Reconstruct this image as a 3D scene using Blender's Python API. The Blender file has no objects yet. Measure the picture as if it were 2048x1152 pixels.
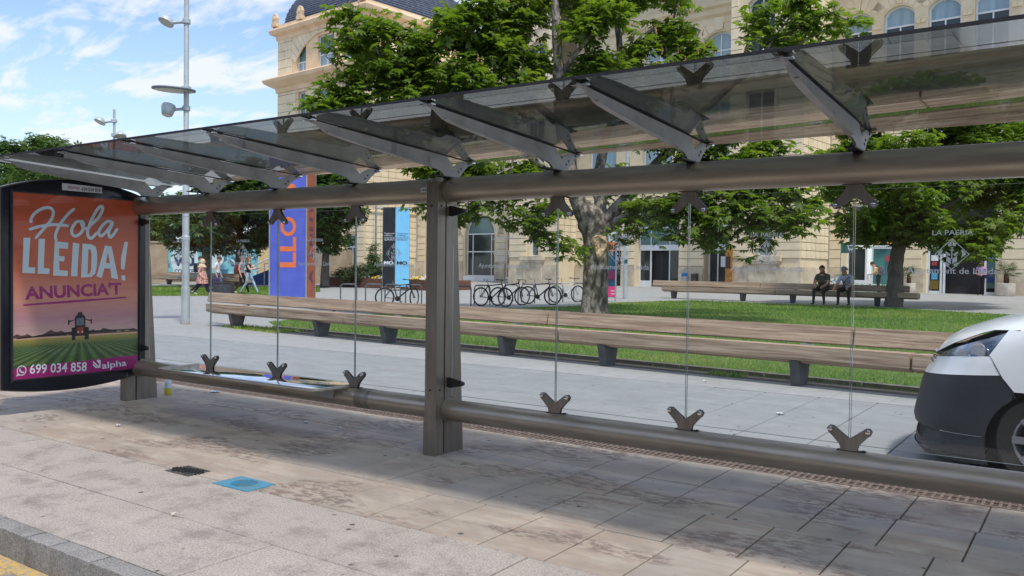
import bpy, bmesh, math, random
import numpy as np
from mathutils import Vector, Matrix
from mathutils.geometry import tessellate_polygon
random.seed(7)
RNG = np.random.default_rng(11)
scn = bpy.context.scene
COL = scn.collection
PI = math.pi

# ---------------------------------------------------------------- camera
CX, CY, FPX = 1024.0, 576.0, 1691.30482
CAM = Vector((0.0, 0.0, 1.5))
_a = Vector((-1410 - CX, -(504 - CY), -FPX)).normalized()
_b = Vector((2200 - CX, -(550 - CY), -FPX)).normalized()
_x = -_a
_y = (_b - _x * _b.dot(_x)).normalized()
_z = _x.cross(_y)
R3 = Matrix((_x, _y, _z))                       # camera -> world
cd = bpy.data.cameras.new('camera'); cam = bpy.data.objects.new('camera', cd); COL.objects.link(cam)
cd.sensor_width = 36.0; cd.lens = 36.0 * FPX / 2048.0; cd.clip_start = 0.05; cd.clip_end = 2000
cam.matrix_world = Matrix.Translation(CAM) @ R3.to_4x4()
scn.camera = cam
scn.render.resolution_x = 1024; scn.render.resolution_y = 576

# ---------------------------------------------------------------- sun, sky, exposure
SUN = Vector((0.43, -0.257, 1.0)).normalized()   # towards the sun
sd = bpy.data.lights.new('sun', 'SUN'); sd.energy = 2.7; sd.angle = math.radians(4.5); sd.color = (1.0, 0.95, 0.87)
so = bpy.data.objects.new('sun', sd); COL.objects.link(so)
so.rotation_euler = SUN.to_track_quat('Z', 'Y').to_euler(); so.location = (0, 0, 40)
world = bpy.data.worlds.new('World'); scn.world = world; world.use_nodes = True
wn, wl = world.node_tree.nodes, world.node_tree.links
wn.clear()
def N(nodes, t, **kw):
    n = nodes.new(t)
    for k, v in kw.items():
        setattr(n, k, v)
    return n
wo = N(wn, 'ShaderNodeOutputWorld'); bg = N(wn, 'ShaderNodeBackground')
sky = N(wn, 'ShaderNodeTexSky', sky_type='NISHITA', sun_disc=False, sun_elevation=math.asin(SUN.z),
        sun_rotation=math.atan2(SUN.x, SUN.y), air_density=1.0, dust_density=0.8, ozone_density=2.0)
tc = N(wn, 'ShaderNodeTexCoord'); sep = N(wn, 'ShaderNodeSeparateXYZ')
wl.new(tc.outputs['Generated'], sep.inputs[0])
zc = N(wn, 'ShaderNodeMath', operation='MAXIMUM'); zc.inputs[1].default_value = 0.0
wl.new(sep.outputs['Z'], zc.inputs[0])
za = N(wn, 'ShaderNodeMath', operation='ADD'); za.inputs[1].default_value = 0.16; wl.new(zc.outputs[0], za.inputs[0])
dx = N(wn, 'ShaderNodeMath', operation='DIVIDE'); wl.new(sep.outputs['X'], dx.inputs[0]); wl.new(za.outputs[0], dx.inputs[1])
dy = N(wn, 'ShaderNodeMath', operation='DIVIDE'); wl.new(sep.outputs['Y'], dy.inputs[0]); wl.new(za.outputs[0], dy.inputs[1])
cmb = N(wn, 'ShaderNodeCombineXYZ'); wl.new(dx.outputs[0], cmb.inputs[0]); wl.new(dy.outputs[0], cmb.inputs[1])
mp = N(wn, 'ShaderNodeMapping'); mp.inputs['Rotation'].default_value = (0, 0, 0.6); mp.inputs['Scale'].default_value = (0.8, 1.7, 1)
mp.inputs['Location'].default_value = (0.35, 0.2, 0)
wl.new(cmb.outputs[0], mp.inputs[0])
nz = N(wn, 'ShaderNodeTexNoise'); nz.inputs['Scale'].default_value = 3.3; nz.inputs['Detail'].default_value = 9
nz.inputs['Roughness'].default_value = 0.6; nz.inputs['Distortion'].default_value = 0.35
wl.new(mp.outputs[0], nz.inputs['Vector'])
cr = N(wn, 'ShaderNodeValToRGB'); cr.color_ramp.elements[0].position = 0.43; cr.color_ramp.elements[1].position = 0.585
cr.color_ramp.elements[0].color = (0, 0, 0, 1); cr.color_ramp.elements[1].color = (.85, .85, .85, 1)
wl.new(nz.outputs['Fac'], cr.inputs[0])
hz = N(wn, 'ShaderNodeMapRange'); hz.inputs['From Min'].default_value = 0.03; hz.inputs['From Max'].default_value = 0.32
hz.inputs['To Min'].default_value = 0.5; hz.inputs['To Max'].default_value = 0.0
wl.new(zc.outputs[0], hz.inputs['Value'])
mx0 = N(wn, 'ShaderNodeMath', operation='MAXIMUM'); wl.new(cr.outputs[0], mx0.inputs[0]); wl.new(hz.outputs[0], mx0.inputs[1])
skm = N(wn, 'ShaderNodeMixRGB', blend_type='MULTIPLY'); skm.inputs[0].default_value = 1; skm.inputs[2].default_value = (.80, .90, 1.05, 1)
wl.new(sky.outputs[0], skm.inputs[1])
mixc = N(wn, 'ShaderNodeMixRGB'); wl.new(mx0.outputs[0], mixc.inputs[0]); wl.new(skm.outputs[0], mixc.inputs[1])
mixc.inputs[2].default_value = (4.3, 4.4, 4.75, 1)
wl.new(mixc.outputs[0], bg.inputs['Color']); bg.inputs['Strength'].default_value = 0.18
wl.new(bg.outputs[0], wo.inputs['Surface'])
scn.view_settings.view_transform = 'Standard'; scn.view_settings.look = 'None'
scn.view_settings.exposure = 0.33; scn.view_settings.gamma = 1.0
scn.render.engine = 'CYCLES'
scn.cycles.max_bounces = 8; scn.cycles.transparent_max_bounces = 24; scn.cycles.glossy_bounces = 4

# ---------------------------------------------------------------- measuring helpers
def ray(px, py):
    return R3 @ Vector(((px - CX) / FPX, -(py - CY) / FPX, -1.0))
def at_depth(px, py, d):                        # a point d metres in front of the camera
    return CAM + ray(px, py) * d
def at_z(px, py, z=0.0):
    r = ray(px, py); return CAM + r * ((z - CAM.z) / r.z)
def at_x(px, py, X):
    r = ray(px, py); return CAM + r * (X / r.x)
BANG = math.radians(-5.85)
BU = Vector((math.cos(BANG), math.sin(BANG), 0)); BN = Vector((-math.sin(BANG), math.cos(BANG), 0))
def ground_z(x, y):
    return 0.011 * max(0.0, x * BN.x + y * BN.y - 13.0)
def on_ground(px, py):
    z = 0.15
    for _ in range(60):
        p = at_z(px, py, z); z = ground_z(p.x, p.y)
    return Vector((p.x, p.y, z))
def uvz(u, v, z=0.0):
    return Vector((u * BU.x + v * BN.x, u * BU.y + v * BN.y, z))

# ---------------------------------------------------------------- mesh builder
class MB:
    def __init__(s): s.v = []; s.f = []
    def add(s, vs, fs):
        o = len(s.v); s.v.extend([tuple(p) for p in vs]); s.f.extend([tuple(i + o for i in f) for f in fs]); return s
    def box(s, x0, x1, y0, y1, z0, z1):
        return s.add([(x0,y0,z0),(x1,y0,z0),(x1,y1,z0),(x0,y1,z0),(x0,y0,z1),(x1,y0,z1),(x1,y1,z1),(x0,y1,z1)],
                     [(0,3,2,1),(4,5,6,7),(0,1,5,4),(1,2,6,5),(2,3,7,6),(3,0,4,7)])
    def bbox(s, x0, x1, y0, y1, z0, z1, b=0.01):  # chamfered box
        bm = bmesh.new(); bmesh.ops.create_cube(bm, size=1)
        bmesh.ops.scale(bm, verts=bm.verts, vec=(x1-x0, y1-y0, z1-z0))
        bmesh.ops.translate(bm, verts=bm.verts, vec=((x0+x1)/2, (y0+y1)/2, (z0+z1)/2))
        bmesh.ops.bevel(bm, geom=bm.edges[:], offset=b, segments=2, affect='EDGES', profile=0.6)
        bm.verts.index_update(); s.add([v.co[:] for v in bm.verts], [[v.index for v in f.verts] for f in bm.faces]); bm.free(); return s
    def obox(s, c, ax, ay, az, hx, hy, hz):
        c = Vector(c); P = []
        for k in (-1, 1):
            for i, j in ((-1,-1),(1,-1),(1,1),(-1,1)):
                P.append(c + ax*hx*i + ay*hy*j + az*hz*k)
        return s.add(P, [(0,3,2,1),(4,5,6,7),(0,1,5,4),(1,2,6,5),(2,3,7,6),(3,0,4,7)])
    def prism(s, poly, o, u, v, n, t, t0=0.0):   # poly in (u,v), extruded along n from t0 to t0+t
        o = Vector(o); u = Vector(u); v = Vector(v); n = Vector(n); k = len(poly)
        A = [o + u*p[0] + v*p[1] + n*t0 for p in poly]; B = [p + n*t for p in A]
        tri = tessellate_polygon([[Vector((p[0], p[1], 0)) for p in poly]])
        fs = [tuple(reversed(q)) for q in tri] + [tuple(i + k for i in q) for q in tri]
        fs += [(i, (i+1) % k, (i+1) % k + k, i + k) for i in range(k)]
        return s.add(A + B, fs)
    def tube(s, pts, r, seg=10, caps=True):
        pts = [Vector(p) for p in pts]; n = len(pts); rs = r if hasattr(r, '__len__') else [r]*n
        base = len(s.v); prev = None
        for i, p in enumerate(pts):
            if i == 0: t = pts[1] - p
            elif i == n-1: t = p - pts[i-1]
            else: t = (pts[i+1] - p).normalized() + (p - pts[i-1]).normalized()
            if t.length < 1e-9: t = Vector((0,0,1))
            t.normalize()
            if prev is None:
                a = Vector((0,0,1)) if abs(t.z) < .9 else Vector((1,0,0))
                x = t.cross(a).normalized()
            else:
                x = prev - t * prev.dot(t)
                x = x.normalized() if x.length > 1e-6 else t.orthogonal().normalized()
            prev = x; y = t.cross(x)
            for k in range(seg):
                a = 2*PI*k/seg; s.v.append(tuple(p + (x*math.cos(a) + y*math.sin(a))*rs[i]))
        for i in range(n-1):
            for k in range(seg):
                a = base + i*seg + k; b = base + i*seg + (k+1) % seg
                s.f.append((a, b, b+seg, a+seg))
        if caps:
            s.f.append(tuple(base + k for k in reversed(range(seg)))); s.f.append(tuple(base + (n-1)*seg + k for k in range(seg)))
        return s
    def lathe(s, prof, o=(0,0,0), ax=(0,0,1), seg=20):   # prof: (radius, height)
        o = Vector(o); ax = Vector(ax).normalized(); x = ax.orthogonal().normalized(); y = ax.cross(x); base = len(s.v)
        for r, h in prof:
            for k in range(seg):
                a = 2*PI*k/seg; s.v.append(tuple(o + ax*h + (x*math.cos(a) + y*math.sin(a))*max(r, 1e-4)))
        for i in range(len(prof)-1):
            for k in range(seg):
                a = base + i*seg + k; b = base + i*seg + (k+1) % seg; s.f.append((a, b, b+seg, a+seg))
        s.f.append(tuple(base + k for k in reversed(range(seg)))); s.f.append(tuple(base + (len(prof)-1)*seg + k for k in range(seg)))
        return s
    def ball(s, c, rx, ry=None, rz=None, seg=12, rings=8):
        ry = ry or rx; rz = rz or rx; c = Vector(c); base = len(s.v)
        for i in range(rings+1):
            t = PI*i/rings
            for k in range(seg):
                a = 2*PI*k/seg; q = max(math.sin(t), 1e-3)
                s.v.append((c.x + rx*q*math.cos(a), c.y + ry*q*math.sin(a), c.z - rz*math.cos(t)))
        for i in range(rings):
            for k in range(seg):
                a = base + i*seg + k; b = base + i*seg + (k+1) % seg; s.f.append((a, b, b+seg, a+seg))
        return s
    def grid(s, P):                              # P[i][j] points
        n, m = len(P), len(P[0]); base = len(s.v)
        for row in P: s.v.extend([tuple(p) for p in row])
        for i in range(n-1):
            for j in range(m-1):
                a = base + i*m + j; s.f.append((a, a+1, a+m+1, a+m))
        return s
    def mesh(s, name, smooth=False):
        me = bpy.data.meshes.new(name); me.from_pydata(s.v, [], s.f); me.update()
        if smooth is not False and smooth is not None:
            try: me.shade_smooth_by_angle
            except AttributeError: pass
            me.polygons.foreach_set('use_smooth', [True]*len(me.polygons))
            if smooth is not True:
                me.set_sharp_from_angle(angle=math.radians(smooth))
            else:
                me.set_sharp_from_angle(angle=math.radians(40))
        return me
    def build(s, name, mat, parent=None, smooth=False, world=False):
        if world and parent is not None:
            M = Matrix.Rotation(-parent.rotation_euler.z, 4, 'Z') @ Matrix.Translation(-Vector(parent.location))
            s.v = [tuple(M @ Vector(p)) for p in s.v]
        o = bpy.data.objects.new(name, s.mesh(name, smooth)); o.data.materials.append(mat); COL.objects.link(o)
        if parent is not None: o.parent = parent
        return o
def to_local(parent, pts):
    M = Matrix.Rotation(-parent.rotation_euler.z, 4, 'Z') @ Matrix.Translation(-Vector(parent.location))
    return [M @ Vector(p) for p in pts]
def thing(name, label, cat, loc=(0,0,0), rotz=0.0, group=None, kind=None):
    o = bpy.data.objects.new(name, None); COL.objects.link(o); o.empty_display_size = 0.2
    o.location = loc; o.rotation_euler = (0, 0, rotz); o['label'] = label; o['category'] = cat
    if group: o['group'] = group
    if kind: o['kind'] = kind
    return o
def tag(o, label, cat, group=None, kind=None):
    o['label'] = label; o['category'] = cat
    if group: o['group'] = group
    if kind: o['kind'] = kind
    return o
def struct(name, mb, mat, smooth=False):
    o = mb.build(name, mat, None, smooth); o['kind'] = 'structure'; return o
def inst(name, me, parent, loc=(0,0,0), rot=(0,0,0), scl=(1,1,1)):
    o = bpy.data.objects.new(name, me); COL.objects.link(o); o.location = loc; o.rotation_euler = rot; o.scale = scl
    if parent is not None: o.parent = parent
    return o
def dup(root, loc, rotz=None, label=None):
    r = root.copy(); COL.objects.link(r); r.location = loc
    if rotz is not None: r.rotation_euler = (0, 0, rotz)
    if label: r['label'] = label
    for ch in list(root.children):
        c = ch.copy(); COL.objects.link(c); c.parent = r
        for g in list(ch.children):
            d = g.copy(); COL.objects.link(d); d.parent = c
    return r

# ---------------------------------------------------------------- materials 
def lin(r, g, b):                                # sRGB 0-255 -> linear
    f = lambda c: (c/255/12.92) if c/255 <= .04045 else ((c/255+.055)/1.055)**2.4
    return (f(r), f(g), f(b), 1)
def rgb(c): return c if len(c) == 4 else (c[0], c[1], c[2], 1)
def newmat(name):
    m = bpy.data.materials.new(name); m.use_nodes = True; nt = m.node_tree; nt.nodes.clear()
    out = nt.nodes.new('ShaderNodeOutputMaterial'); b = nt.nodes.new('ShaderNodeBsdfPrincipled')
    nt.links.new(b.outputs[0], out.inputs[0]); return m, nt, b, out
def coords(nt, space='Object', scale=(1,1,1)):
    if space == 'World':
        g = nt.nodes.new('ShaderNodeNewGeometry'); src = g.outputs['Position']
    else:
        g = nt.nodes.new('ShaderNodeTexCoord'); src = g.outputs[space]
    mp = nt.nodes.new('ShaderNodeMapping'); mp.inputs['Scale'].default_value = scale
    nt.links.new(src, mp.inputs[0]); return mp.outputs[0]
def noise(nt, vec, scale, detail=4, rough=.55, dist=0):
    n = nt.nodes.new('ShaderNodeTexNoise'); n.inputs['Scale'].default_value = scale; n.inputs['Detail'].default_value = detail
    n.inputs['Roughness'].default_value = rough; n.inputs['Distortion'].default_value = dist
    nt.links.new(vec, n.inputs['Vector']); return n.outputs['Fac']
def ramp(nt, fac, stops):
    r = nt.nodes.new('ShaderNodeValToRGB'); e = r.color_ramp.elements
    while len(e) < len(stops): e.new(0.5)
    for i, (p, c) in enumerate(stops):
        e[i].position = p; e[i].color = rgb(c) if hasattr(c, '__len__') else (c, c, c, 1)
    nt.links.new(fac, r.inputs[0]); return r.outputs[0]
def mix(nt, fac, a, b, mode='MIX'):
    m = nt.nodes.new('ShaderNodeMixRGB'); m.blend_type = mode
    for s, i in ((fac, 0), (a, 1), (b, 2)):
        if hasattr(s, 'links'): nt.links.new(s, m.inputs[i])
        elif i == 0: m.inputs[0].default_value = s
        else: m.inputs[i].default_value = rgb(s)
    return m.outputs[0]
def bump(nt, b, h, strength=.3, dist=.02):
    n = nt.nodes.new('ShaderNodeBump'); n.inputs['Strength'].default_value = strength; n.inputs['Distance'].default_value = dist
    nt.links.new(h, n.inputs['Height']); nt.links.new(n.outputs[0], b.inputs['Normal']); return n
def M(name, c1, c2=None, scale=4, rough=.6, metal=0.0, bmp=0.0, bdist=.01, bscale=None, space='Object', stretch=(1,1,1), detail=5, lo=.35, hi=.65, spec=None, rand=0.0, coat=0.0):
    m, nt, b, out = newmat(name)
    b.inputs['Roughness'].default_value = rough; b.inputs['Metallic'].default_value = metal
    if spec is not None: b.inputs['Specular IOR Level'].default_value = spec
    if coat: b.inputs['Coat Weight'].default_value = coat; b.inputs['Coat Roughness'].default_value = .05
    v = coords(nt, space, stretch); f = noise(nt, v, scale, detail)
    c = ramp(nt, f, [(lo, c1), (hi, c2 or tuple(x*.82 for x in c1[:3]))])
    if rand:
        oi = nt.nodes.new('ShaderNodeObjectInfo'); mr = nt.nodes.new('ShaderNodeMapRange')
        mr.inputs['To Min'].default_value = 1 - rand; mr.inputs['To Max'].default_value = 1 + rand
        nt.links.new(oi.outputs['Random'], mr.inputs['Value'])
        vm = nt.nodes.new('ShaderNodeVectorMath'); vm.operation = 'SCALE'; nt.links.new(c, vm.inputs[0]); nt.links.new(mr.outputs[0], vm.inputs['Scale']); c = vm.outputs[0]
    nt.links.new(c, b.inputs['Base Color'])
    if bmp:
        f2 = noise(nt, v, bscale or scale*4, 6); bump(nt, b, f2, bmp, bdist)
    return m
def glass_mat(name, tint, rough=0.0, ior=1.5, dirt=0.0, gloss=1.0):
    m, nt, b, out = newmat(name); nt.nodes.remove(b)
    tr = nt.nodes.new('ShaderNodeBsdfTransparent'); tr.inputs[0].default_value = rgb(tint)
    gl = nt.nodes.new('ShaderNodeBsdfGlossy'); gl.inputs['Roughness'].default_value = rough; gl.inputs['Color'].default_value = (gloss, gloss, gloss, 1)
    fr = nt.nodes.new('ShaderNodeFresnel'); fr.inputs['IOR'].default_value = ior
    # a thin pane: use the angle to the face whichever side is hit
    geo = nt.nodes.new('ShaderNodeNewGeometry'); dt = nt.nodes.new('ShaderNodeVectorMath'); dt.operation = 'DOT_PRODUCT'
    nt.links.new(geo.outputs['Normal'], dt.inputs[0]); nt.links.new(geo.outputs['Incoming'], dt.inputs[1])
    ab = nt.nodes.new('ShaderNodeMath'); ab.operation = 'ABSOLUTE'; nt.links.new(dt.outputs['Value'], ab.inputs[0])
    om = nt.nodes.new('ShaderNodeMath'); om.operation = 'SUBTRACT'; om.inputs[0].default_value = 1; nt.links.new(ab.outputs[0], om.inputs[1])
    pw = nt.nodes.new('ShaderNodeMath'); pw.operation = 'POWER'; pw.inputs[1].default_value = 5; nt.links.new(om.outputs[0], pw.inputs[0])
    r0 = ((ior-1)/(ior+1))**2
    ml = nt.nodes.new('ShaderNodeMath'); ml.operation = 'MULTIPLY_ADD'; ml.inputs[1].default_value = 1-r0; ml.inputs[2].default_value = r0
    nt.links.new(pw.outputs[0], ml.inputs[0]); nt.nodes.remove(fr)
    mx = nt.nodes.new('ShaderNodeMixShader'); nt.links.new(ml.outputs[0], mx.inputs[0]); nt.links.new(tr.outputs[0], mx.inputs[1]); nt.links.new(gl.outputs[0], mx.inputs[2])
    last = mx.outputs[0]
    if dirt:
        v = coords(nt, 'World'); n1 = noise(nt, v, 9, 8, .7); n2 = noise(nt, v, 1.7, 4)
        c1 = ramp(nt, n1, [(.56, 0.0), (.72, 1.0)]); c2 = ramp(nt, n2, [(.38, 0.15), (.68, 1.0)])
        f = mix(nt, 1.0, c1, c2, 'MULTIPLY')
        sc = nt.nodes.new('ShaderNodeMath'); sc.operation = 'MULTIPLY_ADD'; sc.inputs[1].default_value = dirt; sc.inputs[2].default_value = dirt*.12; nt.links.new(f, sc.inputs[0])
        df = nt.nodes.new('ShaderNodeBsdfDiffuse'); df.inputs[0].default_value = (.45, .43, .36, 1)
        m2 = nt.nodes.new('ShaderNodeMixShader'); nt.links.new(sc.outputs[0], m2.inputs[0]); nt.links.new(last, m2.inputs[1]); nt.links.new(df.outputs[0], m2.inputs[2]); last = m2.outputs[0]
    nt.links.new(last, out.inputs[0]); return m
def text_mesh(body, size=1.0, bold=0.0, extrude=0.002, align='CENTER', shear=0.0, spacing=1.0, aspect=1.0):
    cu = bpy.data.curves.new('t', 'FONT'); cu.body = body; cu.size = size; cu.offset = bold; cu.extrude = extrude
    cu.align_x = align; cu.shear = shear; cu.space_character = spacing; cu.resolution_u = 3
    o = bpy.data.objects.new('t', cu); COL.objects.link(o)
    dg = bpy.context.evaluated_depsgraph_get(); me = bpy.data.meshes.new_from_object(o.evaluated_get(dg))
    bpy.data.objects.remove(o); bpy.data.curves.remove(cu)
    if aspect != 1.0:
        for v in me.vertices: v.co.x *= aspect
    return me
def place_mesh(name, me, mat, o, u, v, n, parent=None, world=True):
    """mesh drawn in x,y (extruded z) laid on a frame o,u,v,n"""
    T = Matrix.Identity(4)
    for i, a in enumerate((Vector(u), Vector(v), Vector(n))):
        for k in range(3): T[k][i] = a[k]
    for k in range(3): T[k][3] = Vector(o)[k]
    if world and parent is not None:
        T = Matrix.Rotation(-parent.rotation_euler.z, 4, 'Z') @ Matrix.Translation(-Vector(parent.location)) @ T
    me.transform(T); me.materials.clear(); me.materials.append(mat); me.name = name
    ob = bpy.data.objects.new(name, me); COL.objects.link(ob)
    if parent is not None: ob.parent = parent
    return ob
def smooth_mesh(me, ang=40):
    me.polygons.foreach_set('use_smooth', [True]*len(me.polygons)); me.set_sharp_from_angle(angle=math.radians(ang))

steel = M('brushed_steel', lin(150,141,128), lin(128,120,108), scale=2.2, rough=.36, metal=.6, bmp=.03, bdist=.002, stretch=(9,9,.5), lo=.3, hi=.7)
steel_tube = M('steel_tube', lin(180,168,150), lin(160,149,134), scale=2.2, rough=.30, metal=.65, bmp=.03, bdist=.002, stretch=(1,9,9))
grey_plate = M('painted_steel', lin(172,170,171), lin(156,154,155), scale=6, rough=.5, metal=.0)
dark_metal = M('dark_metal', lin(60,58,56), lin(44,43,42), scale=8, rough=.5, metal=.5)
galv = M('galvanised', lin(176,180,180), lin(150,155,156), scale=9, rough=.5, metal=.35)
white_paint = M('white_paint', lin(226,228,230), lin(210,212,214), scale=3, rough=.35)
chrome = M('chrome', (.8,.8,.82), (.7,.7,.72), scale=3, rough=.12, metal=1)
black_rub = M('black_rubber', (.012,.012,.013), (.02,.02,.02), scale=30, rough=.75)
black_plastic = M('black_plastic', (.018,.019,.022), (.026,.027,.03), scale=60, rough=.55, bmp=.15, bdist=.002)

def weather(m, dirt, amount, scale, stretch=(1,1,1), lo=.5, hi=.68, rough_to=None):
    """blotches, drips or streaks laid over a finished material"""
    nt = m.node_tree; b = [n for n in nt.nodes if n.type == 'BSDF_PRINCIPLED'][0]; src = b.inputs['Base Color'].links[0].from_socket
    w = coords(nt, 'World', stretch); f = ramp(nt, noise(nt, w, scale, 8, .68), [(lo, 0.0), (hi, amount)])
    nt.links.new(mix(nt, f, src, dirt), b.inputs['Base Color'])
    if rough_to:
        r0 = b.inputs['Roughness'].default_value; q = ramp(nt, noise(nt, w, scale*1.7, 6, .7), [(.35, r0), (.7, rough_to)]); nt.links.new(q, b.inputs['Roughness'])
weather(steel, (.09,.078,.065), .7, 3.0, (1,1,.25), .42, .72, .5)
weather(steel_tube, (.12,.10,.085), .35, 2.2, (.25,1,1), .48, .75, .42)
weather(grey_plate, (.12,.11,.10), .4, 5, (1,1,1), .5, .72)
# ================================================================ GROUND
def slab_mat(name, base, dark, speck=0.0, stain=0.5, rough=.75, spots=True, warm=None, streak=False):
    m, nt, b, out = newmat(name)
    w = coords(nt, 'World'); n1 = noise(nt, coords(nt, 'World', (1, 1.8, 1)), 1.7, 9, .66); n2 = noise(nt, w, 7, 6, .7)
    c = ramp(nt, n2, [(.3, tuple(x*.84 for x in base[:3])), (.68, tuple(x*1.04 for x in base[:3]))])
    c = mix(nt, ramp(nt, n1, [(.40, 0.0), (.66, stain)]), c, dark)
    if streak:                                   # sedimentary bands along each sandstone slab
        ws = coords(nt, 'World', (1.2, 9, 1)); n3 = noise(nt, ws, 1.6, 4, .5, .6)
        c = mix(nt, ramp(nt, n3, [(.42, 0.0), (.62, .55)]), c, warm or dark)
        oi = nt.nodes.new('ShaderNodeObjectInfo')
        c = mix(nt, ramp(nt, oi.outputs['Random'], [(0.0, 0.0), (.55, .12), (1.0, .62)]), c, tuple(x*.72 for x in (base[0]*.92, base[1]*1.0, base[2]*1.1)))
    else:
        oi = nt.nodes.new('ShaderNodeObjectInfo')
        c = mix(nt, ramp(nt, oi.outputs['Random'], [(0.0, 0.0), (1.0, .5)]), c, tuple(x*.8 for x in base[:3]))
    if speck:
        n4 = noise(nt, w, 95, 3, .85); c = mix(nt, speck, c, ramp(nt, n4, [(.40, tuple(x*.32 for x in base[:3])), (.5, base), (.60, tuple(min(1, x*1.7) for x in base[:3]))]))
        c = mix(nt, ramp(nt, noise(nt, w, 3.6, 8, .75), [(.50, 0.0), (.64, .5)]), c, tuple(x*.5 for x in dark[:3]))
    if spots:                                    # trodden chewing gum and grit
        vo = nt.nodes.new('ShaderNodeTexVoronoi'); vo.inputs['Scale'].default_value = 4.2; vo.inputs['Randomness'].default_value = 1
        nt.links.new(coords(nt, 'World', (1, 1, 0)), vo.inputs['Vector'])
        g = ramp(nt, vo.outputs['Distance'], [(.06, .85), (.085, 0.0)])
        g2 = mix(nt, 1.0, g, ramp(nt, noise(nt, w, 2.3, 2), [(.42, 0.0), (.48, 1.0)]), 'MULTIPLY'); c = mix(nt, g2, c, (.03, .028, .026))
        vo2 = nt.nodes.new('ShaderNodeTexVoronoi'); vo2.inputs['Scale'].default_value = 10.5
        nt.links.new(coords(nt, 'World', (1, 1, 0)), vo2.inputs['Vector'])
        g = ramp(nt, vo2.outputs['Distance'], [(.06, .65), (.10, 0.0)])
        g2 = mix(nt, 1.0, g, ramp(nt, noise(nt, w, 3.1, 2), [(.44, 0.0), (.52, 1.0)]), 'MULTIPLY'); c = mix(nt, g2, c, (.05, .045, .04))
    nt.links.new(c, b.inputs['Base Color']); b.inputs['Roughness'].default_value = rough
    bump(nt, b, noise(nt, w, 60 if speck else 40, 6, .7), .25, .004)
    return m
mortar = M('mortar', lin(92,82,72), lin(70,62,56), scale=12, rough=.9, space='World')
sandstone = slab_mat('sandstone_slab', (.46, .39, .31, 1), (.17, .14, .115), stain=.62, warm=(.33, .24, .18), streak=True)
# blotchy damp stains on the sandstone under the shelter
def add_blotch(m):
    nt = m.node_tree; b = [n for n in nt.nodes if n.type == 'BSDF_PRINCIPLED'][0]; src = b.inputs['Base Color'].links[0].from_socket
    w = coords(nt, 'World', (1, 2.2, 1)); f = mix(nt, 1.0, ramp(nt, noise(nt, w, 1.0, 2), [(.50, 0.0), (.58, 1.0)]), ramp(nt, noise(nt, w, 9, 7, .7), [(.47, 0.0), (.53, .75)]), 'MULTIPLY')
    c = mix(nt, f, src, (.16, .115, .095)); nt.links.new(c, b.inputs['Base Color'])
add_blotch(sandstone)
granite = slab_mat('granite_slab', (.41, .36, .31, 1), (.23, .20, .17), speck=.38, stain=.62)
kerb_m = slab_mat('kerb_granite', (.27, .255, .235, 1), (.18, .17, .155), speck=.5, stain=.6, spots=False)
plaza_m = slab_mat('plaza_slab', (.33, .34, .335, 1), (.20, .205, .195), stain=.6, rough=.55)
border_m = slab_mat('border_stone', (.46, .42, .375, 1), (.3, .27, .24), stain=.4, spots=False)

def slab_mesh(name, sx, sy, h=.05, b=.004):
    m = MB(); i = b
    lo = [(0,0,-h),(sx,0,-h),(sx,sy,-h),(0,sy,-h)]; mi = [(0,0,-b),(sx,0,-b),(sx,sy,-b),(0,sy,-b)]; up = [(i,i,0),(sx-i,i,0),(sx-i,sy-i,0),(i,sy-i,0)]
    m.v = lo + mi + up
    for k in range(4):
        j = (k+1) % 4; m.f.append((k, j, 4+j, 4+k)); m.f.append((4+k, 4+j, 8+j, 8+k))
    m.f.append((8,9,10,11)); return m.mesh(name)
# bus platform: bed, then one object per slab
bed = MB(); bed.box(-40, 12, 2.30, 6.50, -.4, -.012)
pavement = struct('bus_pavement', bed, mortar)
def lay(parent, mat, y0, y1, x0, x1, L, off, name='paving_slab', gap=.010, jit=.0012, z=0.0):
    me = slab_mesh(name, L-gap, y1-y0-gap); me.materials.append(mat)
    x = x0 + off
    while x < x1:
        o = inst(name, me, parent, (x+gap/2, y0+gap/2, z + random.uniform(-jit, jit)), (random.uniform(-.0016, .0016), random.uniform(-.0016, .0016), 0)); x += L
lay(pavement, sandstone, 5.55, 6.215, -15.93, 1.2, .4275, .0)
lay(pavement, sandstone, 4.93, 5.55, -15.80, 1.2, .4235, .0)
lay(pavement, sandstone, 4.285, 4.93, -15.93, 1.4, .4235, .0)
lay(pavement, sandstone, 3.63, 4.285, -11.20, 1.2, .4235, .0)
lay(pavement, granite, 2.97, 3.63, -11.31, 1.2, .81, .0)
lay(pavement, granite, 2.362, 2.97, -11.70, 1.2, .81, .0)
# the road, with block paving at the kerb
asphalt = M('asphalt', (.055,.054,.052), (.08,.078,.074), scale=6, rough=.85, bmp=.5, bdist=.006, bscale=90, space='World')
rb = MB(); rb.box(-60, 60, -60, 2.30, -.6, -.165)
road = struct('road', rb, asphalt)
def paver_mat():
    m, nt, b, out = newmat('road_block'); w = coords(nt, 'World')
    c = ramp(nt, noise(nt, w, 9, 5), [(.3, (.2,.185,.165)), (.7, (.3,.28,.25))])
    f = mix(nt, 1.0, ramp(nt, noise(nt, w, 2.2, 2), [(.46, 0.0), (.5, 1.0)]), ramp(nt, noise(nt, w, 26, 5, .7), [(.42, .15), (.55, .95)]), 'MULTIPLY')
    c = mix(nt, f, c, (.52, .34, .09)); nt.links.new(c, b.inputs['Base Color']); b.inputs['Roughness'].default_value = .8
    bump(nt, b, noise(nt, w, 60, 5), .4, .004); return m
pm = paver_mat(); me = slab_mesh('road_block', .195, .095, .04, .006); me.materials.append(pm)
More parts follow.
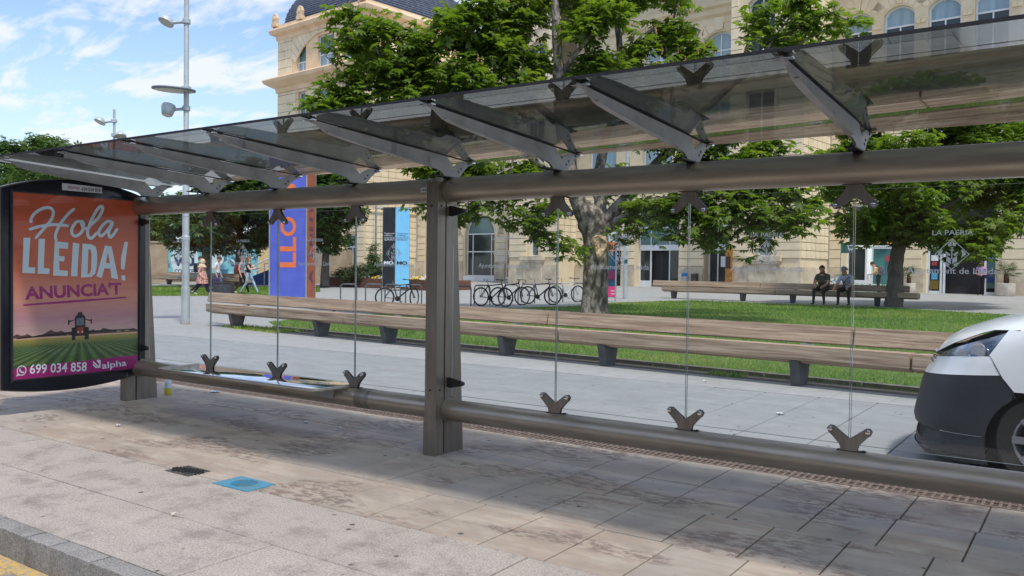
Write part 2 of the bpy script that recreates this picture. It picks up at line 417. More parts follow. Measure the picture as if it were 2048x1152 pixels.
for j in range(7):
    for i in range(18):
        inst('road_block', me, road, (-6.4 + i*.2 + (j % 2)*.1, 2.25 - (j+1)*.1, -.148 + random.uniform(-.002, .002)))
# kerb stones
kx = [-12.0]
while kx[-1] < -5.4: kx.append(kx[-1] + .47)
kx = [k for k in kx if k < -5.6] + [-5.217-.42, -5.217, -4.765, -4.51, -4.11, -3.55, -3.1, -2.6, -2.1, -1.6, -1.1, -.6, -.1, .4, .9]
for a, b_ in zip(kx[:-1], kx[1:]):
    mb = MB(); mb.bbox(a+.008, b_-.008, 2.245, 2.358, -.30, .001, .008)
    k = mb.build('kerb_stone', kerb_m, pavement, smooth=30)
# drain with cast iron grates
rust = M('rusty_iron', lin(134,118,106), lin(96,82,74), scale=14, rough=.8, metal=.15, bmp=.3, bdist=.003)
drain_dark = M('drain_channel', (.015,.012,.011), (.03,.025,.022), scale=4, rough=.9)
dm = MB(); dm.box(-16, 1.6, 6.222, 6.50, -.4, -.10)
drain = struct('drain_channel', dm, drain_dark)
g = MB(); L = .5
for y in (0.0, .125, .25): g.box(0, L-.006, y, y+.022, -.012, 0)
for k in range(10):
    x = k*.0494
    g.box(x, x+.020, .022, .125, -.010, -.0015); g.box(x, x+.020, .147, .25, -.010, -.0015)
gme = g.mesh('drain_grate'); gme.materials.append(rust)
for i in range(34): inst('drain_grate', gme, drain, (-15.9 + i*L, 6.226, -.002), (0, random.uniform(-.003, .003), 0))
# stone border beyond the drain
bb = MB(); bb.box(-40, 12, 6.502, 6.88, -.4, -.012); border = struct('stone_border', bb, mortar)
lay(border, border_m, 6.505, 6.88, -16, 1.5, .9, .0, name='border_slab')
# plaza: near slabs one by one, farther ones by material on a gently rising sheet
pb = MB(); pb.box(-40, 30, 6.882, 10.6, -.4, -.012); near_plaza = struct('plaza_bed', pb, mortar)
cols = 27; x = -17.0
for i in range(cols):
    me_ = None
    y = 6.884 - (i % 2)*.0; off = (.0, .45, .2, .65)[i % 4]
    ys = [6.884, 6.884+max(off, .18)]
    while ys[-1] < 10.35: ys.append(ys[-1]+1.0)
    ys = [q for q in ys if q < 10.2] + [10.35]
    for a, b_ in zip(ys[:-1], ys[1:]):
        mesh_ = slab_mesh('plaza_slab', .638, b_-a-.012, .05, .005); mesh_.materials.append(plaza_m)
        inst('plaza_slab', mesh_, near_plaza, (x, a+.004, random.uniform(-.001, .001)))
    x += .65
def plaza_far_mat():
    m, nt, b, out = newmat('plaza_paving'); w = coords(nt, 'World')
    br = nt.nodes.new('ShaderNodeTexBrick'); br.inputs['Scale'].default_value = 1.0; br.inputs['Brick Width'].default_value = 1.0; br.inputs['Row Height'].default_value = .65
    br.inputs['Mortar Size'].default_value = .006; br.inputs['Color1'].default_value = (.37,.37,.355,1); br.inputs['Color2'].default_value = (.32,.325,.315,1); br.inputs['Mortar'].default_value = (.16,.16,.15,1)
    mp = nt.nodes.new('ShaderNodeMapping'); mp.inputs['Rotation'].default_value = (0, 0, PI/2); nt.links.new(w, mp.inputs[0]); nt.links.new(mp.outputs[0], br.inputs['Vector'])
    c = mix(nt, ramp(nt, noise(nt, w, .35, 6, .6), [(.4, 0.0), (.65, .45)]), br.outputs['Color'], (.24,.24,.23))
    c = mix(nt, .5, c, ramp(nt, noise(nt, w, 5, 6, .7), [(.3, (.26,.26,.25)), (.7, (.42,.42,.4))]))
    nt.links.new(c, b.inputs['Base Color']); b.inputs['Roughness'].default_value = .7; return m
plaza_far = plaza_far_mat()
pf = MB(); rows = []
for yv in [10.352, 11, 13, 14, 16, 20, 25, 30, 36, 42, 50, 60, 80, 120]:
    rows.append([Vector((x_, yv, ground_z(x_, yv) if yv > 11 else 0.0)) for x_ in [-320, -220, -160, -120, -90, -70, -55, -45, -36, -30, -24, -18, -12, -6, 0, 8, 20, 40, 80]])
# the rising terrain is measured across the building axis: keep it from sinking on the far left
for r in rows:
    for p in r: p.z = ground_z(p.x, p.y)
pf.grid([list(reversed(r)) for r in rows]); plaza = struct('plaza', pf, plaza_far)
gp = MB(); gp.box(-600, -40.01, 2.3, 700, -1.2, -.06); gp.box(-40, 400, 120.1, 700, -1.2, -.2); gp.box(12.01, 400, 2.3, 120, -1.2, -.06)
ground = struct('ground', gp, M('far_ground', (.3,.29,.27), (.24,.23,.21), scale=.5, rough=.85, space='World'))
# ---------------------------------------------------------------- lawns
lawn_m = M('lawn_soil', lin(70,92,34), lin(92,108,50), scale=3, rough=.95, space='World', detail=8)
def poly_sheet(name, pts, mat, lift=.004, sub=1):
    m = MB(); m.v = [tuple(Vector((p[0], p[1], ground_z(p[0], p[1]) + lift))) for p in pts]
    m.f = [tuple(t) for t in tessellate_polygon([[Vector((p[0], p[1], 0)) for p in pts]])]
    # face upward
    a, b_, c = [Vector(m.v[i]) for i in m.f[0]]
    if (b_-a).cross(c-a).z < 0: m.f = [tuple(reversed(f)) for f in m.f]
    return m
def P2(px, py): q = on_ground(px, py); return (q.x, q.y)
def UV2(u, v): q = uvz(u, v); return (q.x, q.y)
# front lawn, behind the long bench, curving away to the back bench on the right
lawn1 = [UV2(-17.2, 11.55), UV2(-2, 11.3), UV2(6, 11.2), UV2(6, 20), UV2(2.5, 24), UV2(-.5, 27.4), UV2(-4, 30.2), UV2(-9.5, 32.2), UV2(-17.5, 32.0), UV2(-18.6, 28), UV2(-18.2, 24.6), UV2(-19.0, 22.2), UV2(-19.6, 18.5), UV2(-19.8, 15.5), UV2(-19.2, 12.6)]
lawn2 = [P2(300, 592), P2(530, 592), P2(640, 584), P2(640, 574), P2(300, 572)]
struct('lawn', poly_sheet('lawn', lawn1, lawn_m), lawn_m)
struct('back_lawn', poly_sheet('back_lawn', lawn2, lawn_m), lawn_m)
kg = MB()                                        # low stone edging of the lawn, towards the bench
for i in range(14):
    a = -17.2 + i*1.35; kg.obox(uvz(a+.66, 11.47, .02), BU, BN, Vector((0,0,1)), .66, .07, .03)
struct('lawn_edging', kg, M('edging_stone', lin(120,116,108), lin(92,90,84), scale=5, rough=.85, space='World'))
# worn pale strip crossing the lawn
ws = MB(); ps = [UV2(-18.4, 21.6), UV2(-15, 21.2), UV2(-11.5, 20.4), UV2(-9.2, 19.5)]
for a, b_ in zip(ps[:-1], ps[1:]):
    d = Vector((b_[0]-a[0], b_[1]-a[1], 0)); nrm = Vector((-d.y, d.x, 0)).normalized()*.09
    A = Vector((a[0], a[1], ground_z(*a)+.045)); B = Vector((b_[0], b_[1], ground_z(*b_)+.045))
    ws.add([A-nrm, B-nrm, B+nrm, A+nrm, A-nrm-Vector((0,0,.05)), B-nrm-Vector((0,0,.05))], [(0,1,2,3), (4,5,1,0)])
struct('lawn_strip', ws, border_m)
def blades(name, poly, n, hgt, wid, mat, label, near=None, seed=1, lift=0.0):
    """grass blades as thin triangles scattered inside a polygon, denser towards the viewer"""
    rg = np.random.default_rng(seed); P = np.array([(p[0], p[1]) for p in poly]); lo, hi = P.min(0), P.max(0)
    pts = np.zeros((0, 2))
    while len(pts) < n:
        q = rg.uniform(lo, hi, (n*3, 2)); d = np.hypot(q[:,0], q[:,1]); keep = rg.random(len(q)) < np.clip((13.5/d)**1.7, .02, 1); q = q[keep]
        ins = np.zeros(len(q), bool); j = len(P)-1
        for i in range(len(P)):
            c = ((P[i,1] > q[:,1]) != (P[j,1] > q[:,1])) & (q[:,0] < (P[j,0]-P[i,0])*(q[:,1]-P[i,1])/(P[j,1]-P[i,1]+1e-12)+P[i,0]); ins ^= c; j = i
        pts = np.vstack([pts, q[ins]])
    pts = pts[:n]; z = .011*np.maximum(0, pts[:,0]*BN.x + pts[:,1]*BN.y - 13) + lift
    d = np.hypot(pts[:,0], pts[:,1]); sc = np.clip(d/13, 1, 2.2)
    a = rg.uniform(0, 2*PI, n); h = hgt*rg.uniform(.5, 1.25, n); w = wid*sc*rg.uniform(.7, 1.3, n); ln = rg.uniform(0, .8, n)*h; la = rg.uniform(0, 2*PI, n)
    V = np.zeros((n, 3, 3)); V[:,0,0] = pts[:,0]-np.cos(a)*w; V[:,0,1] = pts[:,1]-np.sin(a)*w; V[:,0,2] = z
    V[:,1,0] = pts[:,0]+np.cos(a)*w; V[:,1,1] = pts[:,1]+np.sin(a)*w; V[:,1,2] = z
    V[:,2,0] = pts[:,0]+np.cos(la)*ln; V[:,2,1] = pts[:,1]+np.sin(la)*ln; V[:,2,2] = z+h
    return raw_mesh(name, V.reshape(-1, 3), n, 3, mat, label)
def raw_mesh(name, V, nf, k, mat, label=None, parent=None):
    me = bpy.data.meshes.new(name); me.vertices.add(len(V)); me.vertices.foreach_set('co', V.astype(np.float32).ravel())
    me.loops.add(nf*k); me.loops.foreach_set('vertex_index', np.arange(nf*k, dtype=np.int32)); me.polygons.add(nf)
    me.polygons.foreach_set('loop_start', np.arange(0, nf*k, k, dtype=np.int32)); me.update(calc_edges=True); me.materials.append(mat)
    o = bpy.data.objects.new(name, me); COL.objects.link(o)
    if parent is not None: o.parent = parent
    return o
def leafy_mat(name, c1, c2, c3, scale=.6, rough=.55, trans=.35, tcol=None, fine=7):
    m, nt, b, out = newmat(name); w = coords(nt, 'World'); f = noise(nt, w, scale, 4, .6); f2 = noise(nt, w, fine, 3, .7)
    f3 = mix(nt, .5, f, f2); c = ramp(nt, f3, [(.38, c1), (.5, c2), (.62, c3)]); nt.links.new(c, b.inputs['Base Color']); b.inputs['Roughness'].default_value = rough
    t = nt.nodes.new('ShaderNodeBsdfTranslucent'); tm = mix(nt, 1.0, c, tcol or (1.25, 1.35, .5), 'MULTIPLY'); nt.links.new(tm, t.inputs[0])
    ms = nt.nodes.new('ShaderNodeMixShader'); ms.inputs[0].default_value = trans; nt.links.new(b.outputs[0], ms.inputs[1]); nt.links.new(t.outputs[0], ms.inputs[2]); nt.links.new(ms.outputs[0], out.inputs[0]); return m
grass_m = leafy_mat('grass_blades', lin(74,118,36), lin(112,154,54), lin(170,172,96), scale=.28, rough=.6, trans=.3)
g1 = blades('grass', lawn1, 150000, .055, .006, grass_m, 'g', seed=3); tag(g1, 'short mown green grass behind the long timber bench', 'grass', kind='stuff')
g2 = blades('back_grass', lawn2, 9000, .08, .012, grass_m, 'g', seed=4); tag(g2, 'strip of grass behind the walking people', 'grass', kind='stuff')
weed = [UV2(-18.3, 10.7), UV2(-15.8, 10.55), UV2(-15.8, 11.35), UV2(-18.3, 11.3)]
g3 = blades('weeds', weed, 1300, .07, .008, grass_m, 'g', seed=5); tag(g3, 'weeds growing round the left end leg of the long bench', 'weeds', kind='stuff')
weed2 = [UV2(-6.0, 10.2), UV2(-5.2, 10.2), UV2(-5.2, 10.5), UV2(-6.0, 10.5)]
wd = blades('weeds', [UV2(-5.75, 10.95), UV2(-5.2, 10.95), UV2(-5.2, 11.2), UV2(-5.75, 11.2)], 260, .07, .007, grass_m, 'g', seed=6); tag(wd, 'small tuft of weeds in front of the lawn edging, right half of the bench', 'weeds', kind='stuff')
# darker strip of paving in front of the lawn edging
es = poly_sheet('edge_strip', [UV2(-17.4, 10.98), UV2(2.2, 10.98), UV2(2.2, 11.40), UV2(-17.4, 11.40)], mortar, .003)
struct('edge_strip', es, M('dark_strip_paving', lin(112,104,92), lin(84,78,68), scale=4, rough=.9, space='World'))
# small ground things: covers, cloth, bottle, litter
mp_ = at_z(376, 942); mh = thing('drain_cover', 'small dark iron square cover with crossed ridges set in the pavement', 'drain cover', (mp_.x, mp_.y, .001))
f = MB(); f.box(-.14, .14, -.095, .095, -.02, .002); f.build('frame', M('iron_cover', lin(96,92,86), lin(70,66,62), scale=20, rough=.7, metal=.4, bmp=.4, bdist=.003), mh)
f = MB()
for i in range(-4, 5):
    for s in (-1, 1):
        x0 = i*.035; 
        f.obox((x0, 0, .004), Vector((math.cos(s*.8), math.sin(s*.8), 0)), Vector((-math.sin(s*.8), math.cos(s*.8), 0)), Vector((0,0,1)), (.10-abs(i)*.021)+.012, .004, .002)
f.build('ridges', dark_metal, mh)
bp = at_z(488, 968); bl = M('blue_paint', lin(64,140,170), lin(96,128,138), scale=14, rough=.6, bmp=.5, bdist=.004, lo=.4, hi=.62)
bc = thing('access_cover', 'square access cover painted bright blue in the pavement', 'access cover', (bp.x, bp.y, .001))
f = MB(); f.box(-.185, .185, -.12, .12, -.02, .003); f.build('frame', bl, bc)
f = MB(); f.lathe([(.001, .004), (.105, .0045), (.112, .007), (.118, .004)], (0, 0, 0), seg=28); lid = f.build('lid', bl, bc, smooth=30)
f = MB()
for i in range(-5, 6):
    w_ = math.sqrt(max(0, .09**2-(i*.016)**2)); f.box(-w_, w_, i*.016-.003, i*.016+.003, .0045, .009)
f.build('ridges', bl, bc)
bt = thing('spray_bottle', 'clear spray bottle half full of yellow liquid on the ground behind the left post', 'bottle', tuple(at_z(336, 789)))
f = MB(); f.lathe([(.035, 0), (.042, .01), (.042, .075)], seg=18); f.build('yellow_liquid', M('yellow_liquid', (.65,.6,.06), (.6,.55,.08), scale=5, rough=.15), bt, smooth=40)
f = MB(); f.lathe([(.0421, .076), (.042, .13), (.03, .165), (.014, .185), (.014, .2)], seg=18); f.build('bottle', M('cloudy_plastic', (.62,.7,.74), (.55,.63,.68), scale=5, rough=.2), bt, smooth=40)
f = MB(); f.box(-.014, .014, -.012, .012, .2, .232); f.box(-.05, .014, -.01, .01, .222, .236); f.build('trigger', black_plastic, bt)
def rag(name, px, py, r, label, seed, z=.004, col=(.6,.6,.6)):
    rr = random.Random(seed); c = at_z(px, py, 0) if py > 690 else on_ground(px, py); m = MB(); ring = []; n = 11
    pts = [(0, 0, .018)] + [(r*rr.uniform(.5, 1.1)*math.cos(2*PI*k/n), r*rr.uniform(.4, .9)*math.sin(2*PI*k/n), rr.uniform(.001, .022)) for k in range(n)]
    m.add(pts, [(0, 1+k, 1+(k+1) % n) for k in range(n)] ); m.add([(p[0], p[1], 0.0005) for p in pts], [(0, 1+(k+1) % n, 1+k) for k in range(n)])
    o = m.build(name, M(name+'_cloth', col, None, scale=20, rough=.8)); o.location = (c.x, c.y, c.z+z); tag(o, label, 'litter'); return o
rag('crumpled_tissue', 430, 785, .07, 'crumpled pale blue tissue lying on the drain behind the bench seat', 1, col=(.5,.58,.66))
rag('paper_scrap', 612, 846, .03, 'scrap of white paper on the pavement below the bench seat', 2)
rag('paper_scrap', 680, 857, .018, 'tiny white paper scrap on the pavement, nearest the middle post', 3)
rag('paper_scrap', 236, 853, .025, 'white paper scrap on the sunlit pavement in front of the left post', 4)
rag('cigarette_end', 347, 1032, .02, 'pale flattened cigarette end on the granite slab near the kerb', 5, col=(.6,.55,.45))
rag('paper_scrap', 1562, 829, .05, 'white paper scrap on the grey plaza behind the right glass panes', 6)
rag('paper_scrap', 1410, 764, .035, 'white paper scrap on the plaza in front of the long bench leg', 7)
ip = at_z(505, 775); ic = thing('iron_hatch', 'flat rusty brown iron hatch set in the pale stone border', 'hatch', (ip.x, 6.69, .001))
f = MB(); f.box(-.3, .3, -.15, .15, -.02, .004); f.build('lid', rust, ic)
# ================================================================ BUS SHELTER
YS = 5.27
clear = glass_mat('clear_glass', (.985,.993,.988), ior=1.36, dirt=.005)
smoked = glass_mat('smoked_glass', (.38,.41,.40), ior=1.58, dirt=.12)
clear_edge = M('glass_edge', lin(158,168,162), lin(126,138,132), scale=5, rough=.15)
def frost_mat():
    m, nt, b, out = newmat('frosted_print'); nt.nodes.remove(b)
    d = nt.nodes.new('ShaderNodeBsdfDiffuse'); d.inputs[0].default_value = (.62,.64,.64,1); t = nt.nodes.new('ShaderNodeBsdfTranslucent'); t.inputs[0].default_value = (.75,.77,.77,1)
    p = nt.nodes.new('ShaderNodeBsdfTransparent'); a = nt.nodes.new('ShaderNodeMixShader'); a.inputs[0].default_value = .55
    nt.links.new(d.outputs[0], a.inputs[1]); nt.links.new(t.outputs[0], a.inputs[2]); c = nt.nodes.new('ShaderNodeMixShader'); c.inputs[0].default_value = .8
    nt.links.new(p.outputs[0], c.inputs[1]); nt.links.new(a.outputs[0], c.inputs[2]); nt.links.new(c.outputs[0], out.inputs[0]); return m
frost = frost_mat()
sh = thing('bus_shelter', 'long glass bus shelter with smoked roof panes, steel tubes and tapered posts', 'bus shelter', (-4.3, YS, 0))
def sub(mb, name, mat, par, root, smooth=False):
    o = mb.build(name, mat, par, smooth); o.data.transform(Matrix.Translation(-Vector(root.location))); return o
def lw(mb, name, mat, parent=sh, smooth=False, world=True): return mb.build(name, mat, parent, smooth, world)
# posts: front channel + tapered rear plate, flanges, screws, clamp arms
def post(X):
    m = MB(); m.box(X-.06, X+.055, 5.12, 5.215, 0, 2.17); m.box(X-.066, X+.061, 5.112, 5.119, .0, .31); p = lw(m, 'post', steel)
    q = MB(); q.prism([(5.235, 0), (5.48, 0), (5.36, 2.15), (5.235, 2.15)], (X-.05, 0, 0), (0,1,0), (0,0,1), (1,0,0), .10); q.box(X-.03, X+.03, 5.214, 5.236, 0, 2.12); sub(q, 'rear_plate', steel, p, sh)
    for z in (.52, 1.98):
        sub(MB().tube([(X+.0555, 5.165, z), (X+.062, 5.165, z)], .007, 8), 'screw', dark_metal, p, sh); sub(MB().tube([(X-.005, 5.119, z), (X-.005, 5.109, z)], .007, 8), 'screw', dark_metal, p, sh)
    for z in (.56, 1.93):
        a = MB(); a.prism([(0, -.022), (.03, -.03), (.15, -.005), (.165, .01), (.15, .03), (.02, .055), (0, .05)], (X+.051, 5.262, z), (1,0,0), (0,0,1), (0,1,0), .016)
        a.tube([(X+.195, 5.247, z+.012), (X+.195, 5.29, z+.012)], .016, 12); sub(a, 'clamp_arm', dark_metal, p, sh)
    for zc_, r in ((2.112, .098), (.353, .085)):
        for sx in (-1, 1): sub(MB().lathe([(r+.012, 0), (r+.012, .012), (r+.001, .014)], (X+sx*.0505, YS, zc_), (sx,0,0), 24), 'flange', steel, p, sh, 40)
    return p
for X in (-8.665, -4.33, 3.9): post(X)
for X0, X1 in ((-8.60, -4.39), (-4.27, 3.84)):
    m = MB(); m.lathe([(.096, 0), (.097, .004), (.097, X1-X0-.004), (.096, X1-X0)], (X0, YS, 2.112), (1,0,0), 40); lw(m, 'top_tube', steel_tube, smooth=40)
    m = MB(); m.lathe([(.084, 0), (.085, .004), (.085, X1-X0-.004), (.084, X1-X0)], (X0, YS, .353), (1,0,0), 40); lw(m, 'bottom_tube', steel_tube, smooth=40)
m = MB(); m.tube([(-8.3, YS-.1, 2.11), (-8.3, YS-.1, 2.11001)], .001, 4)
m = MB(); m.lathe([(.0875, 0), (.0875, .16)], (-5.25, YS, .353), (1,0,0), 36); lw(m, 'tube_sleeve', steel, smooth=40)
joints = [-8.42, -7.38, -6.34, -5.30, -4.26, -3.25, -2.22, -1.18, -.14, .9, 1.94, 2.98, 3.85]
roof_z = lambda y: 2.461 - .0572*(y-3.72)
# brackets
bp_ = [(5.172,2.205),(5.155,2.225),(5.13,2.244),(5.08,2.259),(4.997,2.270),(4.56,2.308),(4.147,2.350),(3.99,2.370),(3.93,2.383),(3.885,2.404),(3.845,2.427),(3.755,2.437),
       (3.755,2.449),(4.40,2.411),(5.16,2.369),(5.20,2.365),(5.215,2.350),(5.285,2.293),(5.325,2.318),(5.385,2.345),(5.41,2.353),(5.53,2.346),(5.535,2.338),(5.47,2.318),(5.425,2.285),(5.385,2.245),(5.352,2.215),(5.345,2.205)]
for X in joints[:-1]:
    m = MB(); m.prism(bp_, (X-.008, 0, 0), (0,1,0), (0,0,1), (1,0,0), .016)
    # folded lower flange that stiffens the long arm
    lp = [(4.997,2.270),(4.56,2.308),(4.147,2.350),(3.99,2.370),(3.93,2.383)]
    for (a, b_) in zip(lp[:-1], lp[1:]):
        m.add([(X+.0081,a[0],a[1]),(X+.03,a[0],a[1]),(X+.03,b_[0],b_[1]),(X+.0081,b_[0],b_[1]),(X+.0081,a[0],a[1]+.005),(X+.03,a[0],a[1]+.005),(X+.03,b_[0],b_[1]+.005),(X+.0081,b_[0],b_[1]+.005)],
              [(0,1,2,3),(7,6,5,4),(1,5,6,2),(3,7,4,0)])
    br_ = lw(m, 'roof_bracket', grey_plate)
    pl = MB(); pl.box(X-.03, X+.03, 5.02, 5.44, 2.203, 2.211); pl.tube([(X, 5.06, 2.211), (X, 5.06, 2.222)], .012, 8); pl.tube([(X, 5.41, 2.211), (X, 5.41, 2.222)], .012, 8)
    o = pl.build('base_plate', dark_metal, br_); o.data.transform(Matrix.Translation(-Vector(sh.location)))
    for (yy, zz) in ((5.375, 2.29), (5.345, 2.262), (5.47, 2.338)): sub(MB().tube([(X-.012, yy, zz), (X+.012, yy, zz)], .008, 8), 'bolt', black_plastic, br_, sh)
    for yy in (3.79, 5.5): sub(MB().box(X-.045, X+.045, yy-.02, yy+.02, roof_z(yy)-.016, roof_z(yy)-.008), 'pane_holder', chrome, br_, sh)
# roof panes, with a dark seal along each side
def sheared_pane(x0, x1, y0, y1, t=.012, chamf=.0):
    m = MB(); lo = [(x0,y0),(x1,y0),(x1,y1),(x0,y1)]
    A = [(x, y, roof_z(y)) for x, y in lo]; B = [(x, y, roof_z(y)+t) for x, y in lo]
    return m.add(A+B, [(3,2,1,0),(4,5,6,7),(0,1,5,4),(1,2,6,5),(2,3,7,6),(3,0,4,7)])
xs = [-8.72] + joints[1:]
for a, b_ in zip(xs[:-1], xs[1:]):
    p = lw(sheared_pane(a+.007, b_-.007, 3.72, 5.545), 'roof_pane', smoked)
    e = MB()
    for X in (a+.002, b_-.007): e.add([(X,3.72,roof_z(3.72)-.004),(X+.005,3.72,roof_z(3.72)-.004),(X+.005,5.545,roof_z(5.545)-.004),(X,5.545,roof_z(5.545)-.004),(X,3.72,roof_z(3.72)+.015),(X+.005,3.72,roof_z(3.72)+.015),(X+.005,5.545,roof_z(5.545)+.015),(X,5.545,roof_z(5.545)+.015)],
                         [(3,2,1,0),(4,5,6,7),(0,1,5,4),(1,2,6,5),(2,3,7,6),(3,0,4,7)])
    e.box(a+.007, b_-.007, 3.7135, 3.7195, roof_z(3.72)-.002, roof_z(3.72)+.014)
    o = e.build('seal', black_rub, p); o.data.transform(Matrix.Translation(-Vector(sh.location)))
# dead leaves and specks lying on top of the roof panes
rl_ = random.Random(9); dl = MB()
for i in range(420):
    x, y = rl_.uniform(-8.6, 1.5), 3.75+1.75*rl_.random()**.7; z = roof_z(y)+.0135; a = rl_.uniform(0, PI); s_ = rl_.choice((.006,.008,.01,.014,.03,.045)); u_ = Vector((math.cos(a), math.sin(a), 0)); v_ = Vector((-u_.y, u_.x, 0)); c_ = Vector((x, y, z))
    dl.add([c_-u_*s_, c_-v_*s_*.45+Vector((0,0,.003)), c_+u_*s_+Vector((0,0,.004)), c_+v_*s_*.45], [(0,1,2,3)])
o = lw(dl, 'dead_leaves', M('dead_leaf', lin(150,122,84), lin(90,70,44), scale=9, rough=.9)); o['kind'] = 'stuff'
# back panes with printed lettering
zb, zt = .475, 1.985
def emblem(cx_, cz, s):
    """lozenge with pennants, cross and chevrons"""
    m = MB(); o = Vector((cx_, YS-.0075, cz)); U = Vector((1,0,0)); V = Vector((0,0,1)); n = Vector((0,-1,0))
    def fl(poly): 
        pts = [o + U*p[0]*s + V*p[1]*s for p in poly]; m.add(pts, [tuple(t) for t in tessellate_polygon([[Vector((p[0], p[1], 0)) for p in poly]])])
    W = .05; q = [(0,1),(1,0),(0,-1),(-1,0)]; k = 1-W*1.4
    for i in range(4):
        a, b_ = q[i], q[(i+1) % 4]; fl([a, b_, (b_[0]*k, b_[1]*k), (a[0]*k, a[1]*k)])
    for sx in (-1, 1):
        fl([(sx*.52,.26),(sx*.60,.30),(sx*.78,.08),(sx*.80,-.02),(sx*.52,-.22),(sx*.60,.02)])
        fl([(sx*.04,-.28),(sx*.30,-.10),(sx*.30,-.45),(sx*.04,-.62)]); fl([(sx*.10,-.66),(sx*.34,-.50),(sx*.34,-.74),(sx*.22,-.80)]) 
        fl([(sx*.10,.02),(sx*.34,.18),(sx*.36,.08),(sx*.24,0),(sx*.36,-.06),(sx*.10,-.10)])
        fl([(0,.88),(sx*.24,.62),(sx*.18,.48),(sx*.03,.54),(sx*.03,.66)])
    fl([(-.03,.44),(.03,.44),(.03,-.30),(-.03,-.30)]); fl([(-.12,.30),(.12,.30),(.12,.24),(-.12,.24)]); fl([(-.09,.46),(.09,.46),(.03,.38),(-.03,.38)])
    return m
gj = [-8.44] + [-7.36, -6.34, -5.32] + [-4.42, -4.24, -3.26, -2.24, -1.20, -.16, .88, 1.9, 2.9, 3.83]
pairs = [(gj[i], gj[i+1]) for i in range(len(gj)-1) if not (gj[i] == -4.42)]
for a, b_ in pairs:
    m = MB(); m.box(a+.006, b_-.006, YS-.005, YS+.005, zb, zt); p = lw(m, 'glass_pane', clear)
    e = MB()
    for X in (a+.0045, b_-.006): e.box(X, X+.0014, YS-.005, YS+.005, zb, zt)
    e.box(a+.006, b_-.006, YS-.005, YS+.005, zt, zt+.002); e.box(a+.006, b_-.006, YS-.005, YS+.005, zb-.002, zb)
    o = e.build('pane_edge', clear_edge, p); o.data.transform(Matrix.Translation(-Vector(sh.location)))
    if b_ > 3: continue
    c_ = (a+b_)/2
    for body, w_, h_, z_ in (('LA PAERIA', .205, .028, 1.712), ('Ajuntament de Lleida', .455, .036, 1.497)):
        me = text_mesh(body, 1, .012, 0.0); xs_ = [v.co.x for v in me.vertices]; ys_ = [v.co.y for v in me.vertices]
        sx = w_/(max(xs_)-min(xs_)); sy = h_/(max(ys_)-min(ys_))*(1.25 if 'j' in body else 1)
        for v in me.vertices: v.co.x *= sx; v.co.y = v.co.y*sy; v.co.z = 0
        o = place_mesh('lettering', me, frost, (c_, YS-.0075, z_), (1,0,0), (0,0,1), (0,-1,0), p, True)
        o.data.transform(Matrix.Translation(-Vector(sh.location)))
    me = emblem(c_, 1.605, .088).build('emblem', frost, p); me.data.transform(Matrix.Translation(-Vector(sh.location)))
# fish-tail clamps that hold the panes
def clamp(X, up):
    s = 1 if up else -1; zo = .437 if up else 2.016
    poly = [(-.045, 0), (.045, 0), (.055, .035*1), (.10, .085), (.118, .10), (.128, .125), (.113, .142), (.09, .140), (.045, .105), (.0, .072), (-.045, .105), (-.09, .140), (-.113, .142), (-.128, .125), (-.118, .10), (-.10, .085), (-.055, .035)]
    poly = [(x, y*s) for x, y in poly]
    if not up: poly = poly[::-1]
    m = MB(); m.prism(poly, (X, YS-.014, zo), (1,0,0), (0,0,1), (0,-1,0), .006); m.prism(poly, (X, YS+.010, zo), (1,0,0), (0,0,1), (0,-1,0), .004)
    c_ = lw(m, 'pane_clamp', steel)
    for sx in (-1, 1): sub(MB().lathe([(.001,0),(.013,.001),(.015,.006),(.013,.012),(.006,.014)], (X+sx*.106, YS-.0205, zo+s*.122), (0,-1,0), 16), 'button', chrome, c_, sh, 40)
    b_ = MB(); b_.box(X-.07, X+.095, YS-.022, YS+.022, zo-.003 if up else zo-.001, zo+.002 if up else zo+.003); b_.tube([(X+.08, YS, zo), (X+.08, YS, zo+.008*s)], .01, 8)
    o = b_.build('clamp_base', dark_metal, c_); o.data.transform(Matrix.Translation(-Vector(sh.location)))
for X in (-7.36, -6.34, -5.32, -3.26, -2.24, -1.20, -.16, .88, 1.9, 2.9): clamp(X, True); clamp(X, False)
# the seat: polished plate in a tube frame on the bottom tube
seat_m = M('polished_steel', (.75,.76,.78), (.68,.69,.7), scale=2, rough=.06, metal=1)
m = MB(); m.bbox(-7.66, -5.42, 4.90, 5.36, .438, .452, .004); seat = lw(m, 'seat', seat_m, smooth=30)
m = MB(); ring = [(-7.7,5.37,.44),(-7.7,4.93,.44),(-7.66,4.88,.44),(-7.6,4.865,.44),(-5.5,4.865,.44),(-5.42,4.88,.44),(-5.375,4.93,.44),(-5.375,5.37,.44)]
m.tube(ring, .019, 12); o = m.build('seat_rail', steel_tube, seat, 40); o.data.transform(Matrix.Translation(-Vector(sh.location)))
for X in (-7.5, -6.5, -5.5):
    m = MB(); m.prism([(4.89, .43), (5.19, .43), (5.19, .33), (5.10, .35), (4.92, .405)], (X-.005, 0, 0), (0,1,0), (0,0,1), (1,0,0), .01)
    o = m.build('seat_bracket', grey_plate, seat); o.data.transform(Matrix.Translation(-Vector(sh.location)))
# number sticker on the top tube beside the post
sk = MB(); sk.add([(-4.5, 5.1715, 2.095), (-4.40, 5.1715, 2.095), (-4.40, 5.1715, 2.13), (-4.5, 5.1715, 2.13)], [(0,1,2,3)])
st = lw(sk, 'number_sticker', M('sticker_white', (.7,.7,.68), None, scale=10, rough=.5))
me = text_mesh('AM-0059', .03, .0005, 0); o = place_mesh('sticker_text', me, black_plastic, (-4.45, 5.1705, 2.103), (.78,0,0), (0,0,.85), (0,-1,0), st); o.data.transform(Matrix.Translation(-Vector(sh.location)))
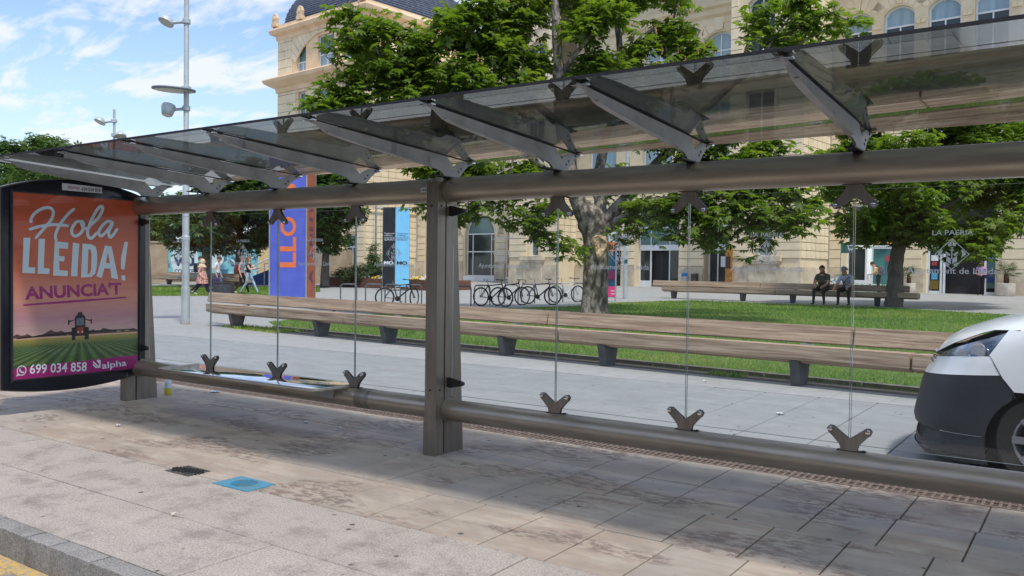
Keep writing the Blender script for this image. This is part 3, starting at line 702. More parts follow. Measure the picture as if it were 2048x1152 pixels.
# ================================================================ ADVERT PANEL
AX = -8.60
ad = thing('advert_panel', 'black framed advertising case with orange and purple poster at the shelter end', 'advertising panel', (AX, 4.6, 0))
def arch(y): # top edge
    t = (y-4.6)/.74; return 2.335 - .135*t*t
def bot(y):
    t = (y-4.5)/.8; return .205 + .09*t*t
yy = [3.855 + i*(5.325-3.855)/16 for i in range(17)]
outline = [(y, bot(y)) for y in yy] + [(y, arch(y)) for y in reversed(yy)]
m = MB(); m.prism(outline, (AX-.15, 0, 0), (0,1,0), (0,0,1), (1,0,0), .145); lw(m, 'case', M('black_enamel', (.006,.007,.012), (.008,.009,.015), scale=3, rough=.18), ad)
big = [(3.775, .30)] + [(y, bot(y)-.012) for y in yy] + [(5.345, .28), (5.345, 2.19)] + [(y, arch(y)+.012) for y in reversed(yy)] + [(3.775, 2.22)]
m = MB(); m.prism(big, (AX-.17, 0, 0), (0,1,0), (0,0,1), (1,0,0), .13); lw(m, 'casing', steel, ad)
ps, pt = .352, 2.165; py0, py1 = 3.948, 5.232
m = MB(); 
for (a, b_, c_, d) in ((py0-.012, py0, ps-.012, pt+.012), (py1, py1+.012, ps-.012, pt+.012)): m.box(AX-.004, AX-.001, a, b_, c_, d)
m.box(AX-.004, AX-.001, py0, py1, ps-.012, ps); m.box(AX-.004, AX-.001, py0, py1, pt, pt+.012); lw(m, 'inner_frame', black_plastic, ad)
def poster_mat():
    mm, nt, b, out = newmat('poster_print'); w = coords(nt, 'World'); s = nt.nodes.new('ShaderNodeSeparateXYZ'); nt.links.new(w, s.inputs[0])
    mr = nt.nodes.new('ShaderNodeMapRange'); mr.inputs['From Min'].default_value = .70; mr.inputs['From Max'].default_value = pt; nt.links.new(s.outputs['Z'], mr.inputs['Value'])
    c = ramp(nt, mr.outputs[0], [(0.0, lin(226,176,124)), (.06, lin(206,170,160)), (.16, lin(190,140,146)), (.30, lin(214,146,120)), (.45, lin(200,108,78)), (.75, lin(196,88,52)), (1.0, lin(190,80,46))])
    c = mix(nt, ramp(nt, noise(nt, coords(nt, 'World', (1, 1, 5)), 5, 4), [(.4, 0.0), (.7, .18)]), c, lin(150,74,60))
    nt.links.new(c, b.inputs['Base Color']); b.inputs['Roughness'].default_value = .4; return mm
hz_ = .735
m = MB(); m.add([(AX+.001, py0, hz_), (AX+.001, py1, hz_), (AX+.001, py1, pt), (AX+.001, py0, pt)], [(0,1,2,3)]); poster = lw(m, 'poster', poster_mat(), ad)
def flat(name, polys, mat, lift=.002, holes=()):
    m = MB()
    for poly in polys:
        loops = poly if isinstance(poly[0][0], (tuple, list)) else [poly]
        pts = [p for l in loops for p in l]; tri = tessellate_polygon([[Vector((p[0], p[1], 0)) for p in l] for l in loops])
        m.add([(AX+lift, p[0], p[1]) for p in pts], [tuple(t) for t in tri])
    o = m.build(name, mat, poster); o.data.transform(Matrix.Translation(-Vector(ad.location))); return o
def field_mat():
    mm, nt, b, out = newmat('poster_field'); w = coords(nt, 'World'); s = nt.nodes.new('ShaderNodeSeparateXYZ'); nt.links.new(w, s.inputs[0])
    # crop rows running to a vanishing point printed on the poster
    dy_ = nt.nodes.new('ShaderNodeMath'); dy_.operation = 'SUBTRACT'; dy_.inputs[1].default_value = 4.60; nt.links.new(s.outputs['Y'], dy_.inputs[0])
    dz_ = nt.nodes.new('ShaderNodeMath'); dz_.operation = 'SUBTRACT'; dz_.inputs[0].default_value = .76; nt.links.new(s.outputs['Z'], dz_.inputs[1])
    q = nt.nodes.new('ShaderNodeMath'); q.operation = 'DIVIDE'; nt.links.new(dy_.outputs[0], q.inputs[0]); nt.links.new(dz_.outputs[0], q.inputs[1])
    m5 = nt.nodes.new('ShaderNodeMath'); m5.operation = 'MULTIPLY'; m5.inputs[1].default_value = 12.0; nt.links.new(q.outputs[0], m5.inputs[0])
    sn = nt.nodes.new('ShaderNodeMath'); sn.operation = 'SINE'; nt.links.new(m5.outputs[0], sn.inputs[0])
    mr = nt.nodes.new('ShaderNodeMapRange'); mr.inputs['From Min'].default_value = -1; nt.links.new(sn.outputs[0], mr.inputs['Value'])
    c = ramp(nt, mr.outputs[0], [(0.0, lin(34,52,30)), (.5, lin(70,100,52)), (1.0, lin(104,132,70))])
    mz = nt.nodes.new('ShaderNodeMapRange'); mz.inputs['From Min'].default_value = .66; mz.inputs['From Max'].default_value = .735; nt.links.new(s.outputs['Z'], mz.inputs['Value'])
    c = mix(nt, mz.outputs[0], c, lin(196,168,84)); c = mix(nt, .35, c, ramp(nt, noise(nt, w, 70, 4), [(.3, lin(30,44,26)), (.7, lin(120,140,80))]))
    nt.links.new(c, b.inputs['Base Color']); b.inputs['Roughness'].default_value = .4; return mm
bz = lambda y: .468 + .035*(y-py0)/(py1-py0)
flat('field', [[(py0, .40), (py1, .40), (py1, hz_), (py0, hz_)]], field_mat(), .0012)
mag = M('magenta_print', lin(158,26,110), lin(150,24,104), scale=3, rough=.4); wht = M('white_print', lin(226,232,234), lin(214,222,226), scale=3, rough=.4)
lbl = M('pale_blue_print', lin(206,222,228), lin(196,212,220), scale=3, rough=.4); trk = M('dark_print', lin(44,34,34), lin(34,28,30), scale=30, rough=.4)
red_p = M('red_print', lin(160,52,40), lin(130,40,34), scale=30, rough=.4)
flat('magenta_band', [[(py0, ps), (py1, ps), (py1, .497), (py0, .462)]], mag, .0020)
hedge = [(py0, .752)]
for i in range(40): y = py0 + i*(py1-py0)/39; hedge.append((y, .775 + .012*math.sin(i*1.9) + .01*math.sin(i*.7) + (.022 if 8 < i < 16 or 22 < i < 30 else 0)))
hedge.append((py1, .752)); flat('hedgerow', [hedge], M('hedge_print', lin(74,58,56), lin(96,70,60), scale=30, rough=.4), .0016)
ty = 4.60
flat('tractor', [[(ty-.085,.70),(ty-.05,.70),(ty-.05,.83),(ty-.09,.83)], [(ty+.045,.70),(ty+.09,.70),(ty+.09,.83),(ty+.05,.83)], [(ty-.055,.74),(ty+.055,.74),(ty+.055,.93),(ty+.04,.955),(ty-.04,.955),(ty-.055,.93)],
     [(ty-.03,.955),(ty+.03,.955),(ty+.02,.985),(ty-.02,.985)], [(ty-.115,.885),(ty-.055,.905),(ty-.055,.913),(ty-.115,.9)], [(ty+.115,.885),(ty+.055,.905),(ty+.055,.913),(ty+.115,.9)], [(ty-.125,.86),(ty-.11,.86),(ty-.11,.91),(ty-.125,.91)], [(ty+.11,.86),(ty+.125,.86),(ty+.125,.91),(ty+.11,.91)],
     [(py0+.03,.745),(ty-.08,.765),(ty-.08,.79),(py0+.03,.755)], [(py1-.03,.775),(ty+.08,.765),(ty+.08,.79),(py1-.03,.785)]], trk, .0026)
flat('tractor_bonnet', [[(ty-.032,.76),(ty+.032,.76),(ty+.032,.83),(ty-.032,.83)]], red_p, .0030)
flat('tractor_lamp', [[(ty-.028,.775),(ty-.014,.775),(ty-.014,.79),(ty-.028,.79)], [(ty+.014,.775),(ty+.028,.775),(ty+.028,.79),(ty+.014,.79)]], wht, .0034)
flat('tractor_window', [[(ty-.042,.85),(ty+.042,.85),(ty+.036,.925),(ty-.036,.925)]], M('window_print', lin(110,120,124), lin(90,98,104), scale=30, rough=.4), .0030)
def c6(x, y):                                    # measured positions on the poster plane
    p = at_x(30 + x*.19099, 400 + y*.19099, AX); return (p.y, p.z)
def c6l(L): return [c6(*p) for p in L]
lets = [[(88,395),(160,395),(140,705),(210,705),(208,770),(75,765)], [(245,405),(312,408),(300,712),(360,716),(358,776),(236,772)],
  [(415,430),(557,447),(553,512),(462,505),(460,585),(520,592),(513,645),(460,638),(465,735),(552,742),(552,797),(396,792)], [(605,445),(672,458),(650,800),(585,797)],
  [(1145,440),(1182,437),(1145,730),(1108,722),(1110,600)], [(1112,790),(1152,790),(1152,845),(1118,840)]]
holed = [[[(705,455),(800,465),(845,490),(860,560),(858,680),(840,770),(800,805),(690,812)], [(768,515),(790,520),(800,560),(797,720),(785,765),(757,783)]],
         [[(940,478),(1010,485),(1080,830),(1010,815),(995,718),(935,715),(905,818),(852,800)], [(972,545),(950,660),(992,662)]]]
flat('headline', [c6l(l) for l in lets] + [[c6l(a) for a in h] for h in holed], lbl, .0022)
def cat(pts, n=6):
    P = [Vector((p[0], p[1])) for p in pts]; P = [P[0]*2-P[1]] + P + [P[-1]*2-P[-2]]; out = []
    for i in range(1, len(P)-2):
        for k in range(n):
            t = k/n; a, b_, c_, d = P[i-1], P[i], P[i+1], P[i+2]
            out.append(.5*((2*b_) + (-a+c_)*t + (2*a-5*b_+4*c_-d)*t*t + (-a+3*b_-3*c_+d)*t**3))
    out.append(P[-2]); return out
def strip(pts, w, closed=False):
    """one unbroken ribbon along a smooth path: (points, faces)"""
    P = cat(pts); n = len(P); V = []
    for i, p in enumerate(P):
        d = (P[min(i+1, n-1)] - P[max(i-1, 0)]).normalized(); q = Vector((-d.y, d.x)); e = w*(.55 if i in (0, n-1) else (.9 if i in (1, n-2) else 1))
        V += [tuple(p+q*e), tuple(p-q*e)]
    return V
def strips(name, Ls, mat, lift):
    m = MB(); h = lift
    for V in Ls:
        n = len(V)//2; pts = [(AX+h+.0012*(i//2)/n, p[0], p[1]) for i, p in enumerate(V)]; h += .0014
        m.add(pts, [(2*i, 2*i+1, 2*i+3, 2*i+2) for i in range(n-1)])
    o = m.build(name, mat, poster); o.data.transform(Matrix.Translation(-Vector(ad.location))); return o
strokes = [[(165,240),(170,190),(215,130),(300,85),(370,85),(400,130),(375,210),(300,300),(210,405)], [(145,310),(250,278),(400,258),(560,270)], [(622,88),(560,140),(485,230),(445,300),(420,370),(430,440)],
  [(702,225),(640,230),(597,290),(592,350),(632,378),(690,340),(715,270),(702,225),(690,240),(712,290),(755,300)], [(755,305),(800,250),(870,185),(912,100),(900,66),(860,95),(800,200),(758,310),(760,375),(795,400),(860,335)],
  [(1018,235),(960,225),(892,290),(872,350),(900,375),(960,320),(1018,238),(978,330),(985,385),(1015,375),(1070,295)]]
strips('script_word', [c6l(strip(s_, 16)) for s_ in strokes], lbl, .0026)
flat('underline', [c6l([(78,1108),(90,1092),(560,1052),(1165,1012),(1166,1026),(560,1078),(100,1108)])], mag, .0022)
def fit_text(body, A, B, h, mat, name, lift=.0022, bold=0.02, font_sp=1.0, shear=0.0, parent=None, frame=None):
    """text fitted between two pixels on the poster plane"""
    me = text_mesh(body, 1, bold, 0, 'LEFT', shear, font_sp); xs_ = [v.co.x for v in me.vertices]; ys_ = [v.co.y for v in me.vertices]
    pa, pb = at_x(*A, AX), at_x(*B, AX); L_ = (pb-pa).length; sx = L_/(max(xs_)-min(xs_)); sy = h/(max(ys_)-min(ys_))
    for v in me.vertices: v.co.x = (v.co.x-min(xs_))*sx; v.co.y = (v.co.y-min(ys_))*sy; v.co.z = 0
    u_ = (pb-pa).normalized(); pr = parent or poster
    o = place_mesh(name, me, mat, (AX+lift, pa.y, pa.z), u_, Vector((1,0,0)).cross(u_), (1,0,0), pr, False); o.data.transform(Matrix.Translation(-Vector(ad.location))); return o
fit_text("ANUNCIA'T", (50, 600), (243, 589), .135, mag, 'slogan', bold=.035)
fit_text('699 034 858', (59, 748), (173, 742), .095, wht, 'phone_number', bold=.012)
fit_text('alpha', (204, 742), (253, 735), .088, wht, 'brand_word', bold=.008)
def chev(px, py, s, mat, name):
    q = at_x(px, py, AX); y, z = q.y, q.z
    return flat(name, [[(y-.05*s, z+.03*s), (y, z-.02*s), (y+.0*s, z+.0*s), (y-.05*s, z+.05*s)], [(y-.01*s, z+.045*s), (y+.012*s, z+.015*s), (y+.02*s, z+.04*s), (y+.005*s, z+.06*s)], [(y+.0*s, z-.022*s), (y+.03*s, z-.018*s), (y+.032*s, z+.05*s), (y+.018*s, z+.05*s), (y+.015*s, z+.0*s)],
       [(y-.05*s, z+.0*s), (y-.02*s, z-.03*s), (y+.03*s, z-.03*s), (y+.03*s, z-.02*s), (y-.012*s, z-.018*s), (y-.05*s, z+.018*s)]], mat, .0026)
chev(195, 730, 1.0, wht, 'brand_mark')
ic_ = at_x(43, 741, AX); rg_ = []
for k in range(20):
    a, b_ = 2*PI*k/20, 2*PI*(k+1)/20; rg_.append([(ic_.y+.045*math.cos(a), ic_.z+.05*math.sin(a)), (ic_.y+.045*math.cos(b_), ic_.z+.05*math.sin(b_)), (ic_.y+.037*math.cos(b_), ic_.z+.041*math.sin(b_)), (ic_.y+.037*math.cos(a), ic_.z+.041*math.sin(a))])
rg_.append([(ic_.y-.05, ic_.z-.055), (ic_.y-.02, ic_.z-.045), (ic_.y-.038, ic_.z-.02)])
strips('handset', [strip([(ic_.y-.016, ic_.z+.02), (ic_.y-.014, ic_.z-.002), (ic_.y+.004, ic_.z-.018), (ic_.y+.022, ic_.z-.018)], .006)], wht, .003)
flat('phone_icon', rg_, wht, .0026)
# sticker on the black frame
sa, sb, sc_, sd_ = at_x(124, 380, AX), at_x(204, 387, AX), at_x(204, 375, AX), at_x(124, 366, AX)
m = MB(); m.add([(AX+.001, q.y, q.z) for q in (sa, sb, sc_, sd_)], [(0,1,2,3)]); stk = lw(m, 'sticker', M('sticker_grey', lin(206,206,210), None, scale=5, rough=.5), ad)
fit_text('alpha', (135, 378.5), (159, 380.5), .042, M('purple_print', lin(140,50,110), None, scale=5), 'sticker_word', .002, .006, parent=stk)
fit_text('699 034 858', (163, 381.5), (201, 384.5), .038, trk, 'sticker_number', .002, .006, parent=stk)
m = MB(); m.box(AX+.018, AX+.022, 3.93, 5.25, .335, 2.18); lw(m, 'front_glass', glass_mat('poster_glass', (.98,.985,.985), ior=1.2), ad)
for yq in (3.93, 5.25): 
    m = MB(); m.box(AX-.005, AX+.024, yq-.006, yq+.006, .33, 2.185); lw(m, 'glass_bead', black_plastic, ad)
# ================================================================ THE TOWN BUILDING  (its own frame: u along the front, v away, z up)
bld = thing('civic_building', 'long cream stone building with arched windows, cornices and a slate mansard corner', 'building', (0,0,0), BANG)
stone = M('cream_render', lin(226,210,178), lin(214,196,162), scale=.9, rough=.85, bmp=.15, bdist=.01, bscale=30)
stone2 = M('cream_block', lin(232,216,184), lin(220,202,168), scale=1.4, rough=.82, bmp=.2, bdist=.01, bscale=24, rand=.035)
pinkst = M('peach_render', lin(232,204,168), lin(218,188,150), scale=.7, rough=.85, bmp=.1, bdist=.01, bscale=20)
plinth_m = M('plinth_stone', lin(212,200,176), lin(188,172,148), scale=1.2, rough=.85, bmp=.2, bdist=.01, bscale=20)
slate = M('slate', lin(84,90,104), lin(62,68,82), scale=3, rough=.55, rand=.1)
frame_w = M('white_frame', lin(226,230,230), lin(214,218,220), scale=3, rough=.4)
pane_d = M('dark_pane', (.02,.028,.028), (.035,.045,.045), scale=.9, rough=.06, spec=.6)
pane_t = M('teal_blind_pane', lin(98,128,124), lin(80,110,108), scale=.8, rough=.12, spec=.6)
pane_s = M('sky_blind_pane', lin(150,172,180), lin(124,150,160), scale=.8, rough=.12, spec=.6, stretch=(4,1,.3))
inner = M('dark_interior', (.012,.012,.014), (.03,.03,.032), scale=1, rough=.8)
def bb_(mb, name, mat, smooth=False): return mb.build(name, mat, bld, smooth)
weather(stone, (.30,.24,.17), .25, .9, (1,1,.25), .5, .72); weather(stone2, (.34,.28,.20), .16, 1.1, (1,1,.4), .5, .7); weather(plinth_m, (.16,.14,.11), .5, 1.6, (1,1,.6), .48, .68); weather(pinkst, (.34,.25,.17), .35, .8, (1,1,.25), .5, .72)
blocks_as_parts = [0]
stuff_blocks = MB(); shaded_mortar_bed = MB()
unit = MB(); b0 = .012
def block_mesh():
    bm = bmesh.new(); bmesh.ops.create_cube(bm, size=1); bmesh.ops.translate(bm, verts=bm.verts, vec=(.5, .5, .5)); me = bpy.data.meshes.new('stone_block'); bm.to_mesh(me); bm.free(); me.materials.append(stone2); return me
UB = block_mesh()
def block(u0, u1, z0, z1, v, part, axis='u', proud=.055):
    """a facing block, set proud of the wall behind so that the joints are recessed"""
    g = .018
    if u1-u0 < .06: return
    if axis == 'u':
        if part and blocks_as_parts[0] < 285:
            blocks_as_parts[0] += 1
            inst('stone_block', UB, bld, (u0+g, v-proud-random.uniform(0, .004), z0+g), (0,0,0), (u1-u0-2*g, proud+.02, z1-z0-2*g))
        else: stuff_blocks.box(u0+g, u1-g, v-proud, v+.02, z0+g, z1-g)
    else:                                        # side wall: u is constant (v argument), runs along v
        if part and blocks_as_parts[0] < 285:
            blocks_as_parts[0] += 1
            inst('stone_block', UB, bld, (v-.02, u0+g, z0+g), (0,0,0), (proud+.02, u1-u0-2*g, z1-z0-2*g))
        else: stuff_blocks.box(v-.02, v+proud, u0+g, u1-g, z0+g, z1-g)
def wall(u0, u1, z0, z1, v, opens, depth=.45, mat=stone, name='wall'):
    """front wall with holes: opens = (ua, ub, za, zb, arched rise)"""
    loops = [[(u0, z0), (u1, z0), (u1, z1), (u0, z1)]]
    for (a, b_, c_, d, rise) in opens:
        if rise > 0:
            w = (b_-a)/2; R_ = (w*w+rise*rise)/(2*rise); zc2 = d-R_; a0 = math.asin(min(1, w/R_)); 
            if rise >= w*.98: a0 = PI/2
            L = [(a, c_), (b_, c_)] + [((a+b_)/2 + R_*math.sin(a0 - 2*a0*k/12), zc2 + R_*math.cos(a0 - 2*a0*k/12)) for k in range(13)]
        else: L = [(a, c_), (b_, c_), (b_, d), (a, d)]
        loops.append(L[::-1])
    pts = [p for l in loops for p in l]; tri = tessellate_polygon([[Vector((p[0], p[1], 0)) for p in l] for l in loops])
    m = MB(); m.add([(p[0], v, p[1]) for p in pts], [])
    for t in tri:
        A, B, C_ = [Vector((pts[i][0], pts[i][1], 0)) for i in t]
        m.f.append(tuple(t) if (B-A).cross(C_-A).z > 0 else tuple(reversed(t)))
    for l in loops[1:]:
        n = len(l); m.add([(p[0], v, p[1]) for p in l] + [(p[0], v+depth, p[1]) for p in l], [(i, (i+1) % n, n+(i+1) % n, n+i) for i in range(n)])
    return bb_(m, name, mat)
def arch_half(o, z):
    a, b_, c_, d, rise = o
    if z <= d-rise: return (b_-a)/2
    w = (b_-a)/2; R_ = (w*w+rise*rise)/(2*rise); dz = z-(d-R_)
    return math.sqrt(max(0, R_*R_-dz*dz)) if dz < R_ else 0
def courses(u0, u1, z0, z1, v, opens, H=.52, L=1.15, part=False, margin=.10, vous=.55, sides=True):
    z = z0; k = 0
    while z < z1-.1:
        zt_ = min(z+H, z1); spans = [(u0, u1)]
        for o in opens:
            a, b_, c_, d, rise = o; top = d + (vous if rise > 0 else vous*.0)
            if z >= top-.02 or zt_ <= c_+.02: continue
            if rise > 0 and zt_ > d-rise:
                zz = max(z, d-rise) - (d-rise); w = (b_-a)/2+vous; hh = math.sqrt(max(.0, w*w - (zz*w/(rise+vous))**2)) if rise > 0 else w
                lo_, hi_ = (a+b_)/2-hh, (a+b_)/2+hh
            else: lo_, hi_ = a-margin, b_+margin
            ns = []
            for (p, q) in spans:
                if hi_ <= p or lo_ >= q: ns.append((p, q)); continue
                if lo_ > p: ns.append((p, lo_))
                if hi_ < q: ns.append((hi_, q))
            spans = ns
        for (p, q) in spans:
            if q-p > .1: shaded_mortar_bed.add([(p+.02, v-.006, z+.0), (q-.02, v-.006, z+.0), (q-.02, v-.006, zt_), (p+.02, v-.006, zt_)], [(0,1,2,3)])
            n = max(1, round((q-p)/L)); s_ = (q-p)/n
            if n > 1 and k % 2:
                xs2 = [p, p+s_/2] + [p+s_/2+s_*i for i in range(1, n)] + [q]
            else: xs2 = [p+s_*i for i in range(n+1)]
            for a, b_ in zip(xs2[:-1], xs2[1:]): block(a, b_, z, zt_, v, part)
        z += H; k += 1
def voussoirs(o, v, wid=.55, n=9, proud=.04, key=True):
    a, b_, c_, d, rise = o; w = (b_-a)/2; R_ = (w*w+rise*rise)/(2*rise); zc2 = d-R_; a0 = math.asin(min(1, w/R_)) if rise < w*.98 else PI/2
    cu = (a+b_)/2; t_ = .10
    for i in range(n):
        p, q = -a0 + 2*a0*i/n + .012, -a0 + 2*a0*(i+1)/n - .012
        poly = [(cu+(R_+t_)*math.sin(p), zc2+(R_+t_)*math.cos(p)), (cu+(R_+t_)*math.sin(q), zc2+(R_+t_)*math.cos(q)), (cu+(R_+wid)*math.sin(q), zc2+(R_+wid)*math.cos(q)), (cu+(R_+wid)*math.sin(p), zc2+(R_+wid)*math.cos(p))]
        m = MB(); m.prism(poly[::-1], (0, v, 0), (1,0,0), (0,0,1), (0,-1,0), proud + (.05 if key and i == n//2 else 0), -.02); m.build('voussoir', stone2, bld)
def arch_pts(o, inset=0.0, n=12):
    a, b_, c_, d, rise = o; a += inset; b_ -= inset; d -= inset; c_ += inset
    if rise <= 0: return [(a, c_), (b_, c_), (b_, d), (a, d)]
    w = (b_-a)/2; rise = min(rise, w) if rise >= (o[1]-o[0])/2*.98 else rise
    R_ = (w*w+rise*rise)/(2*rise); zc2 = d-R_; a0 = PI/2 if rise >= w*.98 else math.asin(w/R_)
    return [(a, c_), (b_, c_)] + [((a+b_)/2 + R_*math.sin(a0-2*a0*k/n), zc2 + R_*math.cos(a0-2*a0*k/n)) for k in range(n+1)]
def window(o, v, mull_u=(), mull_z=(), top_mat=pane_t, bot_mat=pane_d, split=None, fw=.09, name='window', setb=.32):
    """white frame with bars; panes below and above the transom"""
    a, b_, c_, d, rise = o; vv = v+setb; fr = MB(); outer = arch_pts(o); innr = arch_pts(o, fw); n = len(outer)
    for i in range(n):
        j = (i+1) % n; A, B, C_, D = outer[i], outer[j], innr[j], innr[i]
        fr.add([(A[0], vv-.04, A[1]), (B[0], vv-.04, B[1]), (C_[0], vv-.04, C_[1]), (D[0], vv-.04, D[1]), (C_[0], vv+.03, C_[1]), (D[0], vv+.03, D[1])], [(0,1,2,3), (3,2,4,5)])
    f_ = fr.build(name, frame_w, bld)
    sp = split if split is not None else d
    pb_ = MB(); pts = arch_pts(o, fw*.5); lower = [p for p in pts]
    if split is not None:
        pb_.add([(a+fw*.5, vv, c_+fw*.5), (b_-fw*.5, vv, c_+fw*.5), (b_-fw*.5, vv, sp), (a+fw*.5, vv, sp)], [(0,1,2,3)]); pb_.build('pane', bot_mat, f_)
        up = [(b_-fw*.5, sp), ] + [p for p in pts if p[1] > sp] + [(a+fw*.5, sp)]
        q = MB(); q.add([(p[0], vv, p[1]) for p in up], [tuple(t) for t in tessellate_polygon([[Vector((p[0], p[1], 0)) for p in up]])]); q.build('pane', top_mat, f_)
    else:
        pb_.add([(p[0], vv, p[1]) for p in pts], [tuple(t) for t in tessellate_polygon([[Vector((p[0], p[1], 0)) for p in pts]])]); pb_.build('pane', bot_mat, f_)
    for mu in mull_u: MB().box(mu-.035, mu+.035, vv-.045, vv-.002, c_+fw, (split or d)-.02 if split else d-fw).build('bar', frame_w, f_)
    for mz in mull_z: MB().box(a+fw*.6, b_-fw*.6, vv-.05, vv-.001, mz-.045, mz+.045).build('bar', frame_w, f_)
    return f_
def sill(a, b_, z, v, deep=.22, h=.22, mat=plinth_m):
    m = MB(); m.box(a-.25, b_+.25, v-deep, v+.1, z-h, z-.003); m.box(a-.18, b_+.18, v-deep*.7, v+.1, z-h-.14, z-h-.003); return bb_(m, 'sill', mat)
def cornice(u0, u1, v, z, prof, mat=stone, name='cornice', side=None):
    """profile = (out, z) steps swept along u"""
    m = MB(); n = len(prof)
    A = [(u0-(p[0] if side in ('l', 'b') else 0), v-p[0], z+p[1]) for p in prof]; B = [(u1+(p[0] if side in ('r', 'b') else 0), v-p[0], z+p[1]) for p in prof]
    m.add(A+B, [(i, i+1, n+i+1, n+i) for i in range(n-1)] + [tuple(reversed(range(n))), tuple(range(n, 2*n))])
    m.f = [tuple(reversed(f)) for f in m.f]
    if side in ('r', 'b'):
        m.add([(u1+p[0], v-p[0], z+p[1]) for p in prof] + [(u1+p[0], v+14, z+p[1]) for p in prof], [(n+i, n+i+1, i+1, i) for i in range(n-1)])
    if side in ('l', 'b'):
        m.add([(u0-p[0], v-p[0], z+p[1]) for p in prof] + [(u0-p[0], v+14, z+p[1]) for p in prof], [(i, i+1, n+i+1, n+i) for i in range(n-1)])
    return bb_(m, name, mat)
BIG = [(0,-.75), (.10,-.70), (.12,-.45), (.35,-.30), (.40,-.18), (.75,-.05), (.80,.12), (.78,.20), (0,.30)]
SMALL = [(0,-.22), (.06,-.20), (.16,-.06), (.18,.04), (0,.10)]
G0 = .34                                          # ground line at the front
# ---- right wing with the shops (v = 49)
VS, VC, VM = 49.0, 45.0, 47.0
shop1 = (-17.0, -14.2, G0, 5.3, 0); door1 = (-12.75, -9.4, G0, 5.3, 0); shop3 = (-7.3, -4.4, G0, 5.3, 0)
up1 = [(-12.95-2.27*0+u_, -11.35+u_, 13.0, 16.1, .42) for u_ in (-4.5, -2.27, 0, 2.25, 4.5, 6.75, 9.0)]
mid1 = [(u_-.8, u_+.8, 7.4, 10.6, .4) for u_ in (-16.0, -12.2, -8.4, -4.6)]
opens = [shop1, door1, shop3] + mid1 + up1
wall(-18.1, 6, G0-.5, 18.4, VS, opens, name='wall')
courses(-18.05, -4.0, 1.72, 5.9, VS, [shop1, door1, shop3], part=True, margin=.22)
courses(-18.05, 6, 6.5, 12.0, VS, mid1, part=False, margin=.2)
for o in mid1: voussoirs(o, VS, n=7); window(o, VS, mull_u=((o[0]+o[1])/2,), mull_z=(o[2]+2.1,), top_mat=pane_s, bot_mat=pane_d)
for o in up1:
    window(o, VS, mull_u=((o[0]+o[1])/2,), mull_z=(15.0,), top_mat=pane_s, bot_mat=pane_d, split=15.0); voussoirs(o, VS, wid=.75, n=7, proud=.05)
    MB().box(o[0]-.32, o[0]-.1, VS-.10, VS+.02, 14.95, 15.2).build('impost', stone, bld); MB().box(o[1]+.1, o[1]+.32, VS-.10, VS+.02, 14.95, 15.2).build('impost', stone, bld)
    sill(o[0], o[1], o[2], VS, .16, .16, stone)
cornice(-18.1, 6, VS, 6.3, SMALL, name='string_course'); cornice(-18.1, 6, VS, 12.4, SMALL, name='string_course'); cornice(-18.1, 6, VS, 17.9, BIG, side=None)
m = MB()
for a, b_ in ((-18.05, -17.08), (-14.12, -12.83), (-9.32, -7.38), (-4.32, 6)): m.box(a, b_, VS-.12, VS+.02, G0-.4, 1.6); m.box(a, b_, VS-.07, VS+.02, 1.603, 1.72)
bb_(m, 'plinth', plinth_m)
# ---- central block: two wings forward (v = 45), three bays between (v = 47)
wl = (-37.1, -36.3, 2.32, 5.15, 0); wr = (-20.55, -19.68, 2.32, 5.15, 0)
wlu = [(-37.5, -35.9, 8.2, 11.6, .0), (-37.5, -35.9, 14.0, 16.9, .35)]; wru = [(-21.4, -19.7, 8.2, 11.6, 0), (-21.35, -19.75, 13.4, 16.9, .35)]
wall(-38.9, -34.65, G0-.5, 21.0, VC, [wl]+wlu); wall(-22.35, -18.05, G0-.5, 21.0, VC, [wr]+wru)
for (a, b_, w_, wu) in ((-38.9, -34.65, wl, wlu), (-22.35, -18.05, wr, wru)):
    courses(a, b_, 2.2, 6.6, VC, [w_], H=.44, L=1.3, part=True, margin=.22); courses(a, b_, 7.2, 21.0, VC, wu, H=.62, L=1.6, margin=.25)
    window(w_, VC, top_mat=pane_t, bot_mat=M('grey_blind', lin(120,134,140), lin(104,118,124), scale=2, rough=.2), fw=.06)
    for o in wu: window(o, VC, mull_u=((o[0]+o[1])/2,), mull_z=(o[2]+(o[3]-o[2])*.62,), bot_mat=pane_d, top_mat=pane_s)
    m = MB(); m.box(w_[0]-.62, w_[1]+.62, VC-.32, VC+.02, 2.02, 2.30); m.box(w_[0]-.50, w_[1]+.50, VC-.25, VC+.02, 1.86, 2.017); m.box(w_[0]-.40, w_[1]+.40, VC-.16, VC+.02, G0-.3, 1.857); bb_(m, 'window_pedestal', plinth_m)
    m = MB(); m.box(a, b_+.0, VC-.09, VC+.02, G0-.4, 1.62); m.box(a, b_, VC-.05, VC+.02, 1.623, 1.72); bb_(m, 'plinth', plinth_m)
    for k in range(3):                            # flat-arch voussoirs over the small window
        cu = (w_[0]+w_[1])/2 + (k-1)*.36; MB().prism([(cu-.15-(k==0)*0, 5.2), (cu+.15, 5.2), (cu+.2+(k-1)*.2, 6.5), (cu-.2+(k-1)*.2, 6.5)], (0, VC, 0), (1,0,0), (0,0,1), (0,-1,0), .05, 0).build('voussoir', stone2, bld)
    cornice(a, b_, VC, 6.95, SMALL, name='string_course', side=None)
cornice(-38.9, -18.05, VC+.0, 21.5, BIG, side='b')
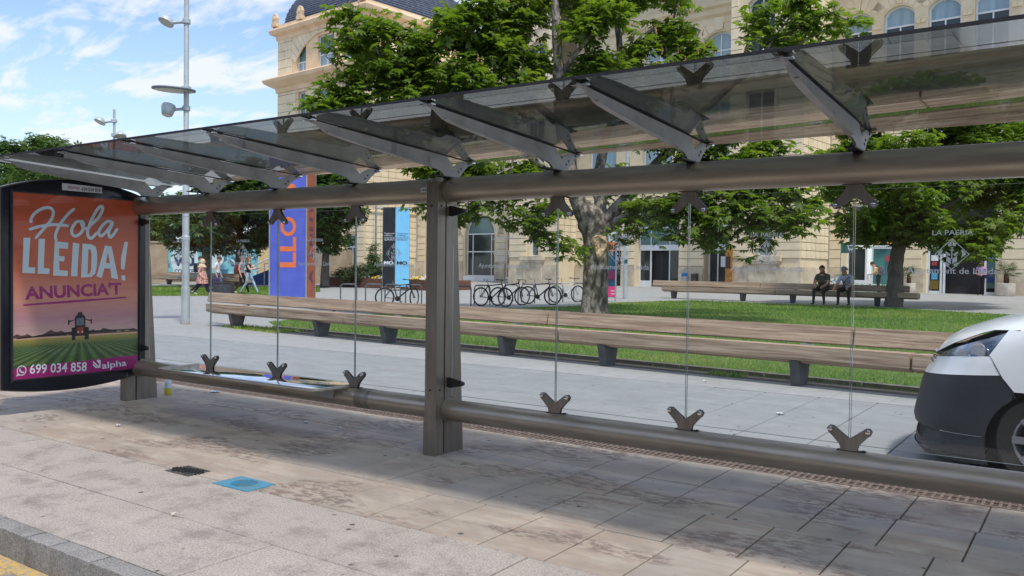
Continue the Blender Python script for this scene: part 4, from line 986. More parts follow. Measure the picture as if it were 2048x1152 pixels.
# side faces that turn back to the wings
def side(u, v0, v1, z0, z1, part=True, L=.62, H=.44, zb_=2.2, ztop=None):
    m = MB(); m.box(u-.3, u-.001, v0+.001, v1, z0, z1); bb_(m, 'side_wall', stone)
    z = zb_; k = 0
    while z < (ztop or z1)-.2:
        zt_ = min(z+H, z1); n = max(1, round((v1-v0)/L)); s_ = (v1-v0)/n
        shaded_mortar_bed.add([(u+.006, v0+.02, z), (u+.006, v1-.02, z), (u+.006, v1-.02, zt_), (u+.006, v0+.02, zt_)], [(0,1,2,3)])
        for i in range(n): block(v0+s_*i, v0+s_*(i+1), z, zt_, u, part and z < 6.2, axis='v')
        z += H; k += 1
side(-18.05, VC, VS, G0-.5, 21.0, L=.66); side(-34.65, VC, VM, G0-.5, 7.5, part=False)
m = MB(); m.box(-18.06, -17.97, VC-.09, VS-.13, G0-.4, 1.62); m.box(-18.06, -18.0, VC-.05, VS-.1, 1.623, 1.72); bb_(m, 'plinth', plinth_m)
# bays between
ent = [(-34.0+.25, -30.9, G0, 5.35, 0), (-29.85, -26.62, G0, 5.35, 0), (-24.85, -22.6, G0, 5.35, 0)]
upm = [(-33.6, -31.4, 8.0, 11.8, .4), (-29.4, -27.2, 8.0, 11.8, .4), (-25.2, -23.1, 8.0, 11.8, .4), (-33.5, -31.5, 13.0, 15.9, .45), (-29.3, -27.3, 13.0, 15.9, .45), (-25.1, -23.1, 13.0, 15.9, .45)]
wall(-34.64, -22.36, G0-.5, 21.0, VM, ent+upm, depth=.9)
courses(-34.6, -22.4, 1.72, 6.4, VM, ent, H=.46, L=1.5, part=True, margin=.02)
for o in upm: window(o, VM, mull_u=((o[0]+o[1])/2,), mull_z=(o[2]+(o[3]-o[2])*.62,), top_mat=pane_s, bot_mat=pane_s); voussoirs(o, VM, n=5, wid=1.0, proud=.07)
m = MB()
for a, b_ in ((-34.6, -33.8), (-30.85, -29.9), (-26.57, -24.9)): m.box(a-.0, b_+.0, VM-.12, VM+.02, G0-.4, 1.55); m.box(a, b_, VM-.07, VM+.02, 1.553, 1.68)
bb_(m, 'plinth', plinth_m)
cornice(-34.64, -22.36, VM, 6.95, SMALL, name='string_course'); cornice(-34.64, -22.36, VM, 17.2, [(0,-.9),(.08,-.85),(.1,-.45),(.3,-.3),(.34,.0),(.55,.12),(.6,.3),(0,.42)], name='cornice')
for k in range(11):                               # square panels in the frieze
    u_ = -34.2 + k*1.12; MB().box(u_, u_+.55, VM-.10, VM+.02, 18.5, 18.95).build('frieze_panel', stone, bld)
# glazed entrances, open doorway in the middle one
for k, (a, b_, c_, d, r_) in enumerate(ent):
    vv = VM+.62; fr = MB()
    for (p, q, s_, t) in ((a, a+.08, c_, d), (b_-.08, b_, c_, d), (a+.08, b_-.08, d-.08, d), (a+.08, b_-.08, 4.16, 4.25), (a+.08, b_-.08, 2.72, 3.08)): fr.box(p, q, vv-.05, vv+.05, s_, t)
    f_ = bb_(fr, 'entrance_frame', frame_w)
    us = [a+.08, a+.86, b_-.98, b_-.08] if k == 1 else ([a+.08, a+.62, b_-.08] if k == 2 else [a+.08, a+1.4, b_-.08])
    for mu in us[1:-1]: MB().box(mu-.035, mu+.035, vv-.049, vv+.049, c_+.02, 2.717).build('jamb', frame_w, f_); MB().box(mu-.03, mu+.03, vv-.045, vv+.045, 3.083, 4.157).build('jamb', frame_w, f_)
    for i in range(len(us)-1):
        if not (k == 1 and i == 1): MB().box(us[i]+.03, us[i+1]-.03, vv-.008, vv+.008, c_+.12, 2.717).build('pane', pane_d, f_)
        MB().box(us[i]+.03, us[i+1]-.03, vv-.008, vv+.008, 3.083, 4.157).build('pane', pane_t if k != 2 else M('grey_teal', lin(70,90,92), None, rough=.1), f_)
    MB().box(a+.08, b_-.08, vv-.008, vv+.008, 4.253, d-.083).build('pane', pane_t, f_)
    if k == 1:
        MB().box(a+.08, us[1], vv-.06, vv+.06, c_-.06, c_+.42).build('kick_panel', frame_w, f_)
        MB().box(-28.35, -28.05, vv-.09, vv-.055, 2.86, 2.93).build('door_sensor', black_plastic, f_)
hall = MB(); hall.box(-34.3, -22.4, VM+1.0, VM+9, G0-.02, 6.2); hall.f = [tuple(reversed(f)) for f in hall.f]; bb_(hall, 'entrance_hall', inner)
m = MB(); m.box(-28.7, -27.9, VM+3, VM+4, G0, 2.5); bb_(m, 'blue_kiosk', M('blue_kiosk', lin(40,66,130), lin(30,50,110), rough=.3))
m = MB(); m.box(-28.95, -28.85, VM+2.2, VM+2.3, .9, 2.3); m.box(-27.55, -27.48, VM+2.2, VM+2.3, .7, 2.2); bb_(m, 'lit_poster', M('hall_poster', lin(200,160,140), lin(150,60,50), scale=3, rough=.5))
MB().box(-28.6, -28.1, VM+2.4, VM+2.42, G0+.1, G0+.7).build('hall_notice', white_paint, bld)
m = MB(); m.add([(-24.05, VM+.60, 1.7), (-23.55, VM+.60, 1.7), (-23.55, VM+.60, 2.35), (-24.05, VM+.60, 2.35)], [(0,1,2,3)]); bb_(m, 'door_notice', frame_w)
# ---- left recess with the arcade windows (v = 49)
ar = [(c_-1.58, c_+1.58, .78, 5.62, 1.58) for c_ in (-50.0-.02, -45.5, -41.0)]
upl = [(c_-.9, c_+.9, 7.8, 11.2, .4) for c_ in (-50.0, -45.5, -41.0)] + [(c_-.9, c_+.9, 13.2, 16.4, .45) for c_ in (-50.0, -45.5, -41.0)]
wall(-52.85, -38.9, G0-.5, 18.4, VS, ar+upl)
courses(-52.8, -38.9, 1.9, 7.0, VS, ar, H=.5, L=1.1, part=True, margin=.16, vous=.95)
for o in ar:
    window(o, VS, mull_u=(o[0]+.62, o[1]-.55), mull_z=(2.72, 4.12), split=4.12, fw=.08); voussoirs(o, VS, wid=1.0, n=9, proud=.045)
    MB().box(o[0]-.12, o[1]+.1, VS-.08, VS+.05, .40, .775).build('sill', frame_w, bld)
courses(-52.8, -38.9, 7.5, 17.0, VS, upl, H=.6, L=1.4)
for o in upl: window(o, VS, mull_u=((o[0]+o[1])/2,), mull_z=(o[2]+2.1,), top_mat=pane_s, bot_mat=pane_s); voussoirs(o, VS, n=5)
cornice(-52.85, -38.9, VS, 7.2, SMALL, name='string_course'); cornice(-52.85, -38.9, VS, 17.9, BIG)
m = MB()
for a, b_ in ((-52.8, -51.75), (-48.3, -47.25), (-43.8, -42.75), (-39.3, -38.9)): m.box(a, b_, VS-.12, VS+.02, G0-.4, 1.75); m.box(a, b_, VS-.07, VS+.02, 1.753, 1.88)
bb_(m, 'plinth', plinth_m)
side(-52.85, 43.5, VS, G0-.5, 21.0, L=.75, part=True, H=.5); 
m = MB(); m.box(-52.86, -52.76, 43.41, VS-.13, G0-.4, 1.62); bb_(m, 'plinth', plinth_m)
# left side faces of the central block (seen edge-on)
m = MB(); m.box(-38.88, -38.6, VC+.01, VS, G0-.5, 20.9); m.box(-22.34, -22.0, VC+.01, VM, G0-.5, 20.9); bb_(m, 'side_wall', stone)
# ---- left pavilion (v = 43.5)
VP = 43.5
pd = (-60.3, -58.2, G0, 2.75, 0); pw = (-55.5, -53.9, 1.0, 4.0, 0)
pu = [(-62.2, -60.85, 17.95, 20.3, 0), (-59.2, -57.0, 17.95, 20.75, 0), (-55.9, -54.5, 17.95, 20.3, 0), (-61.9, -60.9, 12.6, 16.35, 0), (-59.2, -57.0, 12.6, 16.35, 0), (-55.9, -54.8, 12.6, 16.35, 0), (-61.9, -60.6, 6.6, 10.4, 0), (-59.2, -57.0, 6.6, 10.4, 0)]
wall(-65.0, -52.86, G0-.5, 22.0, VP, [pd, pw]+pu, mat=pinkst)
courses(-64.95, -52.9, 1.72, 5.6, VP, [pd, pw], H=.5, L=1.5, part=True, margin=.12)
courses(-64.95, -52.9, 6.0, 16.6, VP, pu, H=.74, L=1.9, margin=.32); 
for (a, b_) in ((-64.95, -62.9), (-54.0, -52.9)): courses(a, b_, 18.0, 21.4, VP, [], H=.74, L=1.2)
for o in pu:
    z_ = o[2]+(o[3]-o[2])*.42; window(o, VP, mull_u=((o[0]+o[1])/2,), mull_z=(z_,), top_mat=pane_t, bot_mat=pane_s, split=z_, setb=.25)
for i in range(19):                               # radiating blocks of the great arch over the top windows
    t = -1.02 + 2.04*(i+.5)/19; c0, zc2, R1, R2 = -58.2, 16.6, 4.9, 6.2
    p, q = t-.047, t+.047; poly = [(c0+R1*math.sin(p), zc2+R1*math.cos(p)*.93), (c0+R1*math.sin(q), zc2+R1*math.cos(q)*.93), (c0+R2*math.sin(q)*1.02, min(21.45, zc2+R2*math.cos(q)*1.0)), (c0+R2*math.sin(p)*1.02, min(21.45, zc2+R2*math.cos(p)*1.0))]
    MB().prism(poly[::-1], (0, VP, 0), (1,0,0), (0,0,1), (0,-1,0), .05, -.01).build('voussoir', stone2, bld)
m = MB(); fr_ = [(-58.2+4.75*math.sin(-1.02+2.04*k/20), 16.6+4.75*math.cos(-1.02+2.04*k/20)*.93) for k in range(21)]
for a, b_ in zip(fr_[:-1], fr_[1:]):
    m.add([(a[0], VP-.12, a[1]), (b_[0], VP-.12, b_[1]), (b_[0], VP-.12, b_[1]+.14), (a[0], VP-.12, a[1]+.14), (a[0], VP, a[1]), (b_[0], VP, b_[1])], [(0,1,2,3), (4,5,1,0)])
bb_(m, 'arch_moulding', stone)
window(pd, VP, mull_u=(-59.3,), mull_z=(2.1,), fw=.1); window(pw, VP, mull_u=(-54.7,), mull_z=(3.0,), top_mat=pane_t, split=3.0)
cornice(-65.0, -52.85, VP, 5.85, SMALL, name='string_course', side='b'); cornice(-65.0, -52.85, VP, 17.3, [(0,-.7),(.12,-.65),(.16,-.3),(.45,-.15),(.9,.15),(1.0,.4),(.95,.5),(0,.6)], side='b', mat=pinkst)
cornice(-65.0, -52.85, VP, 21.7, [(0,-.5),(.1,-.45),(.15,-.1),(.5,.05),(.6,.35),(.55,.5),(.3,.62),(.3,.8),(0,.85)], side='b', mat=pinkst)
m = MB(); m.box(-64.99, -64.7, VP+.01, VP+14, G0-.5, 22); m.box(-64.7, -52.9, VP+13.5, VP+13.9, G0-.5, 22); bb_(m, 'side_wall', pinkst)
sidep = MB(); sidep.box(-53.1, -52.87, VS+.3, VP+14, 16, 22); bb_(sidep, 'side_wall', pinkst)
# curved slate mansard
def mansard(u0, u1, v0, v1, z0, h, ins, name):
    n = 12; rings = []
    for i in range(n+1):
        t = i/n; a = t*PI/2; q = ins*(1-math.cos(a)); rings.append([(u0+q, v0+q, z0+h*math.sin(a)), (u1-q, v0+q, z0+h*math.sin(a)), (u1-q, v1-q, z0+h*math.sin(a)), (u0+q, v1-q, z0+h*math.sin(a))])
    m = MB(); m.v = [p for r in rings for p in r]
    for i in range(n):
        for k in range(4):
            j = (k+1) % 4; m.f.append((i*4+k, i*4+j, i*4+4+j, i*4+4+k))
    b = n*4; m.f.append((b, b+1, b+2, b+3)); r_ = bb_(m, name, slate)
    # slates on the two faces that can be seen, as small proud tiles
    sm = MB(); rows_ = 34
    for i in range(rows_):
        t0, t1 = i/rows_, (i+1)/rows_; a0, a1 = t0*PI/2, t1*PI/2
        q0, q1 = ins*(1-math.cos(a0)), ins*(1-math.cos(a1)); z_0, z_1 = z0+h*math.sin(a0), z0+h*math.sin(a1)
        for (face) in (0, 1):
            if face == 0: S, E = u0+q0, u1-q0
            else: S, E = v0+q0, v1-q0
            cnt = int((E-S)/.36)
            for c_ in range(cnt):
                s0 = S + (c_ + (i % 2)*.5)*.36+.01; s1 = s0+.34
                if s1 > E: continue
                if face == 0: sm.add([(s0, v0+q0-.05, z_0), (s1, v0+q0-.05, z_0), (s1, v0+q1-.01, z_1), (s0, v0+q1-.01, z_1), (s0, v0+q0, z_0), (s1, v0+q0, z_0)], [(0,1,2,3), (4,5,1,0)])
                else: sm.add([(u1-q0+.05, s0, z_0), (u1-q0+.05, s1, z_0), (u1-q1+.01, s1, z_1), (u1-q1+.01, s0, z_1), (u1-q0, s0, z_0), (u1-q0, s1, z_0)], [(0,1,2,3), (4,5,1,0)])
    o = sm.build('slates', slate, r_); o['kind'] = 'stuff'; return r_
mansard(-64.6, -53.3, VP+.35, VP+13, 22.3, 4.6, 4.2, 'mansard_roof')
def acroterion(u, v, z, s=1.0):
    m = MB(); m.box(u-.35*s, u+.35*s, v-.2, v+.2, z, z+.3*s); m.prism([(-.32*s, .3*s), (.32*s, .3*s), (.40*s, .7*s), (.22*s, 1.05*s), (0, 1.18*s), (-.22*s, 1.05*s), (-.40*s, .7*s)], (u, v+.12, z), (1,0,0), (0,0,1), (0,-1,0), .24); m.ball((u, v-.13, z+.72*s), .2*s, .06, .2*s, 10, 6)
    return bb_(m, 'roof_ornament', pinkst, 30)
for u_ in (-64.9, -61.2, -52.95): acroterion(u_, VP-.35, 22.4)
# body behind the fronts and flat roofs
m = MB(); m.box(-52.8, 6, VS+.5, VS+14, 6.6, 18.3); m.box(-38.5, -18.4, VM+1.2, VS+.49, 6.6, 20.9); bb_(m, 'building_core', stone)
m = MB(); m.box(-38.9, -18.06, VC+.2, VS+14, 21.0, 21.7); bb_(m, 'flat_roof', slate)
o = stuff_blocks.build('stone_blocks', stone2, bld); o['kind'] = 'stuff'
o = shaded_mortar_bed.build('shaded_mortar_bed', M('shaded_facade_mortar', lin(128,108,80), lin(104,86,62), scale=2, rough=.95), bld); o['kind'] = 'stuff'  # mortar sheet darkened to paint in the shadow and dirt of the joints
# ---- shop fronts
def shopfront(a, b_, c_, d, name):
    fr = MB(); vv = VS+.22
    for (p, q, s_, t) in ((a, a+.09, c_, d), (b_-.09, b_, c_, d), (a+.09, b_-.09, d-.09, d), (a+.09, b_-.09, 2.82, 2.95)): fr.box(p, q, vv-.05, vv+.05, s_, t)
    return bb_(fr, name, frame_w), vv
f_, vv = shopfront(*shop1[:4], 'shop_front')
brown = M('brown_board', lin(70,44,34), lin(56,36,28), scale=4, rough=.5)
for mu in (-15.95, -15.6): MB().box(mu-.04, mu+.04, vv-.049, vv+.049, G0, 5.2).build('bar', frame_w, f_)
MB().box(-16.9, -16.0, vv-.01, vv+.01, G0+.7, 2.81).build('pane', pane_d, f_); MB().box(-15.55, -14.3, vv-.01, vv+.01, G0+.5, 2.81).build('pane', M('shop_pane', lin(88,140,136), lin(60,104,104), scale=1.1, rough=.12), f_)
MB().box(-16.9, -14.3, vv-.01, vv+.01, 3.0, 5.2).build('pane', pane_d, f_); MB().box(-16.9, -14.3, vv-.04, vv+.04, G0, G0+.5).build('stall_riser', M('plant_pots_print', lin(210,220,210), lin(90,140,96), scale=9, rough=.6, lo=.48, hi=.55), f_)
MB().box(-15.5, -14.35, vv-.09, vv-.055, 2.98, 3.42).build('sign_board', brown, f_)
yl = M('yellow_letters', lin(236,176,40), None, rough=.5)
def sign_text(body, u, v, z, w, h, mat, parent, name='lettering', bold=.02, world=False):
    me = text_mesh(body, 1, bold, .01); xs_ = [q.co.x for q in me.vertices]; ys_ = [q.co.y for q in me.vertices]; W_, H_ = max(xs_)-min(xs_), max(ys_)-min(ys_)
    for q in me.vertices: q.co.x = (q.co.x-(max(xs_)+min(xs_))/2)*w/W_; q.co.y = (q.co.y-min(ys_))*h/H_; q.co.z *= 1
    return place_mesh(name, me, mat, (u, v, z), (1,0,0), (0,0,1), (0,-1,0), parent, False)
sign_text('TABACS', -14.93, vv-.105, 3.08, 1.0, .24, yl, f_)
MB().box(-16.75, -16.35, vv-.07, vv-.055, 3.5, 4.1).build('notice', M('notice_print', lin(190,206,206), lin(90,110,110), scale=9, rough=.6), f_)
MB().box(-14.85, -14.55, vv-.07, vv-.055, 2.1, 2.42).build('notice', M('pink_notice', lin(200,60,90), None, rough=.6), f_)
f_, vv = shopfront(*door1[:4], 'shop_front')
for mu in (-12.05+.0, -11.9, -9.95): MB().box(mu-.05, mu+.05, vv-.049, vv+.049, G0, 2.817).build('bar', frame_w, f_)
MB().box(-11.98, -11.9, vv-.048, vv+.048, 2.953, 5.2).build('bar', frame_w, f_)
MB().box(-12.62, -12.14, vv-.01, vv+.01, G0+.4, 2.8).build('pane', pane_d, f_); MB().box(-9.87, -9.5, vv-.01, vv+.01, G0+.4, 2.8).build('pane', pane_t, f_)
MB().box(-12.64, -12.12, vv-.045, vv+.045, G0, G0+.2).build('kick_panel', frame_w, f_); MB().box(-9.89, -9.49, vv-.045, vv+.045, G0, G0+.2).build('kick_panel', frame_w, f_)
MB().box(-12.65, -12.0, vv-.01, vv+.01, 2.96, 5.2).build('pane', pane_d, f_); MB().box(-11.88, -9.5, vv-.01, vv+.01, 2.96, 5.2).build('pane', pane_d, f_)
MB().box(-12.5, -9.6, vv-.06, vv-.052, 2.953, 3.12).build('blind_strip', M('pale_teal', lin(170,196,192), None, rough=.4), f_)
rs = MB().box(-11.82, -11.05, vv-.09, vv-.052, 3.13, 3.75).build('logo_sign', M('crimson', lin(150,34,44), None, rough=.5), f_)
mm_ = MB(); mm_.prism([(-11.55,3.5),(-11.25,3.5),(-11.2,3.62),(-11.4,3.68),(-11.6,3.62)], (0, vv-.091, 0), (1,0,0), (0,0,1), (0,-1,0), .006); mm_.prism([(-11.5,3.30),(-11.35,3.30),(-11.33,3.44),(-11.5,3.44)], (0, vv-.091, 0), (1,0,0), (0,0,1), (0,-1,0), .006); mm_.build('logo_mark', yl, rs)
for (p, q, s_, t, c_) in ((-12.55,-12.2,2.15,2.45,(230,232,230)), (-12.52,-12.25,1.9,2.1,(170,60,70)), (-12.52,-12.22,1.55,1.75,(30,50,110)), (-12.52,-12.22,1.15,1.5,(90,170,210)), (-9.85,-9.55,2.2,2.5,(120,180,210)), (-9.87,-9.52,1.05,1.45,(30,56,130)), (-12.62,-12.16,.62,1.1,(120,100,40))):
    MB().box(p, q, vv-.022, vv-.012, s_, t).build('notice', M('notice_colour', lin(*c_), None, scale=6, rough=.6), f_)
sr = MB(); sr.box(-12.6, -9.5, VS+.6, VS+5, G0-.01, 5.2); sr.f = [tuple(reversed(f)) for f in sr.f]; bb_(sr, 'shop_interior', inner)
MB().box(-11.8, -10.0, VS+1.6, VS+2.1, G0, 1.15).build('counter', M('counter_front', lin(120,122,140), lin(100,100,118), rough=.4), bld)
MB().box(-11.0, -10.0, VS+2.1, VS+2.4, 1.15, 1.7).build('shelf_goods', M('shelf_goods', lin(130,80,40), lin(70,50,60), scale=12, rough=.6), bld)
f_, vv = shopfront(*shop3[:4], 'shop_front'); MB().box(-7.2, -4.5, vv-.01, vv+.01, G0+.2, 2.8).build('pane', pane_d, f_); MB().box(-7.2, -4.5, vv-.01, vv+.01, 2.96, 5.2).build('pane', pane_d, f_)
# wall lantern on the arcade pier, downpipes, cable
wlm = MB(); wlm.tube([(-43.25, VS-.03, 5.25), (-43.25, VS-.35, 5.35), (-43.25, VS-.45, 5.6)], .03, 8); wlm.lathe([(.05,0),(.16,.08),(.2,.3),(.12,.5),(.03,.62)], (-43.25, VS-.45, 5.55), (0,0,1), 12); bb_(wlm, 'wall_lantern', M('lantern_white', lin(220,220,214), None, rough=.3), 30)
m = MB(); m.tube([(-17.95, VS-.06, .4), (-17.95, VS-.06, 17)], .03, 8); m.tube([(-52.6, VS-.06, .4), (-52.6, VS-.06, 17)], .06, 8); bb_(m, 'drainpipe', galv)
# ================================================================ TREES
leaf_dark = leafy_mat('chestnut_leaf', (.06,.115,.016), (.14,.22,.03), (.24,.31,.06), scale=1.3, rough=.45, trans=.55, fine=9)
leaf_far = leafy_mat('far_leaf', (.045,.095,.024), (.085,.155,.04), (.13,.20,.06), scale=.5, rough=.5, trans=.35, fine=5)
bark = M('bark', (.36,.31,.25), (.085,.068,.054), scale=7, rough=.9, bmp=1.0, bdist=.06, bscale=13, stretch=(1,1,.55), detail=10, lo=.40, hi=.58)
bark2 = M('dark_bark', (.16,.14,.115), (.085,.074,.062), scale=7, rough=.9, bmp=.8, bdist=.03, bscale=20, stretch=(1,1,.4), detail=8)
bloss = M('faded_blossom', lin(190,150,110), lin(150,110,80), scale=20, rough=.8)
def limb(m, pts, r0, r1, seg=9, wob=.0, rg=None):
    P = []; V = [Vector(p) for p in pts]; ext = [V[0]*2-V[1]] + V + [V[-1]*2-V[-2]]
    for i in range(1, len(ext)-2):
        for k in range(4):
            t = k/4; a, b_, c_, d = ext[i-1], ext[i], ext[i+1], ext[i+2]
            P.append(.5*((2*b_) + (c_-a)*t + (2*a-5*b_+4*c_-d)*t*t + (3*b_-a-3*c_+d)*t**3))
    P.append(V[-1]); n = len(P); rs = [r0+(r1-r0)*(i/(n-1))**.85 for i in range(n)]
    if wob:
        P = [p + Vector((rg.uniform(-1,1), rg.uniform(-1,1), rg.uniform(-1,1)))*wob*rs[i] if 0 < i < n-1 else p for i, p in enumerate(P)]; rs = [r*rg.uniform(1-wob*.4, 1+wob*.4) for r in rs]
    m.tube(P, rs, seg); return P
def palmate(C, N_, S, rg, k=5, droop=.55):
    """palmate leaves: k leaflets fanned round each point; C centres (n,3), N_ outward directions (n,3), S sizes (n,)"""
    n = len(C); up = np.tile([0,0,1.0], (n, 1)) + rg.normal(0, .35, (n, 3)); up /= np.linalg.norm(up, axis=1)[:,None]
    d = N_*np.array([1,1,.25]) + rg.normal(0, .35, (n, 3)); d[:,2] *= .4; d -= up*np.sum(d*up, 1)[:,None]; d /= np.linalg.norm(d, axis=1)[:,None]+1e-9
    s = np.cross(up, d); out = []
    for j in range(k):
        a = (j-(k-1)/2)*(2.1/(k-1))*1.15; L = S*(1-.10*abs(j-(k-1)/2)); w = L*.17
        dr = d*math.cos(a) + s*math.sin(a); pr = -d*math.sin(a) + s*math.cos(a)
        mid = C + dr*(L*.60)[:,None] - up*(L*.10*droop)[:,None]; tip = C + dr*(L*.95)[:,None] - up*(L*.55*droop)[:,None]
        out.append(np.stack([C, mid - pr*w[:,None], tip, mid + pr*w[:,None]], 1))
    return np.concatenate(out, 0).reshape(-1, 3)
def crown(name, blobs, n, size, mat, parent, rg, k=5, shell=.55, zsq=.8, hang=.0):
    """leaves gathered in small sprays over overlapping clumps; blobs = (centre, radius)"""
    cs = np.array([tuple(b[0]) for b in blobs]); rs = np.array([b[1] for b in blobs]); dens = np.array([b[2] if len(b) > 2 else 1.0 for b in blobs])
    w = rs**2*dens; cnt = np.maximum(8, (n*w/w.sum()).astype(int)); Cs, Ns = [], []
    for c_, r, q in zip(cs, rs, cnt):
        ns = max(3, q//9); v = rg.normal(0, 1, (ns, 3)); v /= np.linalg.norm(v, axis=1)[:,None]
        rad = r*(shell + (1-shell)*rg.random(ns)**.6)*rg.uniform(.75, 1.12, ns); tip = c_ + v*rad[:,None]*np.array([1,1,zsq])
        idx = rg.integers(0, ns, q); along = rg.random(q)**.7; base = c_ + v[idx]*(rad[idx]*.45)[:,None]*np.array([1,1,zsq])
        P = base*(1-along)[:,None]*.9 + tip[idx]*(along)[:,None] + base*.1*(1-along)[:,None] + rg.normal(0, .10+size*.35, (q, 3))*np.array([1,1,.55])
        P[:,2] -= hang*rg.random(q)*size; Cs.append(P); Ns.append(v[idx])
    C = np.concatenate(Cs); N_ = np.concatenate(Ns); S = size*rg.uniform(.6, 1.25, len(C)); V = palmate(C, N_, S, rg, k)
    return raw_mesh(name, V, len(V)//4, 4, mat, None, parent)
def local(parent, p): return Vector(p) - Vector(parent.location)
# ---- T1: the big chestnut behind the long bench
rg1 = np.random.default_rng(21); rr1 = random.Random(21)
D1 = 24.6; b1 = on_ground(1188, 632)
t1 = thing('chestnut_tree', 'large horse chestnut on the lawn with scarred forking trunk and spreading leafy limbs', 'tree', tuple(b1))
def d1(px, py, dd=0.0): return at_depth(px, py, D1+dd) - b1
tm = MB()
trunk_pts = [d1(1187,640), d1(1187,612), d1(1190,570), d1(1192,520), d1(1193,478), d1(1188,445), d1(1176,420), d1(1164,402)]
P = []; V = [Vector(p) for p in trunk_pts]
seg = 26; ctr = []; 
for i in range(len(V)-1):
    for k in range(6): ctr.append(V[i].lerp(V[i+1], k/6))
ctr.append(V[-1]); n_ = len(ctr); base = len(tm.v)
for i, c_ in enumerate(ctr):
    t = i/(n_-1); r = .52-.19*min(1, t*3) if t < .33 else .33 + .0*t; r = .365 + .16*max(0, 1-t*6)**2 + .08*max(0, (min(t,.82)-.58)/.24) - .20*max(0, (t-.82)/.18)
    for k in range(seg):
        a = 2*PI*k/seg; lump = 1 + .06*math.sin(3*a+t*4) + .05*math.sin(5*a-t*7+1) + .035*math.sin(11*a+t*19) + rr1.uniform(-.02, .02)
        tm.v.append((c_.x+r*lump*math.cos(a), c_.y+r*lump*math.sin(a), c_.z))
for i in range(n_-1):
    for k in range(seg):
        a = base+i*seg+k; b_ = base+i*seg+(k+1) % seg; tm.f.append((a, b_, b_+seg, a+seg))
tm.f.append(tuple(base+(n_-1)*seg+k for k in range(seg)))
trk1 = tm.build('trunk', bark, t1, 60)
limbs = [  # (pixel path with depth offsets, start radius, end radius)
  ([(1180,455,0),(1165,420,-.1),(1150,380,-.2),(1138,330,-.3),(1122,250,-.5),(1118,160,-.6),(1112,60,-.8),(1108,-60,-1)], .30, .10),
  ([(1196,452,.1),(1200,410,.2),(1196,360,.4),(1206,300,.6),(1222,220,.8),(1240,120,1.0),(1232,30,1.2),(1225,-70,1.4)], .22, .07),
  ([(1204,452,0),(1238,412,-.1),(1272,375,-.2),(1310,330,-.4),(1350,290,-.6),(1400,230,-.9),(1460,175,-1.1),(1520,120,-1.3),(1590,60,-1.5)], .21, .04),
  ([(1204,462,0),(1232,446,-.3),(1262,424,-.5),(1300,405,-.8),(1350,395,-1.2),(1410,378,-1.6),(1480,360,-2.0)], .18, .04),
  ([(1150,385,-.2),(1110,355,-.6),(1080,330,-1.0),(1030,290,-1.4),(960,250,-1.7),(880,225,-2.0),(800,185,-2.1),(775,135,-2.2),(740,80,-2.2)], .15, .035),
  ([(1122,250,-.5),(1070,205,-.3),(1040,160,0),(1010,110,.3),(985,40,.5),(960,-30,.6)], .14, .04),
  ([(1118,160,-.6),(1150,110,-1.0),(1190,60,-1.4),(1230,10,-1.6)], .10, .03),
  ([(1240,120,1.0),(1290,70,1.0),(1345,45,1.0),(1400,60,.8)], .09, .02), ([(1350,290,-.6),(1345,200,-.2),(1338,140,.2),(1330,80,.5)], .09, .03),
  ([(1520,120,-1.3),(1560,60,-1.5),(1600,10,-1.6)], .05, .015), ([(1460,175,-1.1),(1540,120,-1.5),(1620,75,-1.6),(1690,40,-1.7)], .05, .015),
  ([(1400,378,-1.5),(1470,400,-1.9),(1540,410,-2.2),(1600,430,-2.4)], .05, .015), ([(1110,355,-.6),(1090,400,-1.2),(1085,450,-1.5),(1100,500,-1.6)], .05, .012),
  ([(880,225,-2.0),(820,250,-2.2),(740,235,-2.3),(680,215,-2.3)], .05, .015), ([(800,185,-2.1),(740,180,-2.2),(690,150,-2.2),(650,110,-2.2)], .05, .012), ([(960,250,-1.7),(900,300,-1.8),(850,350,-1.8),(810,385,-1.8)], .05, .015)]
for path, r0, r1 in limbs:
    m = MB(); limb(m, [d1(*p) for p in path], r0, r1, 10, .12, rr1); m.build('branch', bark, t1, 60)
sc = MB(); sc_c = d1(1200, 492, -.42)               # pale scar where a limb was lost
for k in range(16):
    a = 2*PI*k/16
scv = []
for ring, (rad, dep) in enumerate(((.29, .07), (.23, -.02), (.12, .03))):
    for k in range(16):
        a = 2*PI*k/16; q = rad*(1+.18*math.sin(3*a+ring)); scv.append(sc_c + R3 @ Vector((q*math.cos(a)*.72, q*math.sin(a)*1.25, -dep)))
sc.add(scv + [sc_c + R3 @ Vector((0,0,-.08))], [(i*16+k, i*16+(k+1) % 16, (i+1)*16+(k+1) % 16, (i+1)*16+k) for i in range(2) for k in range(16)] + [(32+k, 32+(k+1) % 16, 48) for k in range(16)])
sc.build('scar', M('scar_wood', lin(226,204,168), lin(120,94,66), scale=12, rough=.85, bmp=.6, bdist=.02), t1, 60)
